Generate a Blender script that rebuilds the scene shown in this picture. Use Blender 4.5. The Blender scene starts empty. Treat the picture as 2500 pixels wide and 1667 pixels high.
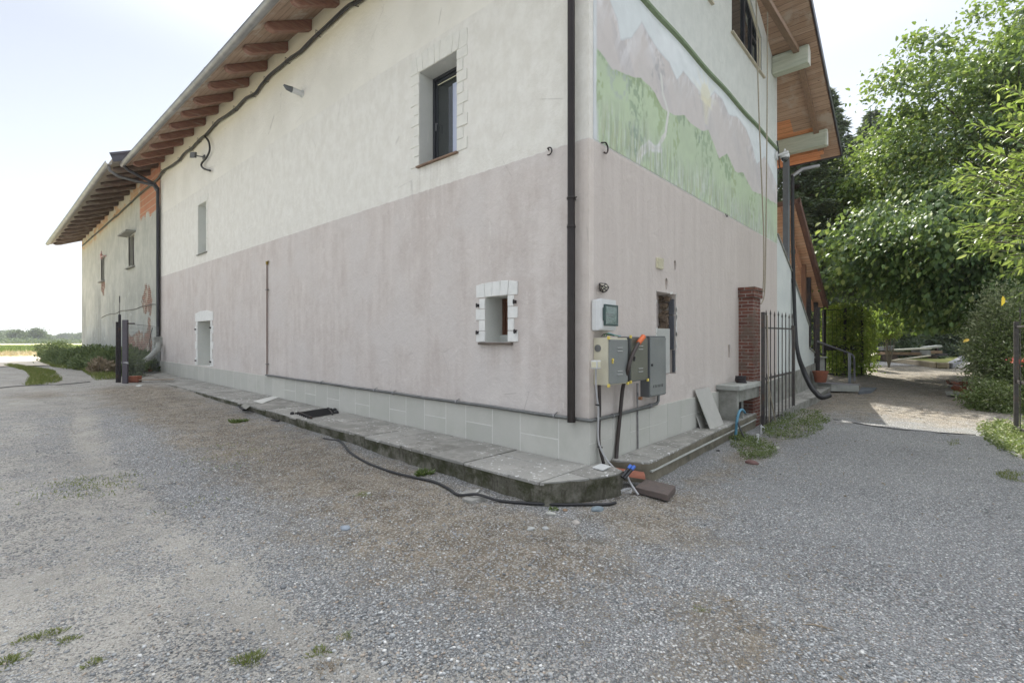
import bpy, bmesh, math, random
import numpy as np
from mathutils import Vector, Matrix
random.seed(7); rng = np.random.default_rng(11)
R = math.radians
C = bpy.context.scene
# ---------------------------------------------------------------- camera, sky, sun, exposure
YAW = R(48.28); F = 1195.0; CX, CY, CZ = -4.766, -3.069, 1.4
cam = bpy.data.cameras.new('camera'); cam.sensor_width = 36; cam.lens = F/2500*36
cam.clip_start = 0.05; cam.clip_end = 5000
co = bpy.data.objects.new('camera', cam); C.collection.objects.link(co)
co.location = (CX, CY, CZ); co.rotation_euler = (R(90), 0, -YAW); C.camera = co
C.render.resolution_x = 1024; C.render.resolution_y = 682
SAZ, SEL = math.atan2(.835, .55), R(55)
w = bpy.data.worlds.new('World'); C.world = w; w.use_nodes = True
nt = w.node_tree; sk = nt.nodes.new('ShaderNodeTexSky'); sk.sky_type = 'NISHITA'; sk.sun_disc = False
sk.sun_elevation = SEL; sk.sun_rotation = SAZ; sk.dust_density = 0.5; sk.air_density = 1.0; sk.ozone_density = 1.0
bgn = nt.nodes['Background']; bgn.inputs[1].default_value = 0.15
hs = nt.nodes.new('ShaderNodeHueSaturation'); hs.inputs['Saturation'].default_value = 0.22
# sky scaled by elevation: dimmed low down, boosted overhead to add light
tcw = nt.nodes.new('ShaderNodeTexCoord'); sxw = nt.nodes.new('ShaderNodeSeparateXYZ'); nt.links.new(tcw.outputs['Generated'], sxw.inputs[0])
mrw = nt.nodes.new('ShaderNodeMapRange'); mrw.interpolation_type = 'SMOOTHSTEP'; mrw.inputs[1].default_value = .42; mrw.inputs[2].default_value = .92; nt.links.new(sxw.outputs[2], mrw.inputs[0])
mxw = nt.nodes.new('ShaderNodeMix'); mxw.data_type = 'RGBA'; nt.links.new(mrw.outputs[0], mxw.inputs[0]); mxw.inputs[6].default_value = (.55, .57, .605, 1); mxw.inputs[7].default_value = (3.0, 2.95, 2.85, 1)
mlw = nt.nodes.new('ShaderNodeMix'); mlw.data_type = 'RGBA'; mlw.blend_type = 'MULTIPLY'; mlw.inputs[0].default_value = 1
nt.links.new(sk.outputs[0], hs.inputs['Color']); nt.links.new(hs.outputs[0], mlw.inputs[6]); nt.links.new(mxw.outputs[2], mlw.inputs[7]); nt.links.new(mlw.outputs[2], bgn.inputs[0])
sl = bpy.data.lights.new('sun', 'SUN'); sl.energy = 4.0; sl.angle = R(0.55); sl.color = (1, .95, .86)
so = bpy.data.objects.new('sun', sl); C.collection.objects.link(so)
sd = Vector((math.sin(SAZ)*math.cos(SEL), math.cos(SAZ)*math.cos(SEL), math.sin(SEL)))
so.rotation_euler = sd.to_track_quat('Z', 'Y').to_euler(); so.location = (20, 15, 30)
C.view_settings.view_transform = 'Standard'; C.view_settings.look = 'None'
C.view_settings.exposure = 1.08; C.view_settings.gamma = 1
# ---------------------------------------------------------------- measuring: picture point -> point on a real plane
def ray(px):
    o = (px-1250)/F
    return math.sin(YAW)+o*math.cos(YAW), math.cos(YAW)-o*math.sin(YAW)
def WL(px, py, x=0.0):
    dx, dy = ray(px); t = (x-CX)/dx
    return CY+dy*t, CZ+(833.5-py)/F*t
def WG(px, py, y=0.0):
    dx, dy = ray(px); t = (y-CY)/dy
    return CX+dx*t, CZ+(833.5-py)/F*t
def GR(px, py, z=-.25):
    t = (CZ-z)*F/(py-833.5); dx, dy = ray(px)
    return CX+dx*t, CY+dy*t
def AT(px, py, t):
    dx, dy = ray(px)
    return Vector((CX+dx*t, CY+dy*t, CZ+(833.5-py)/F*t))
def gz(x, y):
    a = np.clip(np.asarray(y, float)/16.0, 0, 1)*.56
    b = np.clip((np.asarray(x, float)-8)/17.0, 0, 1)*.5
    return np.minimum(.31, -.25+a+b)
def GG(px, py):
    z = -.25
    for _ in range(12): x, y = GR(px, py, z); z = .5*z+.5*float(gz(x, y))
    return x, y, z
# ---------------------------------------------------------------- helpers: objects
def tag(o, label=None, cat=None, group=None, kind=None):
    if label: o['label'] = label
    if cat: o['category'] = cat
    if group: o['group'] = group
    if kind: o['kind'] = kind
    return o
def thing(name, label, cat, loc=(0, 0, 0), group=None):
    o = bpy.data.objects.new(name, None); C.collection.objects.link(o); o.location = loc
    o.empty_display_size = .1
    return tag(o, label, cat, group)
def setpar(o, par):
    if par is not None:
        o.parent = par
        if par.type == 'EMPTY': o.matrix_parent_inverse = Matrix.Translation(-par.location)
class MB:
    def __init__(s): s.v = []; s.f = []; s.m = []
    def add(s, vs, fs, mi=0):
        b = len(s.v); s.v += [tuple(p) for p in vs]; s.f += [tuple(i+b for i in f) for f in fs]; s.m += [mi]*len(fs); return s
    def hexa(s, p, mi=0):
        return s.add(p, [(0, 3, 2, 1), (4, 5, 6, 7), (0, 1, 5, 4), (1, 2, 6, 5), (2, 3, 7, 6), (3, 0, 4, 7)], mi)
    def box(s, x0, x1, y0, y1, z0, z1, mi=0):
        return s.hexa([(x0, y0, z0), (x1, y0, z0), (x1, y1, z0), (x0, y1, z0), (x0, y0, z1), (x1, y0, z1), (x1, y1, z1), (x0, y1, z1)], mi)
    def obox(s, c, ax, ay, az, mi=0):
        c = Vector(c); ax = Vector(ax); ay = Vector(ay); az = Vector(az)
        return s.hexa([c-ax-ay-az, c+ax-ay-az, c+ax+ay-az, c-ax+ay-az, c-ax-ay+az, c+ax-ay+az, c+ax+ay+az, c-ax+ay+az], mi)
    def bar(s, a, b, w, h, up=(0, 0, 1), mi=0):
        a = Vector(a); b = Vector(b); d = (b-a)/2; u = Vector(up); sd_ = d.cross(u).normalized()*w/2; u2 = sd_.cross(d).normalized()*h/2
        return s.obox((a+b)/2, d, sd_, u2, mi)
    def prism(s, poly, vec, mi=0):
        n = len(poly); v = Vector(vec); P = [Vector(p) for p in poly]
        return s.add(P+[p+v for p in P], [tuple(range(n-1, -1, -1)), tuple(range(n, 2*n))]+[(i, (i+1) % n, (i+1) % n+n, i+n) for i in range(n)], mi)
    def tube(s, pts, r, n=8, cap=True, mi=0):
        P = [Vector(p) for p in pts]; rs = r if isinstance(r, (list, tuple)) else [r]*len(P)
        vs = []; fs = []; pu = None
        for i, p in enumerate(P):
            d = (P[min(i+1, len(P)-1)]-P[max(i-1, 0)]).normalized()
            if pu is None: pu = d.orthogonal().normalized()
            u = (pu-d*pu.dot(d))
            u = d.orthogonal().normalized() if u.length < 1e-5 else u.normalized()
            pu = u; q = d.cross(u)
            for k in range(n):
                a = 2*math.pi*k/n; vs.append(p+(u*math.cos(a)+q*math.sin(a))*rs[i])
        for i in range(len(P)-1):
            for k in range(n): fs.append((i*n+k, i*n+(k+1) % n, (i+1)*n+(k+1) % n, (i+1)*n+k))
        if cap: fs.append(tuple(range(n-1, -1, -1))); fs.append(tuple((len(P)-1)*n+k for k in range(n)))
        return s.add(vs, fs, mi)
    def lathe(s, c, prof, n=20, mi=0):
        c = Vector(c); vs = []; fs = []
        for r_, z_ in prof:
            for k in range(n): a = 2*math.pi*k/n; vs.append(c+Vector((r_*math.cos(a), r_*math.sin(a), z_)))
        for i in range(len(prof)-1):
            for k in range(n): fs.append((i*n+k, i*n+(k+1) % n, (i+1)*n+(k+1) % n, (i+1)*n+k))
        fs.append(tuple(range(n-1, -1, -1))); fs.append(tuple((len(prof)-1)*n+k for k in range(n)))
        return s.add(vs, fs, mi)
    def build(s, name, mats, par=None, bevel=0, smooth=False, seg=1, jit=0):
        me = bpy.data.meshes.new(name); me.from_pydata(s.v, [], s.f)
        mats = mats if isinstance(mats, (list, tuple)) else [mats]
        for m in mats: me.materials.append(m)
        if len(mats) > 1: me.polygons.foreach_set('material_index', s.m)
        bm = bmesh.new(); bm.from_mesh(me); bmesh.ops.recalc_face_normals(bm, faces=bm.faces)
        if bevel:
            ed = [e for e in bm.edges if len(e.link_faces) == 2 and e.calc_face_angle(0) > .5]
            bmesh.ops.bevel(bm, geom=ed, offset=bevel, segments=seg, affect='EDGES', clamp_overlap=True)
        if jit:
            for v in bm.verts: v.co += Vector((random.uniform(-jit, jit), random.uniform(-jit, jit), random.uniform(-jit, jit)))
        bm.to_mesh(me); bm.free()
        if smooth: me.shade_smooth(); me.set_sharp_from_angle(angle=R(40))
        o = bpy.data.objects.new(name, me); C.collection.objects.link(o); setpar(o, par)
        return o
def pieces(name, mats, par, fn, items, **k):
    r = []
    for it in items:
        m = MB(); fn(m, it); r.append(m.build(name, mats, par, **k))
    return r
def npmesh(name, verts, faces, mat, par=None, smooth=False, col=None):
    me = bpy.data.meshes.new(name); n, k = faces.shape
    me.vertices.add(len(verts)); me.vertices.foreach_set('co', np.ascontiguousarray(verts, dtype=np.float32).ravel())
    me.loops.add(n*k); me.loops.foreach_set('vertex_index', np.ascontiguousarray(faces, dtype=np.int32).ravel())
    me.polygons.add(n); me.polygons.foreach_set('loop_start', np.arange(0, n*k, k, dtype=np.int32))
    if smooth: me.polygons.foreach_set('use_smooth', np.ones(n, dtype=bool))
    me.update(calc_edges=True); me.materials.append(mat)
    if col is not None:
        for nm, arr in col.items():
            if arr.ndim == 1:
                a = me.attributes.new(nm, 'FLOAT', 'POINT'); a.data.foreach_set('value', arr.astype(np.float32))
            else:
                a = me.attributes.new(nm, 'FLOAT_COLOR', 'POINT'); a.data.foreach_set('color', np.c_[arr, np.ones(len(arr))].astype(np.float32).ravel())
    o = bpy.data.objects.new(name, me); C.collection.objects.link(o); setpar(o, par)
    return o
def dup(root, dloc, label=None):
    r = root.copy(); C.collection.objects.link(r); r.location = root.location+Vector(dloc)
    if label: r['label'] = label
    def rec(src, dst):
        for ch in [c for c in bpy.data.objects if c.parent == src]:
            c = ch.copy(); C.collection.objects.link(c); c.parent = dst; rec(ch, c)
    rec(root, r); return r
def boolcut(o, cutters, op='DIFFERENCE'):
    me = bpy.data.meshes.new('cut'); v = []; f = []
    for c in cutters:
        b = len(v); v += c.v; f += [tuple(i+b for i in q) for q in c.f]
    me.from_pydata(v, [], f)
    bm = bmesh.new(); bm.from_mesh(me); bmesh.ops.recalc_face_normals(bm, faces=bm.faces); bm.to_mesh(me); bm.free()
    k = bpy.data.objects.new('cut', me); C.collection.objects.link(k)
    md = o.modifiers.new('b', 'BOOLEAN'); md.operation = op; md.object = k; md.solver = 'EXACT'
    dg = bpy.context.evaluated_depsgraph_get(); nm = bpy.data.meshes.new_from_object(o.evaluated_get(dg))
    o.modifiers.clear(); o.data = nm
    bpy.data.objects.remove(k); bpy.data.meshes.remove(me)
# ---------------------------------------------------------------- helpers: noise in numpy
def vnoise(x, y, seed=0):
    xi = np.floor(x).astype(int); yi = np.floor(y).astype(int); fx = x-xi; fy = y-yi
    fx = fx*fx*(3-2*fx); fy = fy*fy*(3-2*fy)
    def h(a, b):
        n = (a*374761393+b*668265263+seed*974711) & 0x7fffffff
        n = ((n ^ (n >> 13))*1274126177) & 0x7fffffff
        return ((n ^ (n >> 16)) & 0xffff)/65535.0
    return (h(xi, yi)*(1-fx)+h(xi+1, yi)*fx)*(1-fy)+(h(xi, yi+1)*(1-fx)+h(xi+1, yi+1)*fx)*fy
def fbm(x, y, seed=0, o=4):
    s = 0; a = .5; t = 0
    for i in range(o): s = s+a*vnoise(x*2**i, y*2**i, seed+i*17); t += a; a *= .5
    return s/t
def sstep(a, b, x): t = np.clip((x-a)/(b-a), 0, 1); return t*t*(3-2*t)
# ---------------------------------------------------------------- materials
class NM:
    def __init__(s, name):
        s.m = bpy.data.materials.new(name); s.m.use_nodes = True; s.t = s.m.node_tree
        s.b = s.t.nodes['Principled BSDF']; s.out = s.t.nodes['Material Output']
        s.tc = s.n('ShaderNodeTexCoord'); s.P = s.tc.outputs['Object']
    def n(s, t, **k):
        q = s.t.nodes.new(t)
        for a, b in k.items(): setattr(q, a, b)
        return q
    def L(s, a, b): s.t.links.new(a, b)
    def inp(s, node, i, v):
        if isinstance(v, bpy.types.NodeSocket): s.L(v, node.inputs[i])
        elif isinstance(v, (tuple, list)) and len(v) == 3 and node.inputs[i].type == 'RGBA': node.inputs[i].default_value = (*v, 1)
        else: node.inputs[i].default_value = v
    def math(s, op, a, b=None, clamp=False):
        q = s.n('ShaderNodeMath', operation=op, use_clamp=clamp); s.inp(q, 0, a)
        if b is not None: s.inp(q, 1, b)
        return q.outputs[0]
    def mix(s, f, a, b, mode='MIX'):
        q = s.n('ShaderNodeMix', data_type='RGBA', blend_type=mode, clamp_factor=True)
        s.inp(q, 0, f); s.inp(q, 6, a); s.inp(q, 7, b); return q.outputs[2]
    def map(s, sc, loc=(0, 0, 0), src=None):
        q = s.n('ShaderNodeMapping'); s.L(src or s.P, q.inputs[0]); q.inputs[3].default_value = sc if isinstance(sc, tuple) else (sc,)*3
        q.inputs[1].default_value = loc; return q.outputs[0]
    def noise(s, sc=5, det=4, rough=.6, vec=None, dist=0, col=False):
        q = s.n('ShaderNodeTexNoise'); s.L(vec or s.P, q.inputs[0]); q.inputs['Scale'].default_value = sc; q.inputs['Detail'].default_value = det
        q.inputs['Roughness'].default_value = rough; q.inputs['Distortion'].default_value = dist; return q.outputs[1 if col else 0]
    def ramp(s, f, a, b):
        q = s.n('ShaderNodeMapRange', interpolation_type='SMOOTHSTEP'); s.inp(q, 0, f); q.inputs[1].default_value = a; q.inputs[2].default_value = b; return q.outputs[0]
    def xyz(s, src=None):
        q = s.n('ShaderNodeSeparateXYZ'); s.L(src or s.P, q.inputs[0]); return q.outputs
    def voro(s, sc, vec=None, feat='F1', rnd=1):
        q = s.n('ShaderNodeTexVoronoi', feature=feat); s.L(vec or s.P, q.inputs[0]); q.inputs['Scale'].default_value = sc; q.inputs['Randomness'].default_value = rnd; return q.outputs
    def bump(s, h, st=.3, d=.01):
        q = s.n('ShaderNodeBump'); q.inputs[0].default_value = st; q.inputs[1].default_value = d; s.L(h, q.inputs['Height']); s.L(q.outputs[0], s.b.inputs['Normal']); return q
    def isl(s): return s.n('ShaderNodeNewGeometry').outputs['Random Per Island']
    def attr(s, nm): q = s.n('ShaderNodeAttribute', attribute_name=nm); return q
    def fin(s, col, rough=.8, metal=0, spec=None):
        s.inp(s.b, 'Base Color', col); s.inp(s.b, 'Roughness', rough); s.inp(s.b, 'Metallic', metal)
        if spec is not None: s.b.inputs['Specular IOR Level'].default_value = spec
        return s.m
def simple(name, c1, c2=None, sc=8, rough=.7, metal=0, bump=.2, bd=.004, st=(1, 1, 1), spec=None, dirt=None):
    q = NM(name); c2 = c2 or tuple(v*.7 for v in c1)
    v = q.map(st); n = q.noise(sc, 5, .65, v)
    col = q.mix(q.ramp(n, .3, .7), c1, c2)
    if dirt: col = q.mix(q.ramp(q.noise(sc*.37, 4, .7, v), .52, .72), col, dirt)
    if bump: q.bump(q.noise(sc*5, 4, .6, v), bump, bd)
    return q.fin(col, rough, metal, spec)
def leafmat(name, c1, c2, trans=.35, rough=.45, c3=None):
    q = NM(name); r = q.isl(); col = q.mix(r, c1, c2)
    if c3: col = q.mix(q.ramp(r, .86, .98), col, c3)
    q.fin(col, rough, 0, .35)
    tr = q.n('ShaderNodeBsdfTranslucent'); q.L(q.mix(.5, col, (.30, .40, .05)), tr.inputs[0])
    mx = q.n('ShaderNodeMixShader'); mx.inputs[0].default_value = trans
    q.L(q.b.outputs[0], mx.inputs[1]); q.L(tr.outputs[0], mx.inputs[2]); q.L(mx.outputs[0], q.out.inputs[0])
    return q.m
M = {}
# house plaster: pink dado below, cream bands above
def plaster():
    q = NM('house_plaster'); x, y, z = q.xyz()
    streak = q.noise(1, 6, .65, q.map((5, 5, .55))); blot = q.noise(.9, 5, .6); fine = q.noise(14, 5, .7); mid = q.noise(4.6, 7, .72, q.map((1, 1, .8)))
    zj = q.math('ADD', z, q.math('MULTIPLY', q.math('SUBTRACT', fine, .5), .05))
    pink = q.mix(q.ramp(q.math('ADD', q.math('MULTIPLY', streak, .45), q.math('MULTIPLY', q.noise(2.4, 7, .72, q.map((1, 1, .75))), .55)), .38, .62), (.50, .448, .415), (.595, .548, .512))
    pink = q.mix(q.ramp(blot, .42, .68), pink, (.57, .53, .50))
    pink = q.mix(q.math('MULTIPLY', q.ramp(mid, .56, .74), .6), pink, (.66, .62, .59))
    crm = q.mix(q.ramp(mid, .36, .66), (.66, .64, .58), (.73, .715, .66))
    crm = q.mix(q.math('MULTIPLY', q.ramp(streak, .5, .75), .25), crm, (.60, .575, .50))
    up = q.mix(q.ramp(blot, .35, .65), (.69, .67, .60), (.76, .74, .67))
    up = q.mix(q.ramp(z, 6.9, 7.7), up, (.75, .71, .54))
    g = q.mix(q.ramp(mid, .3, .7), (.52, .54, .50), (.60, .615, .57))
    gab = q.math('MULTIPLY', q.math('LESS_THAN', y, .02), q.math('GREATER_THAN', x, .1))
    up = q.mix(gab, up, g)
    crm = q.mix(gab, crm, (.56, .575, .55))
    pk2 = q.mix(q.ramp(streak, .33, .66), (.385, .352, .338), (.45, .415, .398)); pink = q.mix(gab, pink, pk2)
    annex = q.math('GREATER_THAN', x, 8.235)
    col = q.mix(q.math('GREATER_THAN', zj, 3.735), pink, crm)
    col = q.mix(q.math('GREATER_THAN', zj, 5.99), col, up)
    # thin pale lips where one band of render stops on the next
    ln = q.math('LESS_THAN', q.math('ABSOLUTE', q.math('SUBTRACT', zj, 3.738)), .007)
    col = q.mix(q.math('MULTIPLY', ln, .6), col, (.68, .66, .62))
    rv = q.math('MULTIPLY', q.math('GREATER_THAN', x, .004), q.math('MULTIPLY', q.math('LESS_THAN', x, .6), q.math('GREATER_THAN', y, .3))); col = q.mix(rv, col, (.60, .61, .57))
    # corner strip, warmer and paler
    cn = q.math('MULTIPLY', q.ramp(y, .28, .0), q.math('LESS_THAN', zj, 3.73)); col = q.mix(q.math('MULTIPLY', cn, .45), col, (.66, .59, .52))
    damp = q.math('MULTIPLY', q.ramp(z, 1.25, .45), q.ramp(q.noise(2.2, 5, .7), .42, .7)); col = q.mix(q.math('MULTIPLY', damp, .5), col, (.67, .63, .585))
    dr = q.noise(1, 7, .75, q.map((26, 26, 1.1))); col = q.mix(q.math('MULTIPLY', q.ramp(dr, .57, .70), .10), col, (.42, .37, .33)); col = q.mix(q.math('MULTIPLY', q.ramp(q.noise(1, 6, .7, q.map((9, 9, 2.2))), .60, .70), .35), col, (.76, .73, .68))
    for (ya, yb, zt, ln) in ((2.2, 3.2, 4.12, .9), (1.1, 1.8, 1.36, .7), (13.0, 14.4, 4.4, .8), (-.02, .3, 3.7, 2.5)):
        mk = q.math('MULTIPLY', q.math('MULTIPLY', q.ramp(y, ya-.05, ya+.08), q.ramp(y, yb+.05, yb-.08)), q.math('MULTIPLY', q.math('LESS_THAN', z, zt), q.ramp(z, zt-ln, zt))); mk = q.math('MULTIPLY', mk, q.ramp(q.noise(1, 5, .7, q.map((11, 11, .5))), .42, .66)); col = q.mix(q.math('MULTIPLY', mk, .25), col, (.30, .26, .22))
    hc = q.voro(.8, q.map(1.0, src=None), 'DISTANCE_TO_EDGE'); col = q.mix(q.math('MULTIPLY', q.math('MULTIPLY', q.ramp(hc[0], .006, .0), q.ramp(q.noise(1.3, 3, .6), .56, .64)), .35), col, (.25, .23, .21))
    col = q.mix(.16, col, q.mix(fine, (.3, .3, .3), (.8, .8, .8)), 'OVERLAY')
    h = q.math('ADD', q.math('MULTIPLY', q.noise(22, 6, .7), .6), q.math('MULTIPLY', q.noise(5, 4, .6, dist=.6), 1.2)); q.bump(h, .5, .022)
    return q.fin(col, .93, 0, .2)
M['plaster'] = plaster()
def stonepanel():
    q = NM('plinth_stone'); r = q.isl()
    c = q.mix(r, (.44, .44, .40), (.50, .495, .45)); c = q.mix(q.math('MULTIPLY', q.ramp(q.noise(2.5, 5, .65), .4, .7), .6), c, (.42, .425, .375))
    c = q.mix(.12, c, q.mix(q.noise(40, 4, .7), (.2, .2, .2), (.9, .9, .9)), 'OVERLAY'); q.bump(q.noise(30, 5, .6), .15, .004)
    return q.fin(c, .75, 0, .3)
M['plinth'] = stonepanel()
M['mortar'] = simple('pale_mortar', (.62, .615, .58), (.55, .55, .51), 12)
def flag():
    q = NM('walkway_stone'); r = q.isl(); x, y, z = q.xyz()
    c = q.mix(r, (.19, .185, .165), (.30, .295, .27)); c = q.mix(q.ramp(q.noise(3, 6, .7), .42, .68), c, (.345, .335, .305))
    c = q.mix(q.math('MULTIPLY', q.ramp(q.noise(7, 6, .75), .56, .70), .65), c, (.13, .12, .10))
    spots = q.math('MULTIPLY', q.ramp(q.noise(17, 4, .6), .60, .66), q.ramp(q.noise(1.1, 2, .5), .38, .55)); c = q.mix(spots, c, (.62, .62, .6))
    q.bump(q.noise(12, 7, .7, q.map((1, 2.2, 1))), .6, .012)
    return q.fin(c, .85, 0, .3)
M['flag'] = flag()
def kerb():
    q = NM('mossy_concrete'); x, y, z = q.xyz()
    c = q.mix(q.ramp(q.noise(4, 6, .7), .35, .65), (.12, .115, .09), (.22, .21, .175))
    ms = q.math('MULTIPLY', q.ramp(q.noise(2.3, 6, .75), .42, .60), .85); c = q.mix(ms, c, (.045, .05, .022))
    st = q.noise(1, 5, .7, q.map((16, 16, 2.0))); c = q.mix(q.math('MULTIPLY', q.ramp(st, .5, .65), .7), c, (.06, .055, .04))
    q.bump(q.noise(14, 7, .75), .8, .03)
    return q.fin(c, .95, 0, .15)
M['kerb'] = kerb()
M['concrete'] = simple('worn_concrete', (.30, .30, .27), (.20, .20, .175), 5, .9, bump=.5, bd=.01, dirt=(.12, .125, .095))
M['pale_concrete'] = simple('pale_concrete', (.40, .41, .38), (.30, .31, .285), 5, .9, bump=.4, bd=.01, dirt=(.22, .22, .19))
M['white_stone'] = simple('white_quoin_paint', (.74, .74, .71), (.67, .675, .65), 9, .85, bump=.35, bd=.006)
M['soft_stone'] = simple('cream_quoin_paint', (.70, .69, .63), (.65, .64, .585), 9, .9, bump=.4, bd=.006)
M['reveal'] = simple('reveal_plaster', (.47, .48, .45), (.41, .42, .40), 6, .9)
M['white_plaster'] = simple('white_side_plaster', (.60, .63, .60), (.52, .56, .54), 1.5, .9, bump=.3, bd=.01)
M['pipe_brown'] = simple('brown_downpipe', (.040, .033, .031), (.03, .026, .025), 3, .38, .6, 0)
M['pipe_blue'] = simple('dark_downpipe', (.055, .055, .062), (.04, .04, .045), 3, .35, .5, 0)
M['zinc'] = simple('zinc_gutter', (.33, .33, .33), (.24, .24, .245), 2.5, .5, .6, .1)
M['zinc_dark'] = simple('dull_zinc', (.17, .17, .17), (.12, .12, .12), 3, .5, .6, .1)
M['galv'] = simple('galvanised_pipe', (.20, .205, .20), (.14, .145, .14), 7, .5, .7, .1)
M['black'] = simple('black_plastic', (.022, .022, .024), (.016, .016, .017), 6, .5, 0, 0)
M['dark_iron'] = simple('dark_iron', (.055, .05, .052), (.035, .032, .034), 12, .6, .5, .2, dirt=(.09, .055, .04))
M['gate_iron'] = simple('weathered_gate_iron', (.10, .092, .085), (.065, .06, .058), 12, .7, .3, .2, dirt=(.13, .085, .06))
M['grey_iron'] = simple('grey_painted_steel', (.19, .205, .22), (.16, .175, .19), 5, .5, .2, .1)
M['white_plastic'] = simple('white_plastic', (.62, .63, .62), (.55, .56, .55), 4, .4, 0, 0)
M['cream_plastic'] = simple('cream_plastic', (.62, .59, .42), (.58, .55, .40), 4, .45, 0, 0)
M['steel'] = simple('grey_sheet_steel', (.235, .25, .24), (.19, .205, .20), 1.7, .42, .3, .05, dirt=(.34, .335, .29))
M['steel_dark'] = simple('dark_sheet_steel', (.15, .16, .165), (.12, .13, .135), 2, .45, .4, .05)
M['beige'] = simple('beige_enamel', (.56, .53, .40), (.50, .47, .36), 3, .5, 0, .05)
M['yellow'] = simple('yellow_clip', (.75, .60, .12), (.65, .5, .1), 6, .5, 0, 0)
M['orange'] = simple('orange_cap', (.75, .17, .05), (.65, .14, .04), 6, .5, 0, 0)
M['blue'] = simple('blue_cap', (.05, .16, .55), (.04, .12, .45), 6, .45, 0, 0)
M['blue_pipe'] = simple('blue_water_pipe', (.10, .27, .38), (.08, .22, .31), 9, .4, 0, 0)
M['grey_cable'] = simple('grey_cable', (.42, .42, .42), (.35, .35, .35), 6, .5, 0, 0)
M['terracotta'] = simple('terracotta', (.30, .105, .06), (.21, .08, .05), 6, .85, bump=.4, dirt=(.20, .17, .13))
M['paver'] = simple('brown_paver', (.125, .098, .085), (.095, .078, .07), 16, .95, bump=.5, bd=.006)
M['tile'] = simple('grey_porcelain_tile', (.44, .43, .395), (.40, .395, .36), 5, .6, bump=.1)
M['rope'] = simple('tan_rope', (.36, .32, .24), (.28, .25, .19), 30, .9)
M['glass'] = NM('window_glass').fin((.03, .035, .035), .04, 0, .9)
M['frame'] = simple('anthracite_frame', (.045, .048, .055), (.04, .042, .048), 4, .4, .3, 0)
M['dark'] = simple('niche_shade', (.018, .018, .016), (.012, .012, .011), 4, .9, 0, 0)
M['curtain'] = simple('pale_curtain', (.50, .54, .66), (.40, .44, .56), 1, .8, 0, 0, st=(30, 30, .2))
M['wood_red'] = simple('brown_window_wood', (.15, .065, .035), (.09, .04, .022), 3, .6, bump=.3, st=(6, 6, 1))
M['lamp_glass'] = simple('frosted_lamp_glass', (.55, .52, .42), (.5, .47, .38), 6, .25, 0, 0)
def planks(name, c1, c2, wd=.12, axis=0, grain=(3, 60, 3), gap=.06, c3=None):
    q = NM(name); a = q.xyz()[axis]; s = q.math('DIVIDE', a, wd); fl = q.math('FLOOR', s); fr = q.math('FRACT', s)
    wn = q.n('ShaderNodeTexWhiteNoise', noise_dimensions='1D'); q.L(fl, wn.inputs['W'])
    c = q.mix(wn.outputs[0], c1, c2); g = q.noise(1, 6, .7, q.map(tuple(60 if i == axis else (2.2 if i == 1-axis else 20) for i in range(3))))
    c = q.mix(q.math('MULTIPLY', q.ramp(g, .42, .68), .6), c, tuple(v*.5 for v in c1))
    kn = q.voro(2.3, q.map(tuple(3.0 if i == axis else 1.0 for i in range(3))))[0]; c = q.mix(q.ramp(kn, .07, .04), c, tuple(v*.25 for v in c1))
    gp = q.math('LESS_THAN', fr, gap); c = q.mix(q.math('MULTIPLY', gp, .85), c, tuple(v*.22 for v in c1))
    if c3: c = q.mix(q.ramp(q.noise(1.6, 5, .7), .5, .66), c, c3)
    q.bump(q.math('SUBTRACT', 1, gp), .6, .01)
    return q.fin(c, .75, 0, .25)
M['soffit'] = planks('gable_soffit_boards', (.36, .24, .165), (.46, .325, .235), c3=(.42, .34, .27))
M['soffit_new'] = planks('orange_boards', (.60, .26, .12), (.66, .33, .17))
M['soffit_old'] = planks('eave_boards', (.34, .24, .18), (.45, .33, .25), .14, 0, c3=(.48, .42, .36))
M['rafter'] = simple('brown_rafter', (.29, .155, .11), (.19, .095, .07), 4, .75, bump=.5, st=(1, 8, 8), dirt=(.34, .27, .21))
M['rafter_g'] = simple('weathered_rafter', (.26, .17, .11), (.19, .125, .085), 4, .8, bump=.4, st=(1, 8, 8))
M['rafter_old'] = simple('grey_old_rafter', (.18, .13, .10), (.11, .085, .07), 4, .9, bump=.6, st=(1, 8, 8), dirt=(.30, .26, .22))
M['purlin'] = simple('whitewashed_beam', (.50, .52, .42), (.40, .43, .34), 2.2, .8, bump=.3, st=(8, .8, 8), dirt=(.27, .29, .22))
M['purlin_end'] = simple('whitewashed_beam_end', (.68, .68, .62), (.6, .6, .55), 5, .8)
M['roof'] = simple('roof_tiles', (.24, .13, .09), (.17, .10, .08), 5, .9, bump=.5)
M['fascia'] = simple('dark_flashing', (.10, .10, .115), (.08, .08, .09), 2, .45, .6, 0)
M['green_mould'] = simple('mossy_green_moulding', (.21, .27, .17), (.15, .20, .11), 4, .9, bump=.4, st=(2, 2, 8))
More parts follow.
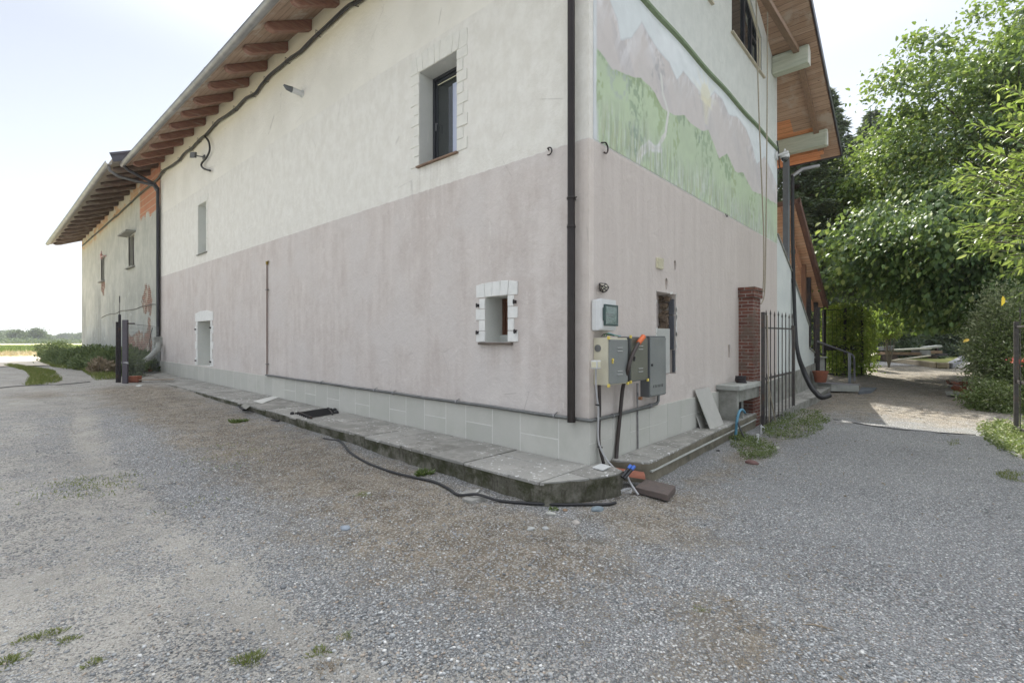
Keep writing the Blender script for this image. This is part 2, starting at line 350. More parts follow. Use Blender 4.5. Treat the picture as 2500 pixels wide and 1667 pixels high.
def brickmat(name, c1, c2, mo, bw=.24, bh=.068, plane='xz', soot=None, rowm=.012):
    q = NM(name); x, y, z = q.xyz(); cb = q.n('ShaderNodeCombineXYZ'); u = {'xz': x, 'yz': y, 'sum': q.math('ADD', x, y)}[plane]
    dj = q.noise(7, 2, .5, col=True); q.L(u, cb.inputs[0]); q.L(z, cb.inputs[1])
    v = q.n('ShaderNodeVectorMath', operation='MULTIPLY_ADD'); q.L(dj, v.inputs[0]); v.inputs[1].default_value = (.012, .012, 0); q.L(cb.outputs[0], v.inputs[2])
    b = q.n('ShaderNodeTexBrick'); q.L(v.outputs[0], b.inputs[0]); b.inputs['Scale'].default_value = 1
    for k, vv in (('Color1', (*c1, 1)), ('Color2', (*c2, 1)), ('Mortar', (*mo, 1))): b.inputs[k].default_value = vv
    b.inputs['Mortar Size'].default_value = rowm; b.inputs['Mortar Smooth'].default_value = .3; b.inputs['Brick Width'].default_value = bw; b.inputs['Row Height'].default_value = bh; b.inputs['Bias'].default_value = 0
    c = q.mix(q.math('MULTIPLY', q.ramp(q.noise(5, 5, .7), .4, .7), .6), b.outputs[0], tuple(k*.55 for k in c1))
    if soot: c = q.mix(q.math('MULTIPLY', q.ramp(q.noise(1.7, 5, .7), .48, .62), .8), c, soot)
    h = q.math('ADD', q.math('MULTIPLY', b.outputs[1], -1), q.math('MULTIPLY', q.noise(25, 5, .7), .5)); q.bump(h, .7, .012)
    return q.fin(c, .92, 0, .2)
M['brick'] = brickmat('pillar_brick', (.20, .085, .06), (.135, .058, .048), (.30, .27, .24), .23, .0665, 'sum', rowm=.009, soot=(.15, .12, .095))
M['brick_red'] = brickmat('orange_hollow_brick', (.50, .20, .12), (.40, .16, .10), (.45, .38, .30), .14, .25, 'yz')
M['grass'] = leafmat('grass_blades', (.12, .155, .04), (.24, .27, .085), .22, .6, (.42, .37, .20))
M['weed'] = leafmat('weed_leaves', (.08, .12, .04), (.19, .24, .09), .22, .55, (.42, .42, .30))
M['weed_lit'] = leafmat('sunlit_weed_leaves', (.13, .18, .07), (.25, .30, .12), .25, .55, (.42, .42, .26))  # lighter copy of the weed leaves, sunlight put into the colour
M['tree'] = leafmat('broad_leaves', (.04, .09, .04), (.165, .25, .075), .38, .45, (.36, .42, .14))
M['near_leaf'] = leafmat('long_glossy_leaves', (.11, .18, .05), (.28, .36, .10), .42, .32, (.5, .55, .2))
M['spruce'] = leafmat('spruce_needles', (.035, .06, .035), (.10, .135, .08), .12, .55)
M['hedge'] = leafmat('hedge_needles', (.018, .035, .018), (.035, .06, .025), .12, .6)
M['shrub'] = leafmat('shrub_leaves', (.17, .21, .11), (.36, .40, .23), .25, .5, (.5, .52, .32))  # pale tone stands in for sunlight on the right shrub
M['ivy'] = leafmat('climber_leaves', (.12, .20, .04), (.30, .38, .08), .5, .5, (.5, .52, .14))
M['lavender'] = leafmat('lavender_leaves', (.08, .115, .06), (.17, .21, .10), .15, .7)
M['dry'] = leafmat('dry_twigs', (.22, .17, .12), (.36, .30, .22), .05, .8)
M['far_tree'] = leafmat('far_leaves', (.045, .08, .04), (.10, .145, .065), .15, .6)
M['bark'] = simple('bark', (.10, .08, .06), (.06, .05, .04), 8, .95, bump=.7, bd=.02, st=(2, 2, .5))
M['bark_pale'] = simple('pale_bark', (.20, .18, .14), (.13, .115, .09), 8, .95, bump=.5, bd=.01)
M['yellow_leaf'] = leafmat('yellow_leaf', (.55, .33, .03), (.6, .4, .05), .4, .5)
M['flower'] = leafmat('red_petals', (.5, .02, .06), (.6, .04, .10), .3, .5)
# ================================================================ GROUND
def groundmat():
    q = NM('gravel'); 
    dirt = q.attr('dirt').outputs['Fac']; dust = q.attr('dust').outputs['Fac']
    v = q.map(1.0)
    warp = q.n('ShaderNodeVectorMath', operation='MULTIPLY_ADD'); q.L(q.noise(9, 3, .6, col=True), warp.inputs[0]); warp.inputs[1].default_value = (.03, .03, 0); q.L(v, warp.inputs[2])
    v1 = q.voro(82, warp.outputs[0]); v2 = q.voro(150, warp.outputs[0]); v3 = q.voro(26, warp.outputs[0])
    c1 = q.xyz(v1[1])[0]; c2 = q.xyz(v2[1])[1]; c3 = q.xyz(v3[1])[2]
    pick = q.mix(q.ramp(q.noise(1.7, 3, .6), .40, .60), c1, c2)
    side = q.ramp(q.xyz()[0], -3.2, 1.5)
    col = q.mix(pick, (.10, .106, .108), (.50, .51, .50))
    col = q.mix(q.ramp(c1, .88, .95), col, (.70, .70, .68))
    col = q.mix(q.ramp(c2, .93, .97), col, (.38, .29, .22))
    col = q.mix(q.math('MULTIPLY', q.ramp(v1[0], .42, .70), .6), col, (.075, .073, .07))
    col = q.mix(q.math('MULTIPLY', side, .35), col, q.mix(.5, col, (.255, .27, .28)))
    fines = q.mix(q.ramp(q.noise(3, 6, .7), .35, .65), (.34, .318, .27), (.425, .40, .348))
    fines = q.mix(q.math('MULTIPLY', q.ramp(c2, .55, .9), .5), fines, (.52, .505, .46)); fines = q.mix(q.math('MULTIPLY', q.ramp(c2, .3, .05), .5), fines, (.26, .25, .225))
    n1 = q.noise(2.1, 9, .78)
    f = q.math('ADD', dust, q.math('MULTIPLY', q.math('SUBTRACT', n1, .5), 1.5))
    col = q.mix(q.math('MULTIPLY', q.ramp(q.math('ADD', f, q.math('MULTIPLY', q.math('SUBTRACT', c1, .5), .5)), .36, .62), .78), col, fines)
    dcol = q.mix(q.ramp(q.noise(4, 6, .72), .38, .62), (.14, .112, .078), (.27, .225, .16))
    dcol = q.mix(q.math('MULTIPLY', q.ramp(c1, .62, .8), .75), dcol, (.46, .45, .41)); dcol = q.mix(q.math('MULTIPLY', q.ramp(c2, .25, .05), .6), dcol, (.08, .07, .055))
    n2 = q.noise(1.6, 10, .8)
    f2 = q.math('ADD', dirt, q.math('MULTIPLY', q.math('SUBTRACT', n2, .5), 1.6))
    col = q.mix(q.math('MULTIPLY', q.ramp(q.math('ADD', f2, q.math('MULTIPLY', q.math('SUBTRACT', c2, .5), .4)), .45, .72), .85), col, dcol)
    big = q.noise(.45, 4, .6); col = q.mix(.35, col, q.mix(q.ramp(big, .3, .7), (.36, .36, .37), (.64, .63, .62)), 'OVERLAY')
    h = q.math('ADD', q.math('MULTIPLY', v1[0], -1), q.math('MULTIPLY', v2[0], -.6)); h = q.math('ADD', h, q.math('MULTIPLY', v3[0], -.4)); q.bump(h, .9, .014)
    return q.fin(col, .9, 0, .25)
M['ground'] = groundmat()
def axis(lo, a, b, st, hi, g=1.18):
    mid = np.arange(a, b+1e-6, st); L = []; R_ = []; s = st; p = a
    while p > lo: s *= g; p -= s; L.append(p)
    s = st; p = b
    while p < hi: s *= g; p += s; R_.append(p)
    return np.array(L[::-1]+list(mid)+R_)
gxs = axis(-2500, -9, 13, .11, 2500); gys = axis(-400, -6, 19, .11, 3500)
GXm, GYm = np.meshgrid(gxs, gys); X = GXm.ravel(); Y = GYm.ravel()
near = np.exp(-((X-1)**2+(Y-4)**2)/500)
def relief(X, Y):
    n = np.exp(-((X-1)**2+(Y-4)**2)/500)
    tr = sum(np.exp(-((X-x0-.03*Y+.25*np.sin(Y*.35))/.28)**2) for x0 in (-3.55, -5.15))*(Y > -6)
    return (fbm(X*.8, Y*.8, 3)-.5)*.07*n+(fbm(X*4, Y*4, 9)-.5)*.024*n-.03*tr*n
Z = gz(X, Y)+relief(X, Y)
def nearkerb(X, Y):   # distance-like mask to the house footing
    dl = np.where(Y > -.6, np.abs(X+1.0), 9); dr = np.where(X > 0, np.abs(Y+.45), 9)
    return np.minimum(dl, dr)
# ground sinks slightly under the footings so nothing pokes through
inside = (((X > -.75) & (X < 13.5) & (Y > -.15) & (Y < 18)) | ((X > .35) & (X < 8.5) & (Y >= 18) & (Y < 35.3))); Z = np.where(inside, np.minimum(Z, -.3+0*Z), Z)
dirt = np.clip(np.exp(-((X+1.9)/1.15)**2)*sstep(-2.2, -.6, Y)*sstep(14.5, 12.5, Y)*.95, 0, 1)
dirt = np.maximum(dirt, .85*np.exp(-(((X+.3)/1.5)**2+((Y+.9)/.9)**2)))
dirt = np.maximum(dirt, .62*np.exp(-((Y+.9)/.45)**2)*sstep(-.8, .6, X)*sstep(16, 14, X))
dirt = np.maximum(dirt, .62*np.exp(-(((X+1.9)/.9)**2+((Y+2.1)/.45)**2)))
dirt = np.maximum(dirt, .80*sstep(5.2, 9.5, X)*sstep(-6, -4.5, Y)*(Y < 3)*sstep(28, 24, X))
dirt = np.maximum(dirt, .75*np.exp(-(((X+3.7)/.8)**2+((Y-12.3)/1.2)**2)))
dust = np.clip(.56*np.exp(-((X+4.3+.05*Y)/1.35)**2)*sstep(-2.8, -1.2, Y), 0, 1)
dust = np.maximum(dust, .85*np.exp(-(((X+4.9)/1.0)**2+((Y-1.2)/1.2)**2)))
dust = np.maximum(dust, .66*np.exp(-(((X+3.1)/.5)**2+((Y+1.7)/.8)**2)))
dust = np.maximum(dust, sstep(6, 11, Y)*.66); dust = np.where((X > 9), np.maximum(dust, .4), dust)
trk = sum(np.exp(-((X-x0-.03*Y+.25*np.sin(Y*.35))/.30)**2) for x0 in (-3.55, -5.15)); dust = np.maximum(dust, trk*.70*sstep(-3.2, -1.5, Y))
ny, nx = GXm.shape; ii = (np.arange(ny-1)[:, None]*nx+np.arange(nx-1)[None]).ravel()
o = npmesh('ground', np.c_[X, Y, Z], np.c_[ii, ii+1, ii+nx+1, ii+nx], M['ground'], None, True, {'dirt': dirt, 'dust': dust})
tag(o, 'grey gravel and dirt forecourt running round the corner of the house', 'ground', kind='structure')
def gh(x, y): return float(gz(x, y)+relief(np.array([x], float), np.array([y], float))[0])
def sheet(name, poly, z, mat, label, cat):
    m = MB(); m.add([(x, y, z) for x, y in poly], [tuple(range(len(poly)))]); return tag(m.build(name, mat), label, cat, kind='structure')
def fieldmat(name, a, b, sc):
    q = NM(name); c = q.mix(q.ramp(q.noise(sc, 6, .7, q.map((1, .25, 1))), .35, .65), a, b); c = q.mix(q.ramp(q.noise(sc*.1, 3, .6), .5, .7), c, tuple(v*.8 for v in b)); return q.fin(c, .95, 0, .1)
sheet('dirt_road', [(-60, 27), (60, 27), (60, 47), (-60, 45)], .345, fieldmat('pale_road', (.62, .57, .48), (.55, .49, .41), .6), 'pale sunlit dirt road crossing behind the barn', 'road')
sheet('field', [(-500, 51), (800, 56), (800, 215), (-500, 205)], .36, fieldmat('green_field', (.28, .36, .10), (.40, .44, .17), .3), 'green crop field beyond the dirt road', 'field')
sheet('stubble_field', [(-2500, 205), (2500, 215), (2500, 3400), (-2500, 3400)], .38, fieldmat('stubble', (.55, .52, .30), (.48, .45, .25), .05), 'pale yellow field stretching to the far trees', 'field')
sheet('field_verge', [(-60, 44), (60, 46), (60, 58), (-60, 53)], .352, fieldmat('dry_verge', (.50, .40, .27), (.42, .35, .21), .8), 'dry tan strip between road and green field', 'verge')
# ================================================================ HOUSE
SL = .53; ZE = 8.0; RX = 3.95; ZR = ZE+SL*RX; HX = 8.23; HY = 18.22; OV = 1.02; VY = -.92; EX = 10.94
def soff(x): return ZE+SL*x if x < RX else ZR-SL*(x-RX)
house = thing('farmhouse', 'large farmhouse with pink and cream rendered walls and a painted landscape on its gable', 'house', (4, 9, 0))
b = MB(); b.prism([(0, 0, -.6), (HX, 0, -.6), (HX, 0, soff(HX)+.01), (RX, 0, ZR+.01), (0, 0, ZE+.01)], (0, HY, 0))
wall = b.build('wall', M['plaster'], house)
def cutL(px0, px1, pt, pb, d):      # opening in the long wall from picture edges: left x, right x, top y at left edge, bottom y at left edge
    y1, z1 = WL(px0, pt); _, z0 = WL(px0, pb); y0, _ = WL(px1, pb)
    return y0, y1, z0, z1, MB().box(-.2, d, y0, y1, z0, z1)
W1 = cutL(1024, 1116, 178, 407, .34); W2 = cutL(1185, 1240.5, 725.7, 835, .42); W3 = cutL(484, 504, 502.4, 622, .30); W4 = cutL(483, 514.6, 785.4, 891.5, .34)
cuts = [k[4] for k in (W1, W2, W3, W4)]
hx0, hz1 = WG(1602.6, 711); hx1, _ = WG(1650, 713); _, hz0 = WG(1650, 912)
hole = MB().box(hx0, hx1, -.2, .26, hz0, hz1); cuts.append(hole)
sx0, sz1 = WG(1777, 842); sx1, sz0 = WG(1783, 873); cuts.append(MB().box(sx0, sx1, -.1, .08, sz0, sz1))
# gable window under the roof slope: slanted head
gx0, gz0_ = WG(1786.5, 84); gx1, _ = WG(1860, 176); gzb = .5*(gz0_+WG(1860, 180)[1])
gw = MB(); gw.prism([(gx0, -.2, gzb), (gx1, -.2, gzb), (gx1, -.2, soff(gx1)-.42), (gx0, -.2, soff(gx0)-.42)], (0, .36, 0)); cuts.append(gw)
# second, further window on the gable: only its sill end shows at the top edge of the picture
g2x1, g2z = WG(1736, 8); cuts.append(MB().box(g2x1-1.5, g2x1-.05, -.2, .16, g2z, g2z+.95))
for ox, oz, rx, rz in [(*WG(1648, 648), .040, .085), (*WG(1627, 693), .045, .10)]:
    m = MB(); n = 14; m.prism([(ox+rx*math.cos(a)*(1+.15*math.sin(3*a)), -.1, oz+rz*math.sin(a)*(1+.12*math.cos(2*a))) for a in [2*math.pi*i/n for i in range(n)]], (0, .1+.05, 0)); cuts.append(m)
boolcut(wall, cuts)
# ragged mortar left round the broken-out hole and the two small holes
def chip(m, _):
    t = random.random(); e = random.choice('LRRRRTB'); cx_, cz_, hw, hh = (hx0+hx1)/2, (hz0+hz1)/2, (hx1-hx0)/2+.008, (hz1-hz0)/2+.008
    u, v = {'L': (-hw, -hh+2*hh*t), 'R': (hw, -hh+2*hh*t), 'T': (-hw+2*hw*t, hh), 'B': (-hw+2*hw*t, -hh)}[e]; s = random.uniform(.010, .04); a = random.uniform(-.6, .6)+(0 if e in 'LR' else 1.57)
    pl = [(s*random.uniform(.3, .9)*math.cos(k*1.05), s*random.uniform(.8, 2.0)*math.sin(k*1.05)) for k in range(6)]
    m.prism([(cx_+u+p[0]*math.cos(a)-p[1]*math.sin(a), -.006, cz_+v+p[0]*math.sin(a)+p[1]*math.cos(a)) for p in pl], (0, .0055, 0))
pieces('mortar_chip', M['mortar'], wall, chip, range(30))
hzm = hz0+(hz1-hz0)*.56
m = MB()
for i in range(40):
    u = .11+.14*random.random(); v = random.uniform(hzm, hz1-.03); s_ = random.uniform(.025, .06)
    m.obox((hx1-.005-random.uniform(0, .03), u, v), (.02+s_*.3, random.uniform(-.01, .01), random.uniform(-.01, .01)), (0, s_*.8, random.uniform(-.02, .02)), (0, random.uniform(-.02, .02), s_*.6))
m.build('rubble_masonry', simple('rubble', (.26, .20, .14), (.13, .10, .075), 9, .95, bump=.6), wall, .008)
m = MB(); zt = hz0+(hz1-hz0)*.74
m.box(hx1-.03, hx1-.001, .022, .10, hzm-.3, zt-.006); m.box(hx1-.03, hx1-.001, .022, .10, zt+.006, hz1-.07); m.box(hx1-.022, hx1-.001, .010, .05, hz0+.02, hzm-.31)
m.build('dark_block', simple('slate_block', (.10, .105, .12), (.08, .085, .095), 6, .8), wall, .003)
MB().box(hx0+.01, hx1-.13, .035, .055, hz0+.015, hz0+(hz1-hz0)*.565).build('filler_panel', simple('filler_board', (.44, .45, .42), (.38, .39, .36), 5, .8), wall, .003)
# mural -----------------------------------------------------------
def G(px, py): return WG(px, py)
def zline(pts):
    P = sorted(WG(1350+a*.3827, b_*.3827) for a, b_ in pts); return np.array([p[0] for p in P]), np.array([p[1] for p in P])
mz0, mz1 = 3.745, 5.975; mx0, mx1 = .085, HX
nxm, nzm = 620, 230
xs = np.linspace(mx0, mx1, nxm); zs = np.linspace(mz0, mz1, nzm); XM, ZM = np.meshgrid(xs, zs); xm = XM.ravel(); zm = ZM.ravel()
hx, hz = zline([(245, 270), (300, 320), (380, 440), (460, 470), (560, 490), (610, 540), (650, 600), (700, 690), (760, 720), (840, 740), (880, 790), (950, 830), (990, 820), (1020, 900), (1060, 1010), (1110, 975), (1160, 1085), (1210, 1100), (1270, 1215), (1330, 1245), (1425, 1300)])
px_, pz_ = zline([(300, -60), (360, 0), (410, 130), (430, 262), (500, 240), (530, 190), (565, 140), (610, 220), (680, 330), (740, 400), (790, 510), (830, 455), (880, 520), (940, 590), (980, 650), (1030, 590), (1080, 640), (1120, 735), (1170, 745), (1230, 820), (1270, 930), (1300, 1050), (1350, 1000), (1400, 1110), (1425, 1180)])
wob = (fbm(xm*3, zm*3, 5)-.5)*.12
hl = np.interp(xm, hx, hz)+wob*.7; pl = np.interp(xm, px_, pz_)+wob*.5
c = np.zeros((len(xm), 3)); c[:] = (.56, .62, .63)
c += ((fbm(xm*1.3, zm*2, 21)-.5)*.08)[:, None]
def lay(mask, col): 
    global c; mask = np.clip(mask, 0, 1)[:, None]; c = c*(1-mask)+np.array(col)*mask
cl = sstep(.52, .68, fbm(xm*1.1, zm*3.2, 33)); lay(cl*.45, (.66, .70, .72))
mt = sstep(0, .02, pl-zm)
dm = pl-zm
lay(mt, (.50, .445, .42))
stro = fbm(xm*5+zm*3.3, zm*1.2, 41, 5); stro2 = fbm(xm*7-zm*4, zm*1.6, 45, 5)
lay(mt*sstep(.5, .62, stro)*sstep(.95, .1, dm)*.45, (.34, .33, .36))
lay(mt*sstep(.50, .62, stro2)*sstep(.6, .02, dm)*.5, (.62, .61, .63))
lay(mt*sstep(.58, .66, fbm(xm*14, zm*5, 47))*sstep(.3, .0, dm)*.5, (.68, .68, .70))
lay(mt*sstep(.45, .7, fbm(xm*2, zm*2, 51))*.35, (.47, .44, .42))
lay(np.exp(-(dm/.012)**2)*.35, (.30, .30, .34))
def spot(a, b_, rx, rz): X0, Z0 = WG(1350+a*.3827, b_*.3827); return ((xm-X0)/rx)**2+((zm-Z0)/rz)**2, X0, Z0
d, X0, Z0 = spot(975, 625, 1, 1); ang = np.arctan2(zm-Z0, xm-X0); rad = np.sqrt(d)
lay(sstep(.55, .05, rad/(1+.5*np.sin(ang*11)))*(zm > Z0-.12)*.45, (.66, .64, .46)); lay(sstep(.26, .20, rad)*(zm > Z0-.10)*.55, (.66, .61, .34)); lay(sstep(.30, .05, np.abs(xm-X0)+.3*(Z0-zm))*(zm < Z0)*(zm > Z0-.45)*.6, (.64, .6, .36))
gr = sstep(0, .015, hl-zm); lay(gr, (.37, .51, .26)); lay(gr*sstep(.4, .7, fbm(xm*1.5, zm*1.5, 61))*.4, (.34, .45, .27))
lay(gr*sstep(.12, 0, hl-zm)*sstep(.5, .6, fbm(xm*9, zm*6, 63))*.7, (.17, .28, .10))
for i, (a, b_, rx, rz, cc) in enumerate([(285, 520, .13, .32, (.20, .31, .06)), (420, 500, .32, .30, (.30, .38, .33)), (530, 580, .24, .42, (.13, .24, .11)), (520, 490, .3, .12, (.18, .29, .08)), (640, 575, .26, .26, (.19, .31, .07)), (685, 720, .16, .42, (.21, .33, .08)), (680, 610, .2, .2, (.18, .3, .07)), (805, 730, .38, .16, (.14, .25, .12)), (785, 905, .16, .42, (.22, .34, .09)), (515, 840, .16, .42, (.14, .24, .16)), (545, 900, .22, .3, (.15, .25, .18)), (935, 860, .22, .20, (.12, .22, .14)), (985, 985, .30, .46, (.17, .29, .13)), (915, 900, .1, .4, (.16, .27, .1)), (1105, 1060, .4, .3, (.14, .27, .10)), (1150, 1200, .2, .5, (.23, .33, .08)), (1090, 1030, .3, .1, (.16, .3, .06)), (310, 335, .12, .1, (.16, .30, .12)), (730, 790, .1, .2, (.2, .3, .1)), (1270, 1320, .3, .3, (.2, .32, .08)), (590, 800, .08, .3, (.2, .3, .14)), (1210, 1110, .18, .1, (.15, .25, .1))]):
    d, _, _ = spot(a, b_, rx, rz); dab = fbm(xm*16, zm*11, 70+i, 3)
    lay(gr*sstep(1.15, .5, d)*sstep(.46, .60, dab)*.7, cc)
X1, Z1 = WG(1350+690*.3827, 480*.3827)
d, _, _ = spot(670, 460, .3, .35); lay(sstep(1.1, .4, d)*sstep(.5, .6, fbm(xm*18, zm*12, 95))*.6, (.27, .27, .29))
def pathm(pts, w_):
    P = [WG(1350+a*.3827, b_*.3827) for a, b_ in pts]; dd = np.full(len(xm), 9.)
    for (ax, az), (bx, bz) in zip(P[:-1], P[1:]):
        vx, vz = bx-ax, bz-az; t = np.clip(((xm-ax)*vx+(zm-az)*vz)/(vx*vx+vz*vz), 0, 1); dd = np.minimum(dd, np.hypot(xm-ax-t*vx, zm-az-t*vz))
    return dd+(fbm(xm*9, zm*9, 81)-.5)*w_*.8, w_
dd, w_ = pathm([(688, 480), (700, 600), (735, 720), (715, 860), (690, 900), (668, 950)], .045); lay(sstep(w_, w_*.5, dd), (.55, .55, .50))
dd, w_ = pathm([(680, 945), (650, 950), (610, 925), (575, 960), (548, 1000), (540, 1060)], .075); lay(sstep(w_, w_*.5, dd), (.60, .60, .60)); lay(sstep(w_*.5, w_*.1, dd)*.5, (.52, .50, .38))
tg = sstep(.72, .12, zm-mz0+(fbm(xm*1.1, zm*0, 90)-.5)*.5); tx = fbm(xm*26, zm*3.2, 91, 4); tx2 = fbm(xm*30+7, zm*3, 97, 4)
lay(gr*tg*sstep(.46, .56, tx)*.55, (.33, .38, .34)); lay(gr*tg*sstep(.52, .60, tx2)*.6, (.17, .25, .12)); lay(gr*tg*sstep(.56, .62, fbm(xm*28+3, zm*4, 99, 4))*.5, (.50, .54, .52)); lay(gr*tg*sstep(.57, .62, fbm(xm*22+3, zm*3, 105, 4))*.55, (.32, .38, .15))
edge = sstep(.10, .06, xm-mx0+(fbm(zm*2, zm*0+1, 7)-.5)*.05); lay(edge, (.52, .56, .58))
c *= (1+(fbm(xm*9, zm*9, 111, 4)[:, None]-.5)*.16); g_ = c.mean(1, keepdims=True); c = (g_+(c-g_)*.72)*.95; c = (c*.82+np.array((.62, .62, .58))*.18)*1.12
ii = (np.arange(nzm-1)[:, None]*nxm+np.arange(nxm-1)[None]).ravel()
q = NM('mural_paint'); q.bump(q.noise(18, 6, .7), .3, .012); M['mural'] = q.fin(q.attr('paint').outputs['Color'], .9, 0, .2)
npmesh('mural', np.c_[xm, np.full(len(xm), -.004)+(fbm(xm*2, zm*2, 2)-.5)*.002, zm], np.c_[ii, ii+1, ii+nxm+1, ii+nxm], M['mural'], wall, True, {'paint': np.clip(c, 0, 1)})['label'] = 'painted landscape of green hills, mauve mountains, path and rising sun'
m = MB(); n = 60
for i in range(n):
    x0 = .02+(HX-.03)*i/n; x1 = .02+(HX-.03)*(i+1)/n; j = lambda x: 6.0+.012*math.sin(x*3.1)
    m.hexa([(x0, -.05, j(x0)-.03), (x1, -.05, j(x1)-.03), (x1, -.001, j(x1)-.05), (x0, -.001, j(x0)-.05), (x0, -.05, j(x0)+.012), (x1, -.05, j(x1)+.012), (x1, -.001, j(x1)+.022), (x0, -.001, j(x0)+.022)])
m.build('string_course', M['green_mould'], house)
# windows ---------------------------------------------------------
def quoins(yA, yB, z0, z1, name, wmin, wmax, hq, th=.022, arch=.0, lh=.22, nv=5, par=None, mt=None):
    m = MB()
    for side in (0, 1):
        z = z0; k = 0
        while z < z1-.02:
            h = min(hq*random.uniform(.95, 1.05), z1-z); wd = (wmax if k % 2 == 0 else wmin)*random.uniform(.96, 1.04)
            a, b_ = (yA-wd, yA-.001) if side == 0 else (yB+.001, yB+wd)
            m.box(-th, .004, a, b_, z+.004, z+h-.004); z += h; k += 1
    L = yB-yA+2*wmax; y0 = yA-wmax
    for i in range(nv):
        a0 = i/nv; a1 = (i+1)/nv; f = lambda u: arch*(1-(2*u-1)**2)
        sk_ = lambda u: (u-.5)*(-.25*L*.35)
        ya0, ya1 = y0+a0*L+sk_(a0)*(i > 0), y0+a1*L+sk_(a1)*(i < nv-1); yt0, yt1 = y0+a0*L, y0+a1*L
        g = .003
        m.hexa([(-th, ya0+g, z1+.004), (-th, ya1-g, z1+.004), (.004, ya1-g, z1+.004), (.004, ya0+g, z1+.004), (-th, yt0+g, z1+lh+f(a0)), (-th, yt1-g, z1+lh+f(a1)), (.004, yt1-g, z1+lh+f(a1)), (.004, yt0+g, z1+lh+f(a0))])
    return m.build(name, mt or M['white_stone'], par, .005, jit=.004)
def window(W, fr=.05, matf=None, depth=.27, lab=None, mull=True):
    y0, y1, z0, z1 = W[:4]; mf = matf or M['frame']
    m = MB(); a = fr
    for i, (dx, w_) in enumerate(((0, a), (.022, a+.045))):
        d0 = depth+dx; 
        m.box(d0, d0+.05, y0+.001+i*a, y0+w_, z0+.001+i*a, z1-.001-i*a); m.box(d0, d0+.05, y1-w_, y1-.001-i*a, z0+.001+i*a, z1-.001-i*a)
        m.box(d0+.001, d0+.049, y0+w_, y1-w_, z1-w_, z1-.001-i*a); m.box(d0+.001, d0+.049, y0+w_, y1-w_, z0+.001+i*a, z0+w_)
    f = m.build('window', mf, wall, .004)
    MB().box(depth+.035, depth+.04, y0+a+.03, y1-a-.03, z0+a+.03, z1-a-.03).build('pane', M['glass'], f)
    if lab: f['label'] = lab
    return f
w1 = window(W1, .05, None, .262, 'dark framed window with a pale curtain in the cream upper wall')
y0, y1, z0, z1 = W1[:4]
m = MB(); m.box(.291, .2945, y0+.10, 2.67, z0+.10, z1-.22); m.build('curtain', M['curtain'], w1)
m = MB(); m.tube([(.262, y1-.12, z0+.72), (.235, y1-.12, z0+.72), (.235, y1-.12, z0+.60)], .008, 6); m.build('handle', M['zinc'], w1)
MB().box(.27, .275, y0+.12, y1-.12, z1-.14, z1-.125).build('roller_rail', M['cream_plastic'], w1)
MB().box(-.05, .262, y0-.03, y1+.04, z0-.025, z0+.002).build('sill', simple('tan_sill', (.24, .16, .11), (.18, .12, .085), 5, .8), w1, .004)
quoins(y0, y1, z0, z1, 'quoin_surround', .13, .22, .165, .012, .06, .24, 9, wall, M['soft_stone'])
w2 = window(W2, .045, M['wood_red'], .335, 'small brown wooden window low in the pink wall'); y0, y1, z0, z1 = W2[:4]
m = MB(); m.box(.29, .33, y0, y1, z0, z0+.1); m.build('sill_block', M['reveal'], w2)
m = MB()
for yy in (y0+.09, y0+.155): m.box(.334, .345, yy, yy+.018, z0+.16, z1-.06)
m.build('muntin', M['wood_red'], w2)
MB().box(-.05, .05, y0-.09, y1+.10, z0-.035, z0-.005).build('sill', simple('dark_sill', (.13, .10, .08), (.09, .075, .06), 5, .8), w2, .004)
quoins(y0, y1, z0, z1, 'quoin_surround', .11, .175, .155, .013, .03, .17, 5, wall)
def hng(m, p):
    yy, zz = WL(p[0], p[1]); m.box(-.05, .0, yy-p[2], yy+p[2], zz-.02, zz+.02)
    if p[2] < .02: m.tube([(-.045, yy, zz-.03), (-.045, yy, zz+.03)], .009, 6)
pieces('shutter_hinge', M['dark_iron'], wall, hng, [(1169, 746, .012), (1168.5, 812, .012), (1259.5, 737, .012), (1261, 809, .012), (479.5, 804, .03), (480, 880, .03), (516, 800, .03), (516, 883, .03)])
y0, y1, z0, z1 = W3[:4]; quoins(y0, y1, z0, z1, 'quoin_surround', .10, .16, .2, .010, .04, .2, 5, wall, M['soft_stone'])
MB().box(-.04, .05, y0-.08, y1+.08, z0-.03, z0-.002).build('sill', M['concrete'], wall)
y0, y1, z0, z1 = W4[:4]; quoins(y0, y1, z0, z1, 'quoin_surround', .14, .22, .24, .014, .07, .25, 3, wall)
MB().box(.02, .28, y0+.001, y0+.03, z0+.02, z1-.02).build('shutter', M['dark_iron'], wall)
# gable window
m = MB(); zt = lambda x: soff(x)-.42; yb = .09
def gbar(a, b_, w_): m.bar((a[0], yb, a[1]), (b_[0], yb, b_[1]), .05, w_, (0, -1, 0) if False else (0, 0, 1))
P = [(gx0+.03, gzb+.03), (gx1-.03, gzb+.03), (gx1-.03, zt(gx1)-.03), (gx0+.03, zt(gx0)-.03)]
m.box(gx0+.001, gx0+.07, .06, .12, gzb, zt(gx0)); m.box(gx1-.07, gx1-.001, .06, .12, gzb, zt(gx1)-.0); m.box(gx0+.07, gx1-.07, .062, .118, gzb, gzb+.07)
m.bar((gx0, .09, zt(gx0)-.04), (gx1, .09, zt(gx1)-.04), .055, .08); xm_ = (gx0+gx1)/2; m.box(xm_-.05, xm_+.05, .064, .116, gzb+.07, zt(xm_)-.05)
m.box(gx1-.55, gx1-.48, .064, .116, gzb+.07, gzb+1.2); m.box(gx1-.48, gx1-.07, .064, .116, gzb+.62, gzb+.69)
gf = m.build('window', M['frame'], wall, .003); gf['label'] = 'dark window with a slanted head high under the gable roof'
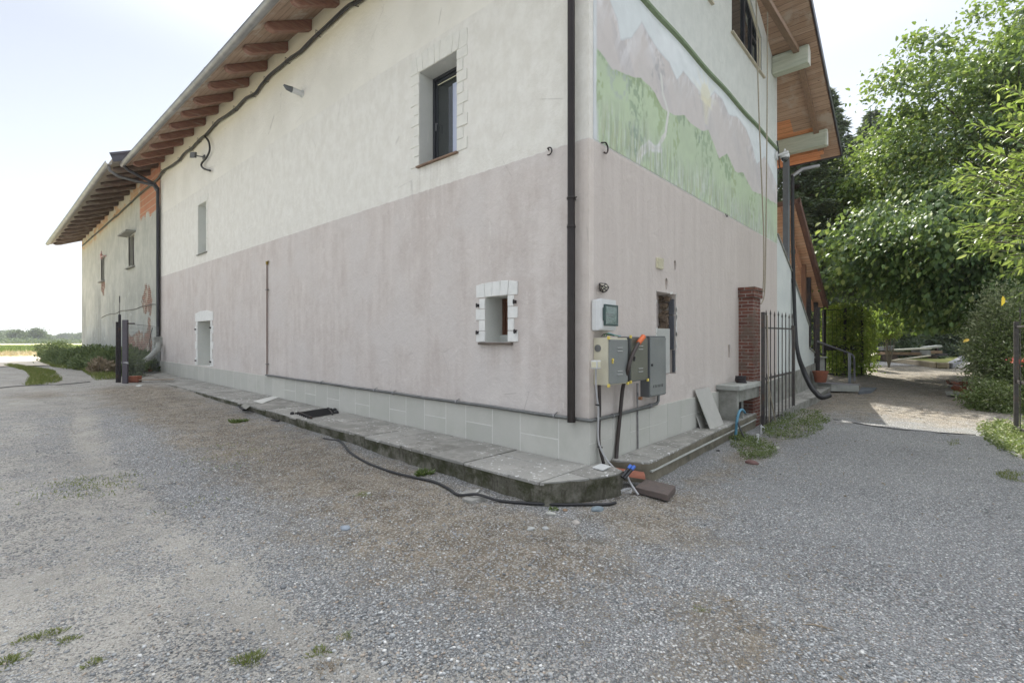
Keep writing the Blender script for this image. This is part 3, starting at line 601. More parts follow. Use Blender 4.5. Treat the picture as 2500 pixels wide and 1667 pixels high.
m = MB(); m.prism([(gx0+.02, .10, gzb+.02), (gx1-.02, .10, gzb+.02), (gx1-.02, .10, zt(gx1)-.03), (gx0+.02, .10, zt(gx0)-.03)], (0, .006, 0)); m.build('pane', M['glass'], gf)
MB().box(gx0-.06, gx1+.12, -.05, .05, gzb-.035, gzb-.003).build('sill', simple('cream_sill', (.52, .47, .36), (.42, .38, .3), 5, .8), gf, .004)
MB().box(g2x1-1.56, g2x1+.03, -.05, .05, g2z-.035, g2z-.003).build('window_sill', bpy.data.materials['cream_sill'], wall, .004)
MB().box(g2x1-1.49, g2x1-.06, .10, .13, g2z+.01, g2z+.94).build('window', M['frame'], wall)
# plinth: real stone panels on pale mortar ------------------------
def pb(y): return .0165*y
def pt_(y): return .475+.0128*y
pl_m = MB(); mo = MB()
def slabquad(f, u0, u1, za0, za1, zb0, zb1, p0, p1, mb):
    mb.hexa([f(u0, p0, za0), f(u1, p0, za1), f(u1, p1, za1), f(u0, p1, za0), f(u0, p0, zb0), f(u1, p0, zb1), f(u1, p1, zb1), f(u0, p1, zb0)])
fL = lambda u, p, z: (p, u, z); fR = lambda u, p, z: (u, p, z)
y = -.03; k = 0
while y < HY:
    wd = random.uniform(.42, .62); e = min(y+wd, HY); g = .007
    zb = lambda v: max(pb(v)-.04, -.04); tt = lambda v: pt_(v)
    if k % 2 == 0 or y > 8: slabquad(fL, y+g, e-g, zb(y), zb(e), tt(y), tt(e), -.032, -.002, pl_m)
    else:
        mid = random.uniform(.45, .58); h = lambda v: zb(v)+(tt(v)-zb(v))*mid
        slabquad(fL, y+g, e-g, zb(y), zb(e), h(y)-g, h(e)-g, -.032, -.002, pl_m); slabquad(fL, y+g, e-g, h(y)+g, h(e)+g, tt(y), tt(e), -.0325, -.002, pl_m)
    y = e; k += 1
slabquad(fL, -.026, HY, -.1, pb(HY)-.1, pt_(0)-.003, pt_(HY)-.003, -.0305, .002, mo)
x = -.034; k = 0
px1 = WG(1798, 975)[0]
tR = lambda v: .478+.010*v; bR = lambda v: -.06-.0*v
while x < px1:
    wd = random.uniform(.44, .62); e = min(x+wd, px1); h = lambda v: .235+.006*v; s0 = x+(.004 if k else 0)
    if k % 3 != 1: slabquad(fR, s0, e-.004, bR(x), bR(e), h(x)-.004, h(e)-.004, -.032, -.002, pl_m); slabquad(fR, s0, e-.004, h(x)+.004, h(e)+.004, tR(x), tR(e), -.0325, -.002, pl_m)
    else: slabquad(fR, s0, e-.004, bR(x), bR(e), tR(x), tR(e), -.032, -.002, pl_m)
    x = e; k += 1
slabquad(fR, -.026, px1, -.1, -.1, tR(0)-.003, tR(px1)-.003, -.0285, .002, mo)
pp = pl_m.build('plinth', M['plinth'], house, .002); mo.build('plinth_mortar', M['mortar'], pp)
# roof ------------------------------------------------------------
def slopeslab(m, xa, xb, ya, yb, t, f=soff, off=0):
    za, zb = f(xa)+off, f(xb)+off
    m.hexa([(xa, ya, za), (xb, ya, zb), (xb, yb, zb), (xa, yb, za), (xa, ya, za+t), (xb, ya, zb+t), (xb, yb, zb+t), (xa, yb, za+t)])
roof = MB(); slopeslab(roof, -OV, RX, VY, HY+.05, .10, off=.03); slopeslab(roof, RX, EX, VY, HY+.05, .10, off=.03); ro = roof.build('roof', M['roof'], house)
m = MB(); slopeslab(m, -OV+.01, -.001, .0, HY, .028); slopeslab(m, -OV+.01, RX, VY+.02, -.0015, .028); m.build('eave_boards', M['soffit_old'], ro)
m = MB(); slopeslab(m, RX, 9.9, VY+.02, -.0015, .028); slopeslab(m, HX+.001, 9.5, -.001, 7, .028); slopeslab(m, 9.5, EX-.02, -.35, 7, .0275) if False else slopeslab(m, 9.9, EX-.02, VY+.02, -.46, .028); m.build('soffit_boards', M['soffit'], ro)
m = MB(); slopeslab(m, 9.5, EX-.02, .0, 7, .0275); slopeslab(m, 9.9, EX-.02, -.455, -.001, .0275); m.build('fresh_soffit_boards', M['soffit_new'], ro)['label'] = 'fresh orange boards at the porch end of the roof'
m = MB(); slopeslab(m, -OV, RX, VY-.025, VY-.001, .17, off=-.015); slopeslab(m, RX, EX, VY-.025, VY-.001, .17, off=-.015); m.box(EX, EX+.02, VY-.02, 7, soff(EX)-.02, soff(EX)+.15); m.build('verge_flashing', M['fascia'], ro)
for k in range(17):     # left eave rafters, shaped tails
    y = 17.74-1.1*k; f = lambda x: soff(x)
    o = -OV+.13; m = MB(); h = .20
    m.prism([(.0, y-.075, f(0)-.002), (0, y-.075, f(0)-h-.01), (o+.16, y-.075, f(o+.16)-h), (o+.03, y-.075, f(o+.03)-h*.62), (o, y-.075, f(o)-h*.25), (o, y-.075, f(o)-.002)], (0, .15, 0)); m.build('rafter', M['rafter'], ro, .012, jit=.004)
m = MB(); slopeslab(m, -OV+.1, 7.87, -.57, -.45, .105, off=-.107); slopeslab(m, 8.1, EX-.35, -.57, -.45, .105, off=-.107); m.build('rafter', M['rafter_g'], ro, .006)
m = MB(); slopeslab(m, EX-.42, EX-.3, -.57, 5, .12, off=-.12); m.build('end_beam', M['soffit_new'], ro, .006)
for xx, x2, zt_, zb_, yb_ in ((7.74, 8.0, None, None, 3), (9.98, 10.18, None, None, 6)):
    zt2 = soff(xx)-.06 if xx < 9 else soff(xx)-.03; m = MB(); m.box(xx, x2, -.735, (-.001 if xx < 9 else 6), zt2-.42, zt2); p_ = m.build('purlin', M['purlin'], ro, .02, jit=.004)
    p_['label'] = 'whitewashed beam at the wall corner' if xx < 9 else 'whitewashed beam carried by the grey steel post'
    MB().box(xx+.01, x2-.01, -.745, -.737, zt2-.41, zt2-.01).build('beam_end', M['purlin_end'], p_, .003)
# gutter, half round
def gutter(xg, zg, ya, yb, r, name, par, dz=0, dxx=0):
    m = MB(); n = 10; vs = []; fs = []
    prof = [(r*math.cos(math.pi+math.pi*i/n), r*math.sin(math.pi+math.pi*i/n)) for i in range(n+1)]; prof = [(prof[0][0]-.012, .0), (prof[0][0]-.004, .014)]+prof
    inner = [(a*.9, b_*.9+.002) for a, b_ in prof[::-1]]; ring = prof+inner; k = len(ring); ns = 18
    for i in range(ns+1):
        t = i/ns; yy = ya+(yb-ya)*t; sag = .012*math.sin(t*9)
        for a, b_ in ring: vs.append((xg+dxx*t+a, yy, zg+dz*t+b_+sag))
    for i in range(ns):
        for j in range(k): fs.append((i*k+j, i*k+(j+1) % k, (i+1)*k+(j+1) % k, (i+1)*k+j))
    fs.append(tuple(range(k))); fs.append(tuple(ns*k+j for j in range(k))); m.add(vs, fs)
    g_ = m.build(name, M['zinc'], par, smooth=True)
    def br(m, yy): t = (yy-ya)/(yb-ya); m.bar((xg+dxx*t+r, yy, zg+dz*t+.0), (xg+dxx*t-r-.01, yy, zg+dz*t+.012), .03, .006)
    pieces('gutter_bracket', M['zinc_dark'], g_, br, np.arange(min(ya, yb)+.3, max(ya, yb), .9)); return g_
zg = soff(-OV)+.0
gutter(-OV-.085, zg+.02, -.9, HY-.02, .085, 'gutter', house)
# downpipe at the near corner
yd = .18; m = MB(); m.tube([(-.095, yd, .47), (-.095, yd, 2.75)], .047, 20); m.tube([(-.095, yd, 2.70), (-.095, yd, 7.3), (-.4, yd, 7.45), (-OV-.05, yd, zg-.08)], .0435, 20); dp = m.build('downpipe', M['pipe_brown'], house, smooth=True)
def clp(m, zz):
    m.lathe((-.095, yd, zz), [(.050, -.012), (.053, -.008), (.053, .008), (.050, .012)], 20)
    if zz != 2.72: m.tube([(-.095, yd-.045, zz), (-.095, yd-.075, zz)], .008, 6); m.tube([(-.095, yd+.045, zz), (-.06, yd+.075, zz)], .008, 6); m.tube([(-.05, yd, zz), (.01, yd, zz)], .007, 6)
pieces('pipe_clip', M['pipe_brown'], dp, clp, (3.05, 5.45, 2.72), smooth=True)
# downpipe at the barn joint
yq = 18.12; m = MB(); m.tube([(-.11, yq, 1.42), (-.11, yq, 6.9), (-.2, yq, 7.02), (-.98, yq-.1, 7.30), (-1.1, yq-.1, 7.42)], .055, 12); m.build('downpipe', M['pipe_blue'], house, smooth=True)['label'] = 'dark downpipe at the joint with the old barn'
# pipes on the wall
m = MB(); ya, za = WL(655, 645); yb_, zb_ = WL(657, 915)
m.tube([(-.03, ya, za), (-.03, ya, zb_)], .014, 8); cp = m.build('copper_pipe', simple('dull_copper', (.16, .09, .07), (.11, .07, .06), 4, .5, .6, 0), house, smooth=True)
m = MB(); m.lathe((-.03, ya, za), [(.016, -.02), (.03, .01), (.03, .04), (.012, .07)], 10); m.box(-.05, -.01, ya-.08, ya+.03, za+.05, za+.065); m.build('brass_valve', simple('brass', (.32, .24, .07), (.22, .16, .05), 6, .4, .8, 0), cp)
pieces('pipe_clip', M['zinc_dark'], cp, lambda m, zz: m.box(-.05, 0, ya-.05, ya+.05, zz-.008, zz+.008), (za-.6, zb_+.25))
pts = [(-.052, ya, pt_(ya)+.03)]
for i in range(1, 12): yy = ya+(.0-ya)*i/12; pts.append((-.052, yy, pt_(yy)+.028+.004*math.sin(i*2.1)))
pts += [(-.052, -.02, .505), (-.045, -.052, .505), (0.02, -.055, .507)]
for px, py in ((1497, 1014.5), (1540, 1003), (1575, 993.5), (1593, 988)): xx, zz = WG(px, py, -.055); pts.append((xx, -.055, zz))
xx, zz = WG(1603, 985, -.06); pts += [(xx, -.06, zz), (xx+.05, -.06, zz+.03), (xx+.055, -.06, zz+.16)]
m = MB(); m.tube(pts, .021, 12); gp_ = m.build('service_pipe', M['galv'], house, smooth=True)
def c1_(m, yy): m.tube([(-.052, yy-.012, pt_(yy)+.03), (-.052, yy+.012, pt_(yy)+.03)], .029, 10); m.tube([(-.052, yy, pt_(yy)+.05), (0, yy, pt_(yy)+.07)], .006, 6)
pieces('pipe_clip', M['zinc'], gp_, c1_, (6.2, 4.3, 3.75, 2.2, .45), smooth=True)
def c2_(m, px): xx, zz = WG(px, 1015 if px < 1500 else 990, -.055); m.tube([(xx-.012, -.055, zz+.003), (xx+.012, -.055, zz-.003)], .028, 10)
pieces('pipe_clip', M['zinc'], gp_, c2_, (1495, 1587), smooth=True)
# iron hooks
def arcpts(c, r, a0, a1, ax, n=10): return [Vector(c)+Vector(ax)*r*math.cos(R(a0+(a1-a0)*i/n))+Vector((0, 0, 1))*r*math.sin(R(a0+(a1-a0)*i/n)) for i in range(n+1)]
m = MB(); yy, zz = WL(1345, 372); m.tube([(0.0, yy+.03, zz+.03), (-.03, yy+.02, zz+.04)]+arcpts((-.04, yy, zz), .045, 60, 300, (0, 1, 0)), .008, 6); m.build('wall_hook', M['dark_iron'], wall)
m = MB(); xx, zz = WG(1470, 363); m.tube(arcpts((xx, -.04, zz), .065, 80, -110, (1, 0, 0)), .010, 6); m.tube([(xx, -.04, zz+.062), (xx-.03, 0.01, zz+.062)], .008, 6); m.build('wall_hook', M['dark_iron'], wall)
m = MB(); xx, zz = WG(1769, 523); m.tube(arcpts((xx, -.04, zz), .055, -170, -10, (1, 0, 0)), .008, 6); m.build('wall_hook', M['dark_iron'], wall)
# steel porch post
xp_ = 10.08; yp0 = .2; MB().box(xp_-.075, xp_+.075, yp0-.06, yp0+.08, gz(10, 0)-.2, soff(9.98)-.45).build('porch_post', M['grey_iron'], house, .008)
# second downpipe with grey elbow, right corner
m = MB(); xx, zz = WG(1941, 430, .35); m.tube([(xx, .32, 6.0), (xx-.0, .32, 3.0), (xx, -.05, 2.6)], .05, 12)
# (flexible end is its own thing below)
# ================================================================ STAIR WALL + CANOPY (right annex)
stair = thing('covered_staircase', 'outside staircase with a white side wall under an orange boarded lean-to canopy', 'staircase', (11, .5, 0))
xa = HX+.004; xs_end = WG(1988, 800, 0)[0]
zA = WG(1899, 574)[1]; x1, z1_ = WG(1930, 658); x2, z2 = WG(1975, 796)
b = MB(); b.prism([(xa, 0.002, -.5), (xs_end, 0.002, -.5), (xs_end, .002, WG(1988, 862)[1]), (x2, .002, WG(1977, 850)[1]), (x2, .002, z2), (x1, .002, z1_), (xa, .002, zA)], (0, .16, 0)); sw = b.build('side_wall', M['white_plaster'], stair)
m = MB()
for (a, b_) in (((xa, zA), (x1, z1_)), ((x1, z1_), (x2, z2))): m.bar((a[0], .08, a[1]+.02), (b_[0], .08, b_[1]+.02), .22, .035)
m.bar((x2, .08, WG(1977, 850)[1]+.02), (xs_end, .08, WG(1988, 862)[1]+.02), .22, .035)
m.build('coping', M['concrete'], sw)
m = MB(); f2 = lambda v: .30+.018*(v-8)
m.hexa([(5.9, -.03, -.4), (xs_end+.03, -.03, -.4), (xs_end+.03, .001, -.4), (5.9, .001, -.4), (5.9, -.03, .40), (xs_end+.03, -.03, WG(1990, 886)[1]), (xs_end+.03, .001, WG(1990, 886)[1]), (5.9, .001, .40)]); m.build('base_course', M['concrete'], sw, .003)
xc0, xc1, zc0, zc1 = 10.55, 14.75, 5.2, 2.55; slc = (zc0-zc1)/(xc1-xc0); fc = lambda x: zc0-slc*(x-xc0)
m = MB(); slopeslab(m, xc0, xc1, .0, 3.2, .10, fc, .03); cn = m.build('canopy_roof', M['roof'], stair)
m = MB(); slopeslab(m, xc0+.01, xc1-.01, .12, 3.15, .026, fc, 0); m.build('canopy_boards', planks('canopy_boards_wood', (.60, .35, .22), (.66, .43, .29), .11, 0), cn)
m = MB(); slopeslab(m, xc0, xc1+.02, -.03, .02, .17, fc, -.02); m.build('verge_board', simple('brown_verge', (.17, .09, .07), (.12, .07, .055), 5, .8), cn)
m = MB()
for yy in (.35, 1.3, 2.3): slopeslab(m, xc0, xc1, yy, yy+.10, .12, fc, -.122)
m.build('canopy_rafter', simple('orange_rafter', (.46, .25, .15), (.38, .2, .12), 4, .7, st=(1, 8, 8)), cn, .005)
for xx, yy, nm in ((14.45, .28, 'brown'), (13.3, .28, ''), (14.45, 2.6, '')): MB().box(xx-.06, xx+.06, yy-.06, yy+.06, -.1, fc(xx)-.02).build('canopy_post', M['dark_iron'], stair, .006)
for xx in (12.75,): MB().box(xx-.06, xx+.06, .25, .37, -.1, fc(xx)-.02).build('canopy_post', simple('brown_post', (.22, .11, .06), (.16, .08, .05), 4, .7, st=(8, 8, 1)), stair, .006)
for k in range(11):   # stair treads behind the wall
    xk = 13.1-k*.40; MB().box(xk-.4, xk, .17, 2.2, -.2, .15+k*.19).build('step', M['concrete'], stair)
# ================================================================ BARN
BY0, BY1 = HY+.04, 35.7; BX = 9.0
barn = thing('old_barn', 'long old barn with patchy peeling plaster and bare brick, beyond the farmhouse', 'barn', (4, 27, .3))
bz = lambda y: 7.98-.022*(y-BY0)
BW1 = (WL(329.8, 652)[0], WL(315.8, 652)[0], WL(316, 655)[1], WL(316, 579)[1]); BW2 = (WL(257, 686)[0], WL(248, 686)[0], WL(248, 688)[1], WL(248, 630)[1])
b = MB(); b.hexa([(0.012, BY0, -.3), (BX, BY0, -.3), (BX, BY1, -.3), (0.012, BY1, -.3), (0.012, BY0, bz(BY0)), (BX, BY0, bz(BY0)+.4), (BX, BY1, bz(BY1)+.4), (0.012, BY1, bz(BY1))])
bwall = b.build('wall', simple('barn_wall_back', (.42, .41, .34), (.32, .31, .26), 1, .95), barn)
boolcut(bwall, [MB().box(-.2, .3, *w_) for w_ in (BW1, BW2)])
yy_ = np.linspace(BY0, BY1, 420); zz_ = np.linspace(0.0, 1.0, 200); YM, TM = np.meshgrid(yy_, zz_); yv = YM.ravel(); zv = -.3+(bz(yv)+.3-.001)*TM.ravel()
def blob(px, py, rx, ry, seed, f=3):
    yc, zc = WL(px, py); ya_, _ = WL(px-rx, py); yb2, _ = WL(px+rx, py); _, za_ = WL(px, py-ry); _, zb2 = WL(px, py+ry)
    d = np.hypot((yv-yc)/(abs(ya_-yb2)/2), (zv-zc)/(abs(za_-zb2)/2)); return sstep(.06, -.02, d-1.15+(fbm(yv*f, zv*f, seed, 5)-.5)*1.5)
br = np.maximum.reduce([blob(361, 733, 10, 30, 1), blob(335, 838, 20, 22, 2, 2.2), blob(362, 845, 9, 30, 3, 2.5), blob(366, 795, 3.5, 16, 4), blob(253, 700, 5, 16, 5), blob(322, 835, 9, 10, 9)])
yr, zr = WL(343, 555)
up_ = sstep(.03, -.03, (yv-yr))*sstep(-.05, .05, zv-zr-(yr-yv)*.0-.25+(fbm(yv*2.5, zv*2.5, 13)-.5)*.7)
top_ = sstep(.9, .55, (bz(yv)-zv)+(fbm(yv*1.2, zv*1.2, 15)-.5)*.5)*sstep(.46, .6, fbm(yv*1.5, zv*2.5, 19))
st = sstep(.40, .62, fbm(yv*1.1, zv*.35, 23, 5)+.30*sstep(2.7, .6, zv)+.03)*sstep(4.8, 3.0, zv)*np.maximum(sstep(25, 30, yv), .7)
yel = sstep(1.5, .3, bz(yv)-zv)
crack = np.exp(-((zv-2.9-.3*np.sin(yv*.9)-.12*fbm(yv*4, zv*0, 3))/.02)**2)*(yv < 28)
inh = np.zeros(len(yv), bool)
for w_ in (BW1, BW2): inh |= (yv > w_[0]-.02) & (yv < w_[1]+.02) & (zv > w_[2]-.02) & (zv < w_[3]+.02)
ny_ = 420; ii = (np.arange(199)[:, None]*ny_+np.arange(419)[None]).ravel(); fc_ = np.c_[ii, ii+1, ii+ny_+1, ii+ny_]; fc_ = fc_[~inh[fc_].all(axis=1)]
q = NM('peeling_plaster'); A = lambda n: q.attr(n).outputs['Fac']
x, y, z = q.xyz()
pl_ = q.mix(q.ramp(q.noise(1.2, 6, .7), .35, .65), (.48, .48, .425), (.39, .395, .35)); pl_ = q.mix(q.math('MULTIPLY', A('yel'), .4), pl_, (.58, .51, .29))
sk_ = q.noise(1, 6, .75, q.map((1, 6, .7))); pl_ = q.mix(q.math('MULTIPLY', q.ramp(sk_, .5, .65), .35), pl_, (.62, .61, .53))
pl_ = q.mix(q.math('MULTIPLY', q.ramp(q.math('ADD', q.math('MULTIPLY', q.ramp(z, 3.6, .8), .4), q.noise(.9, 5, .7)), .55, .9), .7), pl_, (.45, .475, .46))
pl_ = q.mix(q.math('MULTIPLY', A('stain'), q.math('ADD', .35, q.math('MULTIPLY', q.ramp(sk_, .4, .65), .5))), pl_, (.22, .23, .21))
pl_ = q.mix(q.math('MULTIPLY', A('stain'), q.ramp(q.noise(3, 5, .7), .58, .68)), pl_, (.55, .56, .54)); pl_ = pl_
cb = q.n('ShaderNodeCombineXYZ'); q.L(y, cb.inputs[0]); q.L(z, cb.inputs[1]); bk = q.n('ShaderNodeTexBrick'); q.L(cb.outputs[0], bk.inputs[0]); bk.inputs['Scale'].default_value = 1
for k, vv in (('Color1', (.25, .10, .065, 1)), ('Color2', (.15, .07, .055, 1)), ('Mortar', (.33, .29, .24, 1))): bk.inputs[k].default_value = vv
bk.inputs['Mortar Size'].default_value = .014; bk.inputs['Brick Width'].default_value = .25; bk.inputs['Row Height'].default_value = .075
bc = q.mix(q.ramp(q.noise(2.2, 5, .7), .5, .62), bk.outputs[0], (.38, .35, .29))
b2 = q.n('ShaderNodeTexBrick'); q.L(cb.outputs[0], b2.inputs[0]); b2.inputs['Scale'].default_value = 1; b2.offset = 0
for k, vv in (('Color1', (.52, .20, .11, 1)), ('Color2', (.42, .17, .10, 1)), ('Mortar', (.48, .38, .28, 1))): b2.inputs[k].default_value = vv
b2.inputs['Mortar Size'].default_value = .016; b2.inputs['Brick Width'].default_value = .13; b2.inputs['Row Height'].default_value = .26
c = q.mix(A('brick'), pl_, bc); c = q.mix(A('hollow'), c, b2.outputs[0]); c = q.mix(A('topb'), c, q.mix(.45, b2.outputs[0], (.5, .42, .24)))
q.bump(q.math('ADD', q.math('MULTIPLY', A('brick'), -2.5), q.math('ADD', q.noise(9, 6, .7), q.math('MULTIPLY', A('hollow'), -1.5))), .7, .02); M['peel'] = q.fin(c, .95, 0, .15)
npmesh('plaster_face', np.c_[-.028*(1-br*.8)*(1-up_*.8)+(fbm(yv*1.3, zv*1.3, 31)-.5)*.02, yv, zv], fc_, M['peel'], bwall, True, {'brick': br, 'hollow': up_, 'topb': top_*(1-up_), 'stain': st, 'yel': yel, 'crack': crack})
for w_, lab in ((BW1, None), (BW2, None)):
    m = MB(); y0, y1, z0, z1 = w_; m.box(.13, .18, y0, y0+.06, z0, z1); m.box(.13, .18, y1-.06, y1, z0, z1); m.box(.131, .179, y0+.06, y1-.06, z1-.06, z1); m.box(.131, .179, y0+.06, y1-.06, z0, z0+.06); m.box(.131, .179, (y0+y1)/2-.02, (y0+y1)/2+.02, z0+.06, z1-.06)
    f = m.build('window', simple('grey_old_window', (.14, .13, .12), (.10, .09, .085), 4, .8), bwall); MB().box(.15, .155, y0+.05, y1-.05, z0+.05, z1-.05).build('pane', M['glass'], f)
    MB().box(-.14, .12, y0-.15, y1+.15, z0-.06, z0-.005).build('sill', M['concrete'], f)
y0, y1, z0, z1 = BW1; MB().box(-.35, .02, y0-.25, y1+.35, z1+.02, z1+.09).build('lintel_slab', M['concrete'], bwall, .01)
def bs(x, y): return bz(y)+.02+.42*(x if x < 4.5 else 9-x)
m = MB(); XO = -1.42
for xa_, xb_ in ((XO, 4.5), (4.5, 10)):
    m.hexa([(xa_, BY0-.25, bs(xa_, BY0)), (xb_, BY0-.25, bs(xb_, BY0)), (xb_, BY1+.25, bs(xb_, BY1)), (xa_, BY1+.25, bs(xa_, BY1)), (xa_, BY0-.25, bs(xa_, BY0)+.16), (xb_, BY0-.25, bs(xb_, BY0)+.16), (xb_, BY1+.25, bs(xb_, BY1)+.16), (xa_, BY1+.25, bs(xa_, BY1)+.16)])
br_ = m.build('roof', [simple('old_roof_underside', (.30, .27, .22), (.22, .19, .15), 5, .95, bump=.4)], barn)
m = MB(); m.bar((XO-.02, BY0-.28, bs(XO, BY0)+.20), (4.5, BY0-.28, bs(4.5, BY0)+.20), .03, .30); m.bar((XO-.02, BY0-.31, bs(XO, BY0)+.30), (4.5, BY0-.31, bs(4.5, BY0)+.30), .05, .05); m.build('verge_flashing', M['fascia'], br_)
for k in range(16):
    y = BY0+.35+1.12*k
    if y > BY1: break
    f = lambda x: bs(x, y); r_ = .105; zz0 = f(0)-r_-.02; m = MB()
    m.tube([(.02, y, f(.0)-r_), (-.6, y+random.uniform(-.03, .03), f(-.6)-r_), (XO+.42, y, f(XO+.42)-r_+.0), (XO+.22, y, f(XO+.22)-r_+.02), (XO+.12, y, f(XO+.12)-r_*.5)], [r_, r_*1.02, r_, r_*.86, r_*.4], 12); m.build('rafter', M['rafter_old'], br_, smooth=True, jit=.004)
gutter(XO-.08, bs(XO, BY0)+.03, BY0-.25, BY1+.25, .09, 'gutter', barn, dz=-.022*(BY1-BY0))
m = MB(); m.tube([(XO-.06, BY0-.12, bs(XO, BY0)-.08), (XO-.04, BY0-.12, bs(XO, BY0)-.22), (XO+.2, BY0-.11, bs(XO, BY0)-.36), (-.25, BY0-.12, 6.98), (-.14, BY0-.14, 6.8)], .05, 10); m.build('gutter_outlet', M['zinc_dark'], barn, smooth=True)
m = MB(); yy, zz = WL(251, 622, -.1); m.tube([(0, yy-.5, zz-.12), (-.16, yy-.5, zz-.12), (-.16, yy, zz-.12)], .03, 8); m.lathe((-.16, yy, zz-.25), [(.05, 0), (.05, .15), (.03, .18), (.06, .22), (.03, .34), (.045, .42)], 10); m.build('insulator', [simple('red_white_ceramic', (.62, .58, .55), (.42, .12, .08), 5, .4, bump=0)], bwall)
# rough cement splash and slanting drain at the barn foot
m = MB(); P = [WL(390, 836, -.12), WL(388, 850, -.12), WL(372, 868, -.15), WL(331, 893, -.35)]
pA = AT(388, 838, 17.3); pB = AT(386, 852, 17.2); pC = AT(366, 872, 17.0); pD = AT(331, 895, 16.6); m.tube([pA, pB, pC, pD], [.09, .10, .095, .10], 10); m.build('drain_pipe', M['pale_concrete'], barn, smooth=True)
m = MB(); m.obox(AT(385, 833, 17.55), (.14, 0, 0), (0, .12, 0), (0, 0, .16)); m.build('drain_collar', M['pale_concrete'], barn, .02)
# long black cable bundle along both walls -------------------------
cab = [(877, 0), (839, 23), (759, 99.5), (713, 139.6), (671, 172), (644, 199), (625, 224), (594, 245), (567.5, 271.6), (533, 294.6), (499, 331), (483, 344), (472, 357.7), (449, 375), (434, 394), (403, 413), (384, 436), (372, 447), (330, 483), (296, 516.5), (277, 532), (237, 568), (201, 599)]
pts = []
for i, (px, py) in enumerate([(960, -60), (920, -30)]+cab): y_, z_ = WL(px, py, -.06); pts.append(Vector((-.06, y_, z_)))
def smoothpts(P, n=4, amp=0):
    o_ = []; 
    for i in range(len(P)-1):
        p0, p1, p2, p3 = P[max(i-1, 0)], P[i], P[i+1], P[min(i+2, len(P)-1)]
        for k in range(n):
            t = k/n; o_.append(.5*((2*p1)+(-p0+p2)*t+(2*p0-5*p1+4*p2-p3)*t*t+(-p0+3*p1-3*p2+p3)*t**3)+Vector((0, 0, amp*math.sin(len(o_)*1.3))))
    return o_+[P[-1]]
sp = smoothpts(pts, 4, .012)
cb_ = thing('power_cable', 'thick black power cable bundle clipped under the eaves of house and barn', 'cable', (-.06, 9, 6.9))
for k, (dz_, r_) in enumerate(((0, .021), (-.038, .018), (-.017, .017))): m = MB(); m.tube([p+Vector((-.02*(k == 2), 0, dz_+.008*math.sin(i*.9+k))) for i, p in enumerate(sp)], r_, 7); m.build('strand', M['black'], cb_, smooth=True)
def tie(m, i): m.tube([sp[i]+Vector((.06, 0, .01)), sp[i]+Vector((-.05, 0, .04)), sp[i]+Vector((-.05, 0, -.08)), sp[i]+Vector((.06, 0, -.05))], .008, 5)
pieces('cable_clip', M['dark_iron'], cb_, tie, range(3, len(sp)-1, 6))
m = MB(); lp = smoothpts([Vector((-.08, *WL(px, py, -.08))) for px, py in ((499, 333), (509, 345), (512, 366), (504, 385), (493, 398), (492, 406), (499, 413), (513, 417))], 4); m.tube(lp, .027, 8); m.build('loose_tail', M['black'], cb_, smooth=True)
# small wall floodlight by the loose tail
y_, z_ = WL(494, 388); fl = thing('outdoor_spotlight', 'small grey floodlight on the upper wall beside the looping cable end', 'floodlight', (-.05, y_, z_))
MB().box(-.03, 0, y_-.28, y_-.1, z_-.06, z_+.05).build('mount', M['galv'], fl, .005); m = MB(); m.bar((-.02, y_-.18, z_), (-.2, y_-.05, z_+.03), .03, .03); m.build('bracket', M['galv'], fl); m = MB(); m.obox((-.24, y_-.02, z_+.04), (.04, .05, .02), (-.05, .06, 0), (0, -.02, .08)); m.build('lamp_head', M['zinc_dark'], fl, .01)
# terracotta-free flue pipe high on the cream wall
y_, z_ = WL(738, 230); fp = thing('flue_outlet', 'white horizontal flue pipe with dark cowl on the upper cream wall', 'flue', (0, y_, z_))
ln_ = Vector((-.21, .015, .015)); m = MB(); m.tube([(0, y_, z_), Vector((0, y_, z_))+ln_], .06, 16); m.tube([(.0, y_, z_), (-.012, y_, z_)], .08, 16); m.build('pipe', M['white_plastic'], fp, smooth=True)
m = MB(); e = Vector((0, y_, z_))+ln_; m.tube([e, e+ln_*.1], .062, 14); m.tube([e+ln_*.1, e+ln_*.45, e+ln_*.8+Vector((0, 0, .03))], [.058, .052, .018], 14); m.build('cowl', M['steel_dark'], fp, smooth=True)
# ================================================================ WALKWAY LEFT + RIGHT
def footing(name, outline, ztop, depth, mat, par=None, thick=.03, closed_in=None, rough=.03):
    P = []; 
    for a, b_ in zip(outline[:-1], outline[1:]):
        n = max(1, int(math.hypot(b_[0]-a[0], b_[1]-a[1])/.055)); P += [(a[0]+(b_[0]-a[0])*i/n, a[1]+(b_[1]-a[1])*i/n) for i in range(n)]
    P.append(outline[-1]); P = np.array(P); T = np.gradient(P, axis=0); T /= np.linalg.norm(T, axis=1)[:, None]+1e-9; N = np.c_[T[:, 1], -T[:, 0]]
    rows = np.linspace(0, 1, 9); V = []; s_ = np.cumsum(np.r_[0, np.linalg.norm(np.diff(P, axis=0), axis=1)])
    for r_ in rows:
        off = (fbm(s_*7, r_*4+s_*0, 5, 4)-.55)*rough*2*(.3+r_)+(.018 if r_ < .14 else 0)+.05*max(0, r_-.6)
        z = np.array([ztop(*p) for p in P])-r_*depth-.02*(fbm(s_*3, s_*0, 8)-.5)*(r_ > 0)*0-.012*(fbm(s_*9, s_*0, 18)-.3)*(r_ == 0)
        V.append(np.c_[P+N*off[:, None], z])
    V = np.concatenate(V); n = len(P); ii = (np.arange(8)[:, None]*n+np.arange(n-1)[None]).ravel(); return V, np.c_[ii, ii+1, ii+n+1, ii+n], P
zw = lambda x, y: .0165*max(y, 0)
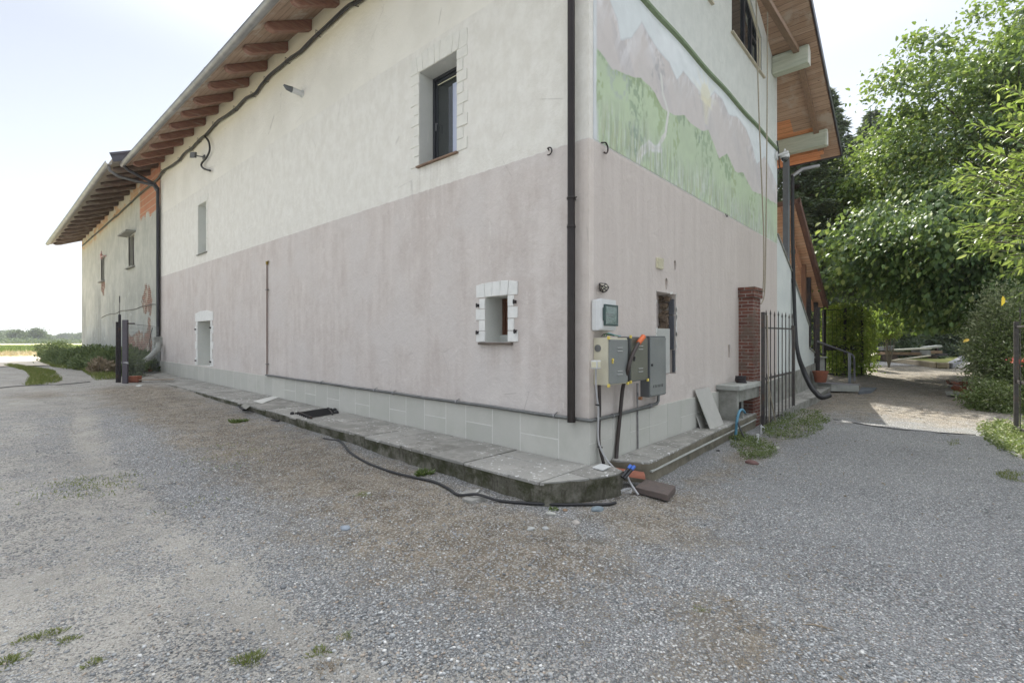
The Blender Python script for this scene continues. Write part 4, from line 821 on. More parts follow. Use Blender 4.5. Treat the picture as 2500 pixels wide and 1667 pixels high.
outl = [(-.02, 18.2), (-.98, 18.0), (-1.02, 12.8), (-.93, 12.0), (-.95, 9.2), (-.93, 4.2), (-.93, 0.03), (-.90, -.08), (-.46, -.345), (-.10, -.455), (.0, -.43), (.10, -.25), (.12, -.03)]
V, Fq, _ = footing('w', outl, lambda x, y: zw(x, y)-.012, .42, None)
wk = npmesh('walkway', V, Fq, M['kerb'], None, True); tag(wk, 'raised flagstone walkway with mossy edge along the house foot', 'walkway', kind='structure')
m = MB(); m.add([(x, y, zw(x, y)-.028) for x, y in outl], [tuple(range(len(outl)))]); m.build('mortar_bed', simple('dark_bed', (.11, .105, .09), (.08, .075, .065), 8, .95), wk)
m = MB(); y = -.03
def flagp(x0, x1, y0, y1, t=.0, j=.012):
    r = lambda: random.uniform(-j, j); dz_ = random.uniform(-.004, .005); c4 = [(x0+r(), y0+r()), (x1+r(), y0+r()), (x1+r(), y1+r()), (x0+r(), y1+r())]
    c4 = [(min(max(a, -1.03), -.034), b_) for a, b_ in c4]
    tl = [random.uniform(-.004, .004) for _ in range(4)]; m.hexa([(a, b_, zw(a, b_)-.035) for a, b_ in c4]+[(a, b_, zw(a, b_)+dz_+tl[i]) for i, (a, b_) in enumerate(c4)])
while y < 18.1:
    d = random.uniform(.38, .85); e = min(y+d, 18.15); xo = -.955 if y < 12.4 else -1.0
    if random.random() < .65: k = random.uniform(-.62, -.35); flagp(xo, k-.006, y+.005, e-.005); flagp(k+.006, -.036, y+.005+random.uniform(-.05, .05)*0, e-.005)
    else: flagp(xo, -.036, y+.005, e-.005)
    y = e
for poly in ([(-.95, -.035), (-.9, -.085), (-.50, -.325), (-.47, -.04)], [(-.46, -.04), (-.49, -.335), (-.12, -.455), (-.10, -.04)], [(-.09, -.04), (-.11, -.455), (.0, -.43), (.10, -.25), (.115, -.04)]):
    n = len(poly); dz_ = random.uniform(-.002, .003); m.add([(a, b_, -.035) for a, b_ in poly]+[(a, b_, dz_) for a, b_ in poly], [tuple(range(n-1, -1, -1)), tuple(range(n, 2*n))]+[(i, (i+1) % n, (i+1) % n+n, i+n) for i in range(n)])
fl_ = m.build('flagstones', M['flag'], wk, .004, jit=.0012)
# right hand footing
zr_ = lambda x, y: -.03+.006*x
outr = [(.40, -.03), (.43, -.14), (.56, -.445), (.75, -.455), (3.7, -.32), (5.45, -.285)]
V, Fq, _ = footing('r', outr, zr_, .40, None, rough=.014)
g1 = simple('sandy_footing', (.21, .19, .14), (.15, .135, .10), 6, .95, bump=.5, bd=.01, dirt=(.10, .095, .07))
wr = npmesh('footing', V, Fq, g1, None, True); tag(wr, 'low concrete footing ledge under the gable wall', 'ledge', kind='structure')
m = MB(); 
for x0, x1 in ((.42, .78), (.785, 1.5), (1.505, 2.3), (2.305, 3.2), (3.205, 4.3), (4.305, 5.45)):
    fr_ = lambda x: -.145-.3*min(1, (x-.42)/.14) if x < .56 else (-.46+.0475*(x-.75) if x > .75 else -.455)
    fr2 = lambda x: np.interp(x, [.40, .43, .56, .75, 3.7, 5.45], [-.03, -.15, -.455, -.468, -.332, -.295])
    xs_ = sorted({x0, x1} | {v for v in (.43, .56) if x0 < v < x1}); top = [(x, fr2(x)) for x in xs_]+[(x1, -.034), (x0, -.034)]; n = len(top)
    m.add([(a, b_, zr_(a, 0)-.03) for a, b_ in top]+[(a, b_, zr_(a, 0)+.022+random.uniform(-.002, .002)) for a, b_ in top], [tuple(range(n-1, -1, -1)), tuple(range(n, 2*n))]+[(i, (i+1) % n, (i+1) % n+n, i+n) for i in range(n)])
m.build('top_slabs', M['flag'], wr, .012, jit=.002)
m = MB(); m.hexa([(.60, -.482, zr_(0, 0)-.10), (5.4, -.318, zr_(5, 0)-.10), (5.4, -.30, zr_(5, 0)-.10), (.6, -.45, zr_(0, 0)-.10), (.60, -.478, zr_(0, 0)-.085), (5.4, -.314, zr_(5, 0)-.085), (5.4, -.30, zr_(5, 0)-.085), (.6, -.45, zr_(0, 0)-.085)]); m.build('pale_ledge', M['pale_concrete'], wr)
# far right slab beyond the gate
o2 = [(5.95, -.03), (5.95, -.40), (9.8, -.52), (13.4, -.42), (13.5, -.03)]
z2f = lambda x, y: -.10+.022*(x-6)
V, Fq, _ = footing('r2', o2, z2f, .35, None, rough=.03); w2_ = npmesh('side_slab', V, Fq, M['concrete'], None, True); tag(w2_, 'broken concrete slab along the foot of the staircase wall', 'slab', kind='structure')
m = MB(); n = len(o2); m.add([(a, b_, z2f(a, b_)-.02) for a, b_ in o2]+[(a, b_, z2f(a, b_)+.004) for a, b_ in o2], [tuple(range(n-1, -1, -1)), tuple(range(n, 2*n))]+[(i, (i+1) % n, (i+1) % n+n, i+n) for i in range(n)]); m.build('slab_top', M['flag'], w2_)
# ================================================================ THINGS ON THE GABLE
def cabinet(name, label, px0, px1, pt, pb, d, body, door, vents=True, lockc='yellow'):
    x0, z1 = WG(px0, pt, -d); x1, _ = WG(px1, pt, -d); _, z0 = WG(px0, pb, -d)
    t = thing(name, label, 'meter cabinet', ((x0+x1)/2, 0, z0), 'meter cabinets on the gable wall')
    MB().box(x0, x1, -d+.012, -.001, z0, z1).build('cabinet_body', body, t, .004)
    dr = MB().box(x0+.006, x1-.006, -d, -d+.011, z0+.012, z1-.02).build('door', door, t, .004)
    if vents:
        def vn(m, v): cx2 = (x0+x1)/2+.02; m.bar((cx2-.06, -d-.004, v), (cx2+.06, -d-.004, v), .012, .010)
        pieces('louvre', simple('bright_louvre', (.45, .46, .45), (.4, .4, .4), 4, .4, .4, 0), dr, vn, (z1-.115, z1-.155, z0+.115, z0+.155), bevel=.003)
    m = MB(); lx = x0+.075 if vents else x0+.05; m.tube([(lx, -d, (z0+z1)/2+.02), (lx, -d-.014, (z0+z1)/2+.02)], .016, 10); m.tube([(lx, -d, (z0+z1)/2-.01), (lx, -d-.010, (z0+z1)/2-.01)], .014, 8) if vents else None; m.build('lock', M[lockc], dr)
    pieces('screw', M['galv'], dr, lambda m, p: m.tube([(p[0], -d, p[1]), (p[0], -d-.004, p[1])], .006, 8), [(x0+.02, z1-.035), (x1-.02, z1-.035), (x0+.02, z0+.025), (x1-.02, z0+.025)])
    return t, dr, (x0, x1, z0, z1)
cA, dA, bA = cabinet('meter_cabinet', 'leftmost grey metal meter cabinet with a beige side panel', 1486.7, 1533.5, 824.5, 941.5, .205, M['beige'], M['steel'])
cB, dB, bB = cabinet('meter_cabinet', 'middle grey metal meter cabinet with a black conduit across its front', 1540.5, 1582, 822, 932.5, .19, M['steel_dark'], simple('olive_sheet_steel', (.20, .205, .165), (.165, .17, .14), 2, .45, .6, .05), lockc='black')
cC, dC, bC = cabinet('meter_cabinet', 'tall narrow grey gas meter cabinet, rightmost of the three', 1587, 1626.5, 820, 970, .14, M['steel_dark'], M['steel'], vents=False, lockc='black')
x0, x1, z0, z1 = bA
pieces('corner_clip', M['yellow'], cA, lambda m, p: m.box(p[0]-.018, p[0]+.018, -.212, -.19, p[1]-.018, p[1]+.018), [(x0, z1), (x0, z0), (x1, z0)], bevel=.003)
m = MB(); m.tube([(x0+.002, -.06, z1-.12), (x0-.006, -.06, z1-.12)], .042, 20); m.build('cable_gland', M['galv'], cA, smooth=True)
x0, x1, z0, z1 = bB
pieces('corner_clip', M['yellow'], cB, lambda m, p: m.box(p[0]-.018, p[0]+.018, -.196, -.176, p[1]-.018, p[1]+.018), [(x0, z1), (x0, z0), (x1, z0)], bevel=.003)
x0, x1, z0, z1 = bC
pieces('vent_slot', M['black'], dC, lambda m, i: m.bar((x0+.10+i*.045, -.1415, z0+.12), (x0+.112+i*.045, -.1415, z0+.155), .004, .008), range(7))
# conduit with orange cap
P = [AT(1556, 1010, 5.72), (WG(1546, 860, -.215)), ]
def WGp(px, py, y): a = WG(px, py, y); return Vector((a[0], y, a[1]))
t = thing('black_conduit', 'thick black conduit with an orange cap rising between the meter cabinets', 'conduit', WGp(1505, 1130, -.05))
m = MB(); pp_ = smoothpts([WGp(1504, 1130, -.09), WGp(1507, 1085, -.06), WGp(1514, 1010, -.075), WGp(1521, 945, -.10), WGp(1532, 905, -.215), WGp(1539, 880, -.23), WGp(1548, 858, -.235), WGp(1560, 835, -.235)], 5); m.tube(pp_, .024, 12); m.build('tube', simple('brown_black_conduit', (.05, .036, .03), (.03, .024, .022), 5, .5, 0, .2), t, smooth=True)
m = MB(); m.tube([WGp(1558.5, 838, -.235), WGp(1571, 821, -.235)], [.03, .033], 12); m.build('end_cap', M['orange'], t, .004, smooth=True)
# white and dark cables down the corner
t = thing('cable_run', 'pale grey cable strapped to a dark conduit running down beside the house corner', 'cable', WGp(1462, 1140, -.06))
m = MB(); m.tube(smoothpts([WGp(1463, 940, -.05), WGp(1464, 1000, -.05), WGp(1462, 1060, -.05), WGp(1464, 1090, -.06), WGp(1474, 1132, -.10)], 5), .019, 10); m.build('dark_conduit', bpy.data.materials['brown_black_conduit'], t, smooth=True)
m = MB(); m.tube(smoothpts([WGp(1455, 900, -.07), WGp(1455, 940, -.07), WGp(1458, 975, -.08), WGp(1461, 1000, -.085), WGp(1460, 1060, -.085), WGp(1464, 1088, -.10), WGp(1480, 1120, -.16), WGp(1500, 1143, -.25)], 5), .011, 8); m.build('pale_cable', M['grey_cable'], t, smooth=True)
pieces('strap', M['black'], t, lambda m, p: m.tube([WGp(p[0]-3.5, p[1], -.10), WGp(p[0]+6, p[1]+1, -.085)], .010, 6), ((1459, 988), (1464, 1091)))
m = MB(); m.tube(smoothpts([Vector((.02, -.44, .0)), Vector((.03, -.47, -.06)), Vector((.05, -.50, -.14)), Vector((.03, -.60, -.235))], 5), .012, 8); tag(m.build('cut_cable', M['grey_cable'], smooth=True), 'short pale cable end hanging over the walkway corner to the gravel', 'cable')
m = MB(); m.tube([WGp(1556.5, 935, -.04), WGp(1556.5, 968, -.04)], .016, 8); m.tube([WGp(1556, 965, -.042), WGp(1557.5, 1095, -.045)], .012, 8); t = tag(m.build('riser_pipe', simple('black_taped_pipe', (.03, .03, .04), (.28, .27, .26), 3.2, .6, 0, .3), smooth=True), 'thin black and white taped pipe below the middle meter cabinet', 'pipe')
m = MB(); m.obox(WGp(1563.5, 972, -.05), (.022, 0, 0), (0, .022, 0), (0, 0, .02)); m.build('valve', simple('orange_valve', (.42, .20, .09), (.32, .16, .08), 5, .6), t, .004)
# switch box
p = WGp(1452, 889, -.10); t = thing('switch_box', 'small square white switch box on the side of the beige cabinet', 'switch box', (p.x, p.y, p.z))
MB().box(p.x-.05, p.x+.035, -.16, -.08, p.z-.05, p.z+.045).build('housing', M['white_plastic'], t, .006); MB().box(p.x-.056, p.x-.049, -.15, -.09, p.z-.035, p.z+.03).build('rocker', M['cream_plastic'], t, .003); MB().box(p.x-.036, p.x+.02, -.167, -.159, p.z-.035, p.z+.03).build('cover_plate', M['cream_plastic'], t, .003)
# consumer unit
x0, z1 = WG(1465, 735, -.12); x1, _ = WG(1506, 735, -.12); _, z0 = WG(1465, 801, -.12)
t = thing('distribution_box', 'rounded white electrical box with a dark green window above the cabinets', 'electrical box', ((x0+x1)/2, 0, z0))
m = MB(); m.prism([(x0-.0, 0, z0-.03), (x0, -.085, z0-.03), (x0+.035, -.12, z0-.01), (x1-.01, -.12, z0-.01), (x1+.005, -.10, z0-.03), (x1+.005, 0, z0-.03)], (0, 0, z1-z0+.05)); m.build('housing', M['white_plastic'], t, .022, True, 3)
wz0, wz1, wx0, wx1 = z0+.03, z1-.03, x0+.075, x1-.003
def frm(m, y0, y1, g): m.box(wx0, wx0+g, y0, y1, wz0, wz1); m.box(wx1-g, wx1, y0, y1, wz0, wz1); m.box(wx0+g, wx1-g, y0, y1, wz0, wz0+g); m.box(wx0+g, wx1-g, y0, y1, wz1-g, wz1)
m = MB(); frm(m, -.142, -.119, .022); m.box(wx0-.022, wx0+.002, -.150, -.12, wz0+.06, wz1-.04); wd_ = m.build('window_frame', simple('dark_green_frame', (.035, .07, .065), (.025, .055, .05), 5, .35), t, .004)
MB().box(wx0+.02, wx1-.02, -.124, -.1205, wz0+.02, wz1-.02).build('breaker_panel', simple('grey_green_panel', (.20, .26, .24), (.15, .20, .19), 6, .5), wd_); MB().box(wx0+.05, wx1-.06, -.130, -.124, wz0+.10, wz0+.15).build('breaker_row', M['black'], wd_, .002)
m = MB(); q_ = NM('clear_cover'); q_.b.inputs['Transmission Weight'].default_value = .9; gm = q_.fin((.55, .7, .65), .05, 0, .6); MB().box(wx0+.018, wx1-.018, -.139, -.137, wz0+.018, wz1-.018).build('cover', gm, wd_)
# loose wires on top of the cabinets
m = MB()
for k, (a, b_) in enumerate(((1469, 1500), (1474, 1510), (1480, 1516))): m.tube(smoothpts([WGp(a, 821, -.08), WGp(a+6, 815-k, -.12), WGp((a+b_)/2+3, 818, -.10), WGp(b_, 820, -.15)], 4), .005, 5, mi=k)
tag(m.build('loose_wires', [M['black'], simple('green_wire', (.05, .22, .06), (.04, .18, .05), 4, .5), simple('cyan_wire', (.10, .35, .45), (.08, .3, .4), 4, .5)]), 'thin black, green and blue loose wires lying on the leftmost cabinet', 'wires')
# bulkhead corner lamp
p = WGp(1473, 702, 0); t = thing('bulkhead_lamp', 'faceted black framed wall lamp with frosted glass near the corner', 'wall lamp', p)
def prj(a, b_, d): return WGp(a, b_, -d)
pl = [(1464, 692), (1479, 693), (1486, 701), (1482, 709), (1473, 713.5), (1465, 709)]; C0 = prj(1472, 702, .085)
vs = [prj(a, b_, .002) for a, b_ in pl]+[C0+(prj(a, b_, .002)-prj(1474, 702.5, .002))*.45 for a, b_ in pl]; n = 6
m = MB(); m.add(vs, [tuple(range(n)), tuple(range(2*n-1, n-1, -1))]+[(i, (i+1) % n, (i+1) % n+n, i+n) for i in range(n)]); m.build('glass', M['lamp_glass'], t)
m = MB()
for i in range(n): m.tube([vs[i], vs[(i+1) % n]], .008, 6); m.tube([vs[i], vs[i+n]], .007, 6); m.tube([vs[i+n], vs[(i+1) % n+n]], .007, 6)
m.tube([vs[6], vs[9]], .006, 5); m.build('cage', M['dark_iron'], t)
# cream grille
x0, z1 = WG(1604, 628.5, -.02); x1, z0 = WG(1619.5, 658, -.02); t = thing('air_vent', 'small cream plastic louvred air vent high on the pink gable wall', 'vent', (x0, 0, z0))
MB().box(x0, x1, -.02, -.0, z0, z1).build('frame', M['cream_plastic'], t, .004)
pieces('slat', simple('cream_slat', (.70, .67, .50), (.64, .6, .45), 4, .5, bump=0), t, lambda m, i: m.obox(((x0+x1)/2, -.028, z0+(i+.5)*(z1-z0)/4), ((x1-x0)*.42, 0, 0), (0, .006, -.008), (0, -.004, (z1-z0)/8*.7)), range(4))
# dome camera
p = AT(1916, 382, 11.62); t = thing('security_camera', 'white dome security camera on a bracket at the gable corner', 'security camera', p)
pw = WGp(1895, 381, -.02); m = MB(); m.tube([pw+Vector((0, .02, .0)), pw+Vector((0, -.03, 0))], .10, 14); m.tube(smoothpts([pw, pw+Vector((.06, -.22, .05)), p+Vector((0, 0, .10)), p+Vector((0, 0, .04))], 5), .028, 8); m.build('bracket', M['white_plastic'], t, smooth=True)
m = MB(); m.lathe(p-Vector((0, 0, .02)), [(.095, -.02), (.105, 0), (.10, .06), (.07, .10), (.03, .13), (.012, .2)], 18); m.build('housing', M['white_plastic'], t, smooth=True)
m = MB(); m.lathe(p-Vector((0, 0, .14)), [(.012, .0), (.05, .02), (.075, .06), (.08, .11)], 18); m.build('dome', M['glass'], t, smooth=True)
m = MB(); m.tube(smoothpts([WGp(1897, 345, -.03), WGp(1901, 372, -.06), WGp(1902, 400, -.05), WGp(1904, 412, -.03), WGp(1899, 425, .02)], 4), .014, 6); tag(m.build('camera_cable', M['black'], smooth=True), 'thin black cable dangling at the gable corner beside the security camera', 'cable')
# two long ropes down the gable
for pts_, lab in (([(1842, -60), (1846, 0), (1852, 250), (1861, 480), (1865, 600), (1864, 690), (1862, 712)], 'long tan cord hanging down the gable, left of the pair'), ([(1874, -60), (1874, 0), (1873, 240), (1871, 480), (1869, 640), (1866, 720), (1858, 742)], 'long tan cord hanging down the gable, right of the pair')):
    m = MB(); m.tube(smoothpts([WGp(a, b_, -.33) for a, b_ in pts_], 4), .012, 6); tag(m.build('hanging_cord', M['rope'], smooth=True), lab, 'cord', 'cords down the gable')
# big black hose on the right
t = thing('drain_hose', 'thick black hose dropping down the staircase wall and curling on the gravel', 'hose', WGp(2010, 960, -.4))
hp = smoothpts([WGp(1935, 428, -.02), WGp(1935, 560, -.03), WGp(1938, 700, -.05), WGp(1942, 800, -.10), WGp(1948, 862, -.2), AT(1962, 905, 12.5), AT(1978, 940, 12.3), AT(1993, 960, 12.1), AT(2007, 970, 12.0), AT(2026, 964, 12.0)], 5)
m = MB(); m.tube(hp, [.043+.02*min(1, max(0, (i-18)/8)) for i in range(len(hp))], 12); m.build('tube', M['black'], t, smooth=True)
pieces('connector', M['dark_iron'], t, lambda m, v: m.tube([WGp(1936, v, -.03), WGp(1936.5, v+10, -.03)], .055, 12), (610, 680, 795), smooth=True)
m = MB(); a_ = WGp(1935, 430, -.02); m.tube([a_, a_+Vector((.1, -.2, .16)), a_+Vector((.5, -.5, .28))], .05, 10); m.build('gutter_elbow', M['zinc'], t, smooth=True)
# ================================================================ BRICK PILLAR
xw = WG(1803, 800)[0]; dp_ = .262; xe = xw+.50; zt_ = CZ+(833.5-700)/F*9.41
t = thing('brick_pillar', 'old brick gate pillar with stepped cap against the gable wall', 'pillar', ((xw+xe)/2, -.13, -.2))
MB().box(xw, xe, -dp_, -.001, -.45, zt_-.20).build('shaft', M['brick'], t, .004, jit=.002)
m = MB(); m.box(xw-.035, xe+.035, -dp_-.035, -.001, zt_-.20, zt_-.065); m.box(xw-.05, xe+.05, -dp_-.05, -.001, zt_-.063, zt_-.0); m.build('cap', M['brick'], t, .006)
# concrete shelf block in front of it
xA, zA_ = WG(1755, 935, -.0); t = thing('stone_shelf', 'small concrete niche with a thick slab top beside the brick pillar', 'stone niche', (4.9, -.2, 0))
lx0, lz = WG(1761, 936, -.0); xl = WG(1797, 950, -.34)[0]; xr = WG(1836, 930, -.34)[0]
ztop = WG(1797, 942, -.34)[1]; X0s, X1s = WG(1756, 935, 0)[0], xw+.12
X0s = (WG(1797, 945, -.40)[0]+WG(1756, 935, 0)[0])/2; 
MB().box(X0s, X1s+.1, -.40, -.003, ztop-.085, ztop).build('slab_top', M['pale_concrete'], t, .008, jit=.003)
xs0 = X0s+.06
MB().box(xs0, xs0+.12, -.34, -.003, -.05, ztop-.086).build('side', M['concrete'], t, .006, jit=.003)
MB().box(xs0+.121, X1s, -.345, -.27, ztop-.30, ztop-.086).build('apron', M['concrete'], t, .01, jit=.006)
MB().box(xs0+.42, xs0+.45, -.31, -.28, -.0, ztop-.30).build('prop', M['pale_concrete'], t)
MB().box(xs0+.12, X1s, -.06, -.003, -.03, ztop-.30).build('back', M['dark'], t)  # near-black sheet paints the shade inside the niche
# stack of rings on it
t = thing('ring_stack', 'stack of rusty dark iron rings on the concrete niche top', 'rings', ((X0s+X1s)/2, -.22, ztop), None)
c_ = WG(1808, 925, -.20)[0]
for i in range(5):
    m = MB(); n = 18; cx2 = c_+random.uniform(-.012, .012); cy2 = -.21+random.uniform(-.012, .012); m.tube([(cx2+.085*math.cos(a), cy2+.085*math.sin(a), ztop+.014+i*.026+.004*math.sin(a+i)) for a in [2*math.pi*k/n for k in range(n+1)]], .013, 8, False); m.build('ring', M['dark_iron'], t, smooth=True)
# blue pipe
t = thing('water_pipe', 'bent blue water pipe standing in front of the concrete niche', 'pipe', AT(1797, 1075, 8.3))
bpt = smoothpts([AT(1795, 1080, 8.3), AT(1797, 1050, 8.3), AT(1799, 1028, 8.3), AT(1803, 1010, 8.35), AT(1807, 1002, 8.4), AT(1813, 1000, 8.45), AT(1818, 1007, 8.5)], 5); m = MB(); m.tube(bpt, .022, 10); m.build('tube', M['blue_pipe'], t, smooth=True); m = MB(); m.tube([AT(1818, 1006.5, 8.5), AT(1823.5, 1012.5, 8.5)], .008, 6); m.build('spout', M['zinc'], t)
m = MB(); m.tube(smoothpts([AT(1797, 978, 8.9), AT(1796, 990, 8.6), AT(1798, 1012, 8.5), AT(1803, 1035, 8.25), AT(1812, 1058, 8.1), AT(1822, 1076, 8.0)], 5), .013, 8); tag(m.build('thin_hose', M['black'], smooth=True), 'thin black hose looping out of the niche behind the blue pipe', 'hose')
m = MB(); p = AT(1850, 1082, 7.85); m.tube([p, p+Vector((0, 0, .13))], .016, 8); m.tube([p+Vector((0, 0, .13)), p+Vector((0, 0, .15))], .022, 8); tag(m.build('standpipe', M['white_plastic']), 'short white plastic pipe stub standing in the weeds', 'pipe')
m = MB(); p = AT(1858, 1045, 8.6); m.tube([p+Vector((0, 0, -.1)), p, p+Vector((.03, -.02, .03)), p+Vector((.06, -.04, 0))], .009, 6); m.tube([p+Vector((-.02, 0, .02)), p+Vector((.03, 0, .05))], .008, 6); tag(m.build('garden_tap', M['white_plastic']), 'little white garden tap at the foot of the open iron gate', 'tap')
# leaning tiles
def lean(px, pzt, label, w_, h_, a, xl, yb):
    zb_ = zr_(xl, 0)+.025; yt = yb+math.sin(a)*h_; zt2 = zb_+math.cos(a)*h_
    m = MB(); d = Vector((0, math.sin(a), math.cos(a))); o0 = Vector((xl, yb, zb_)); m.prism([o0, o0+Vector((w_, 0, 0)), o0+Vector((w_, 0, 0))+d*h_, o0+d*h_], (0, -.012*math.cos(a), .012*math.sin(a)))
    return tag(m.build('leaning_tile', M['tile'], None, .002), label, 'tile', 'loose tiles leaning on the gable plinth')
# corners of the big slab measured where it stands on the ledge
m = MB(); A0 = Vector((*GR(1735, 1049, .0), .0)); B0 = Vector((*GR(1768, 1037, .0), .0)); D0 = WGp(1697, 951, -.045); E0 = D0+(B0-A0)*.98
nrm = (B0-A0).cross(D0-A0).normalized(); nrm = -nrm if nrm.y > 0 else nrm; m.prism([A0, B0, E0, D0], nrm*-.014 if False else -nrm*.014); tag(m.build('leaning_tile', M['tile'], None, .002), 'large grey porcelain tile leaning on the gable plinth', 'tile', 'loose tiles leaning on the gable plinth')
m = MB(); A1 = Vector((*GR(1712, 1047, .0), .0)); B1 = Vector((*GR(1724, 1042, .0), .0)); D1 = WGp(1701, 1016, -.05); E1 = D1+(B1-A1); nr = (B1-A1).cross(D1-A1).normalized(); nr = -nr if nr.y > 0 else nr; m.prism([A1, B1, E1, D1], -nr*.014); tag(m.build('leaning_tile', M['tile'], None, .002), 'small tile offcut leaning left of the large tile', 'tile', 'loose tiles leaning on the gable plinth')
# white tile lying on the walkway corner
P = [GR(1446, 1141, .012), GR(1472, 1148, .012), GR(1491, 1139, .012), GR(1467, 1131.5, .012)]; m = MB(); m.prism([(a, b_, .006) for a, b_ in P], (0, 0, .012)); tag(m.build('loose_tile', simple('white_tile', (.56, .57, .55), (.5, .51, .5), 5, .5), None, .002), 'small white tile lying flat on the walkway corner', 'tile')
# ================================================================ GATE LEAVES
def gate_leaf(x0, x1, y, zb0, zt, label, left=True, nb=8, z_mid=.68, z_top=1.66, slope=0):
    t = thing('iron_gate', label, 'gate', ((x0+x1)/2, y, zb0), 'two leaves of the iron driveway gate')
    g = lambda x: slope*(x-x0)
    for xx, h in ((x0, zt-.02), (x1, z_top+.10)): MB().box(xx-.03, xx+.03, y-.03, y+.03, zb0+g(xx), h).build('gate_post', M['gate_iron'], t, .004)
    for zz, w_ in ((z_top, .035), (z_mid, .05), (zb0+.10, .04)): m = MB(); m.bar((x0+.03, y, zz+g(x0)), (x1-.03, y, zz+g(x1)), .016, w_); m.build('rail', M['gate_iron'], t, .003)
    xs_ = np.linspace(x0+.16, x1-.16, nb)
    for i, xx in enumerate(xs_):
        m = MB(); zt2 = zt-.02+.02*(i % 2); m.tube([(xx, y-.014, zb0+.04+g(xx)), (xx, y-.014, zt2-.06)], .0095, 6); m.tube([(xx, y-.014, zt2-.06), (xx, y-.014, zt2-.03), (xx, y-.014, zt2+.05)], [.0095, .017, .002], 6)
        if i in (2, 3, 6): m.box(xx-.04, xx+.04, y-.020, y-.008, zt2-.03, zt2-.015)
        m.build('bar', M['gate_iron'], t)
    for i in range(nb-1): xx = (xs_[i]+xs_[i+1])/2; m = MB(); m.tube([(xx, y+.014, zb0+.04+g(xx)), (xx, y+.014, z_mid+.03)], .008, 6); m.tube([(xx, y+.014, z_mid+.03), (xx, y+.014, z_mid+.10)], [.014, .002], 6); m.build('short_bar', M['gate_iron'], t)
    return t
xg0 = WG(1863, 1040, -.43)[0]; xg1 = WG(1937, 1010, -.43)[0]
gate_leaf(xg0, xg1, -.43, -.24, 1.98, 'open iron gate leaf with spiked bars beside the brick pillar', slope=0.01)
gr_ = gate_leaf(5.9, 7.86, -3.98, -.24, 1.98, 'open iron gate leaf with spiked bars at the right edge by the weeds')
gr_.rotation_euler.z = R(9); gr_.location.x = 7.86-.98*math.cos(R(9)); gr_.location.y = -3.98-.98*math.sin(R(9))
m = MB()
for a, b_, c2, d2 in ((1873, 770, 1878, 1030), (1874, 930, 1893, 1028)): m.tube([WGp(a, b_, -.50), WGp(c2, d2, -.53)], .012, 6)
tag(m.build('wooden_stake', M['rope']), 'two thin pale canes leaning on the open gate by the pillar', 'canes')
# ================================================================ SMALL THINGS ON THE GROUND
def gpt(px, py): x, y, z = GG(px, py); return Vector((x, y, gh(x, y)))
# brown paver
P = [GR(*q_) for q_ in ((1549, 1193), (1633, 1215), (1650, 1188), (1580, 1165))]; zz = -.19
m = MB(); P = [GR(a, b_, -.17) for a, b_ in ((1550, 1188), (1630, 1208), (1650, 1186), (1577, 1168))]; m.prism([(a, b_, -.235) for a, b_ in P], (0, 0, .065)); tag(m.build('paving_block', M['paver'], None, .006, jit=.002), 'brown concrete paving block lying on the gravel by the walkway corner', 'paving block')
# terracotta roof tile piece, black cable ends with blue caps, coil
m = MB(); a0 = WGp(1500, 1128, -.16); n = 8
base = Vector((.20, -.22, -.10)); ax_ = Vector((.20, -.26, -.045)); sx_ = Vector((.085, .06, 0)); vs = []
for j in range(2):
    for i in range(n+1): a = math.pi*i/n; vs.append(base+ax_*j+sx_*math.cos(a)*(1-.1*j)+Vector((0, 0, .055))*math.sin(a))
for j in range(2):
    for i in range(n+1): a = math.pi*i/n; vs.append(base+ax_*j+sx_*math.cos(a)*(.84-.1*j)+Vector((0, 0, .04))*math.sin(a)-Vector((0, 0, .004)))
k = n+1; fs = [(i, i+1, k+i+1, k+i) for i in range(n)]+[(2*k+i, 3*k+i, 3*k+i+1, 2*k+i+1) for i in range(n)]+[(i, 2*k+i, 2*k+i+1, i+1) for i in range(n)]+[(k+i, k+i+1, 3*k+i+1, 3*k+i) for i in range(n)]+[(0, k, 3*k, 2*k), (n, 2*k+n, 3*k+n, k+n)]
m.add(vs, fs); tag(m.build('roof_tile', M['terracotta'], None, smooth=True), 'broken curved terracotta roof tile in the gap beside the walkway corner', 'roof tile')
t = thing('capped_cables', 'pair of black cable ends with bright blue caps by the walkway corner', 'cables', (.25, -.5, -.15))
for k in (0, 1):
    a = AT(1524-6*k, 1168-4*k, 5.15); b_ = AT(1549-9*k, 1138-2*k, 5.25); m = MB(); m.tube([a, a+(b_-a)*.8], .016, 10); m.build('cable_end', M['black'], t, smooth=True); m = MB(); m.tube([a+(b_-a)*.72, b_], .0185, 10); m.build('cap', M['blue'], t, smooth=True)
m = MB(); c_ = AT(1529, 1163, 5.1); c_.z = -.17
for k in range(3): m.tube([c_+Vector((.06+.008*k, 0, .01*k))*0+Vector(((.055+.006*k)*math.cos(a), (.045+.004*k)*math.sin(a), .012*k+.008*math.sin(a*2+k))) for a in [2*math.pi*i/16 for i in range(17)]], .0035, 5, False)
tag(m.build('wire_coil', M['grey_cable']), 'small loose coil of thin grey wire under the blue capped cables', 'wire coil')
p = gpt(1629, 1175); 
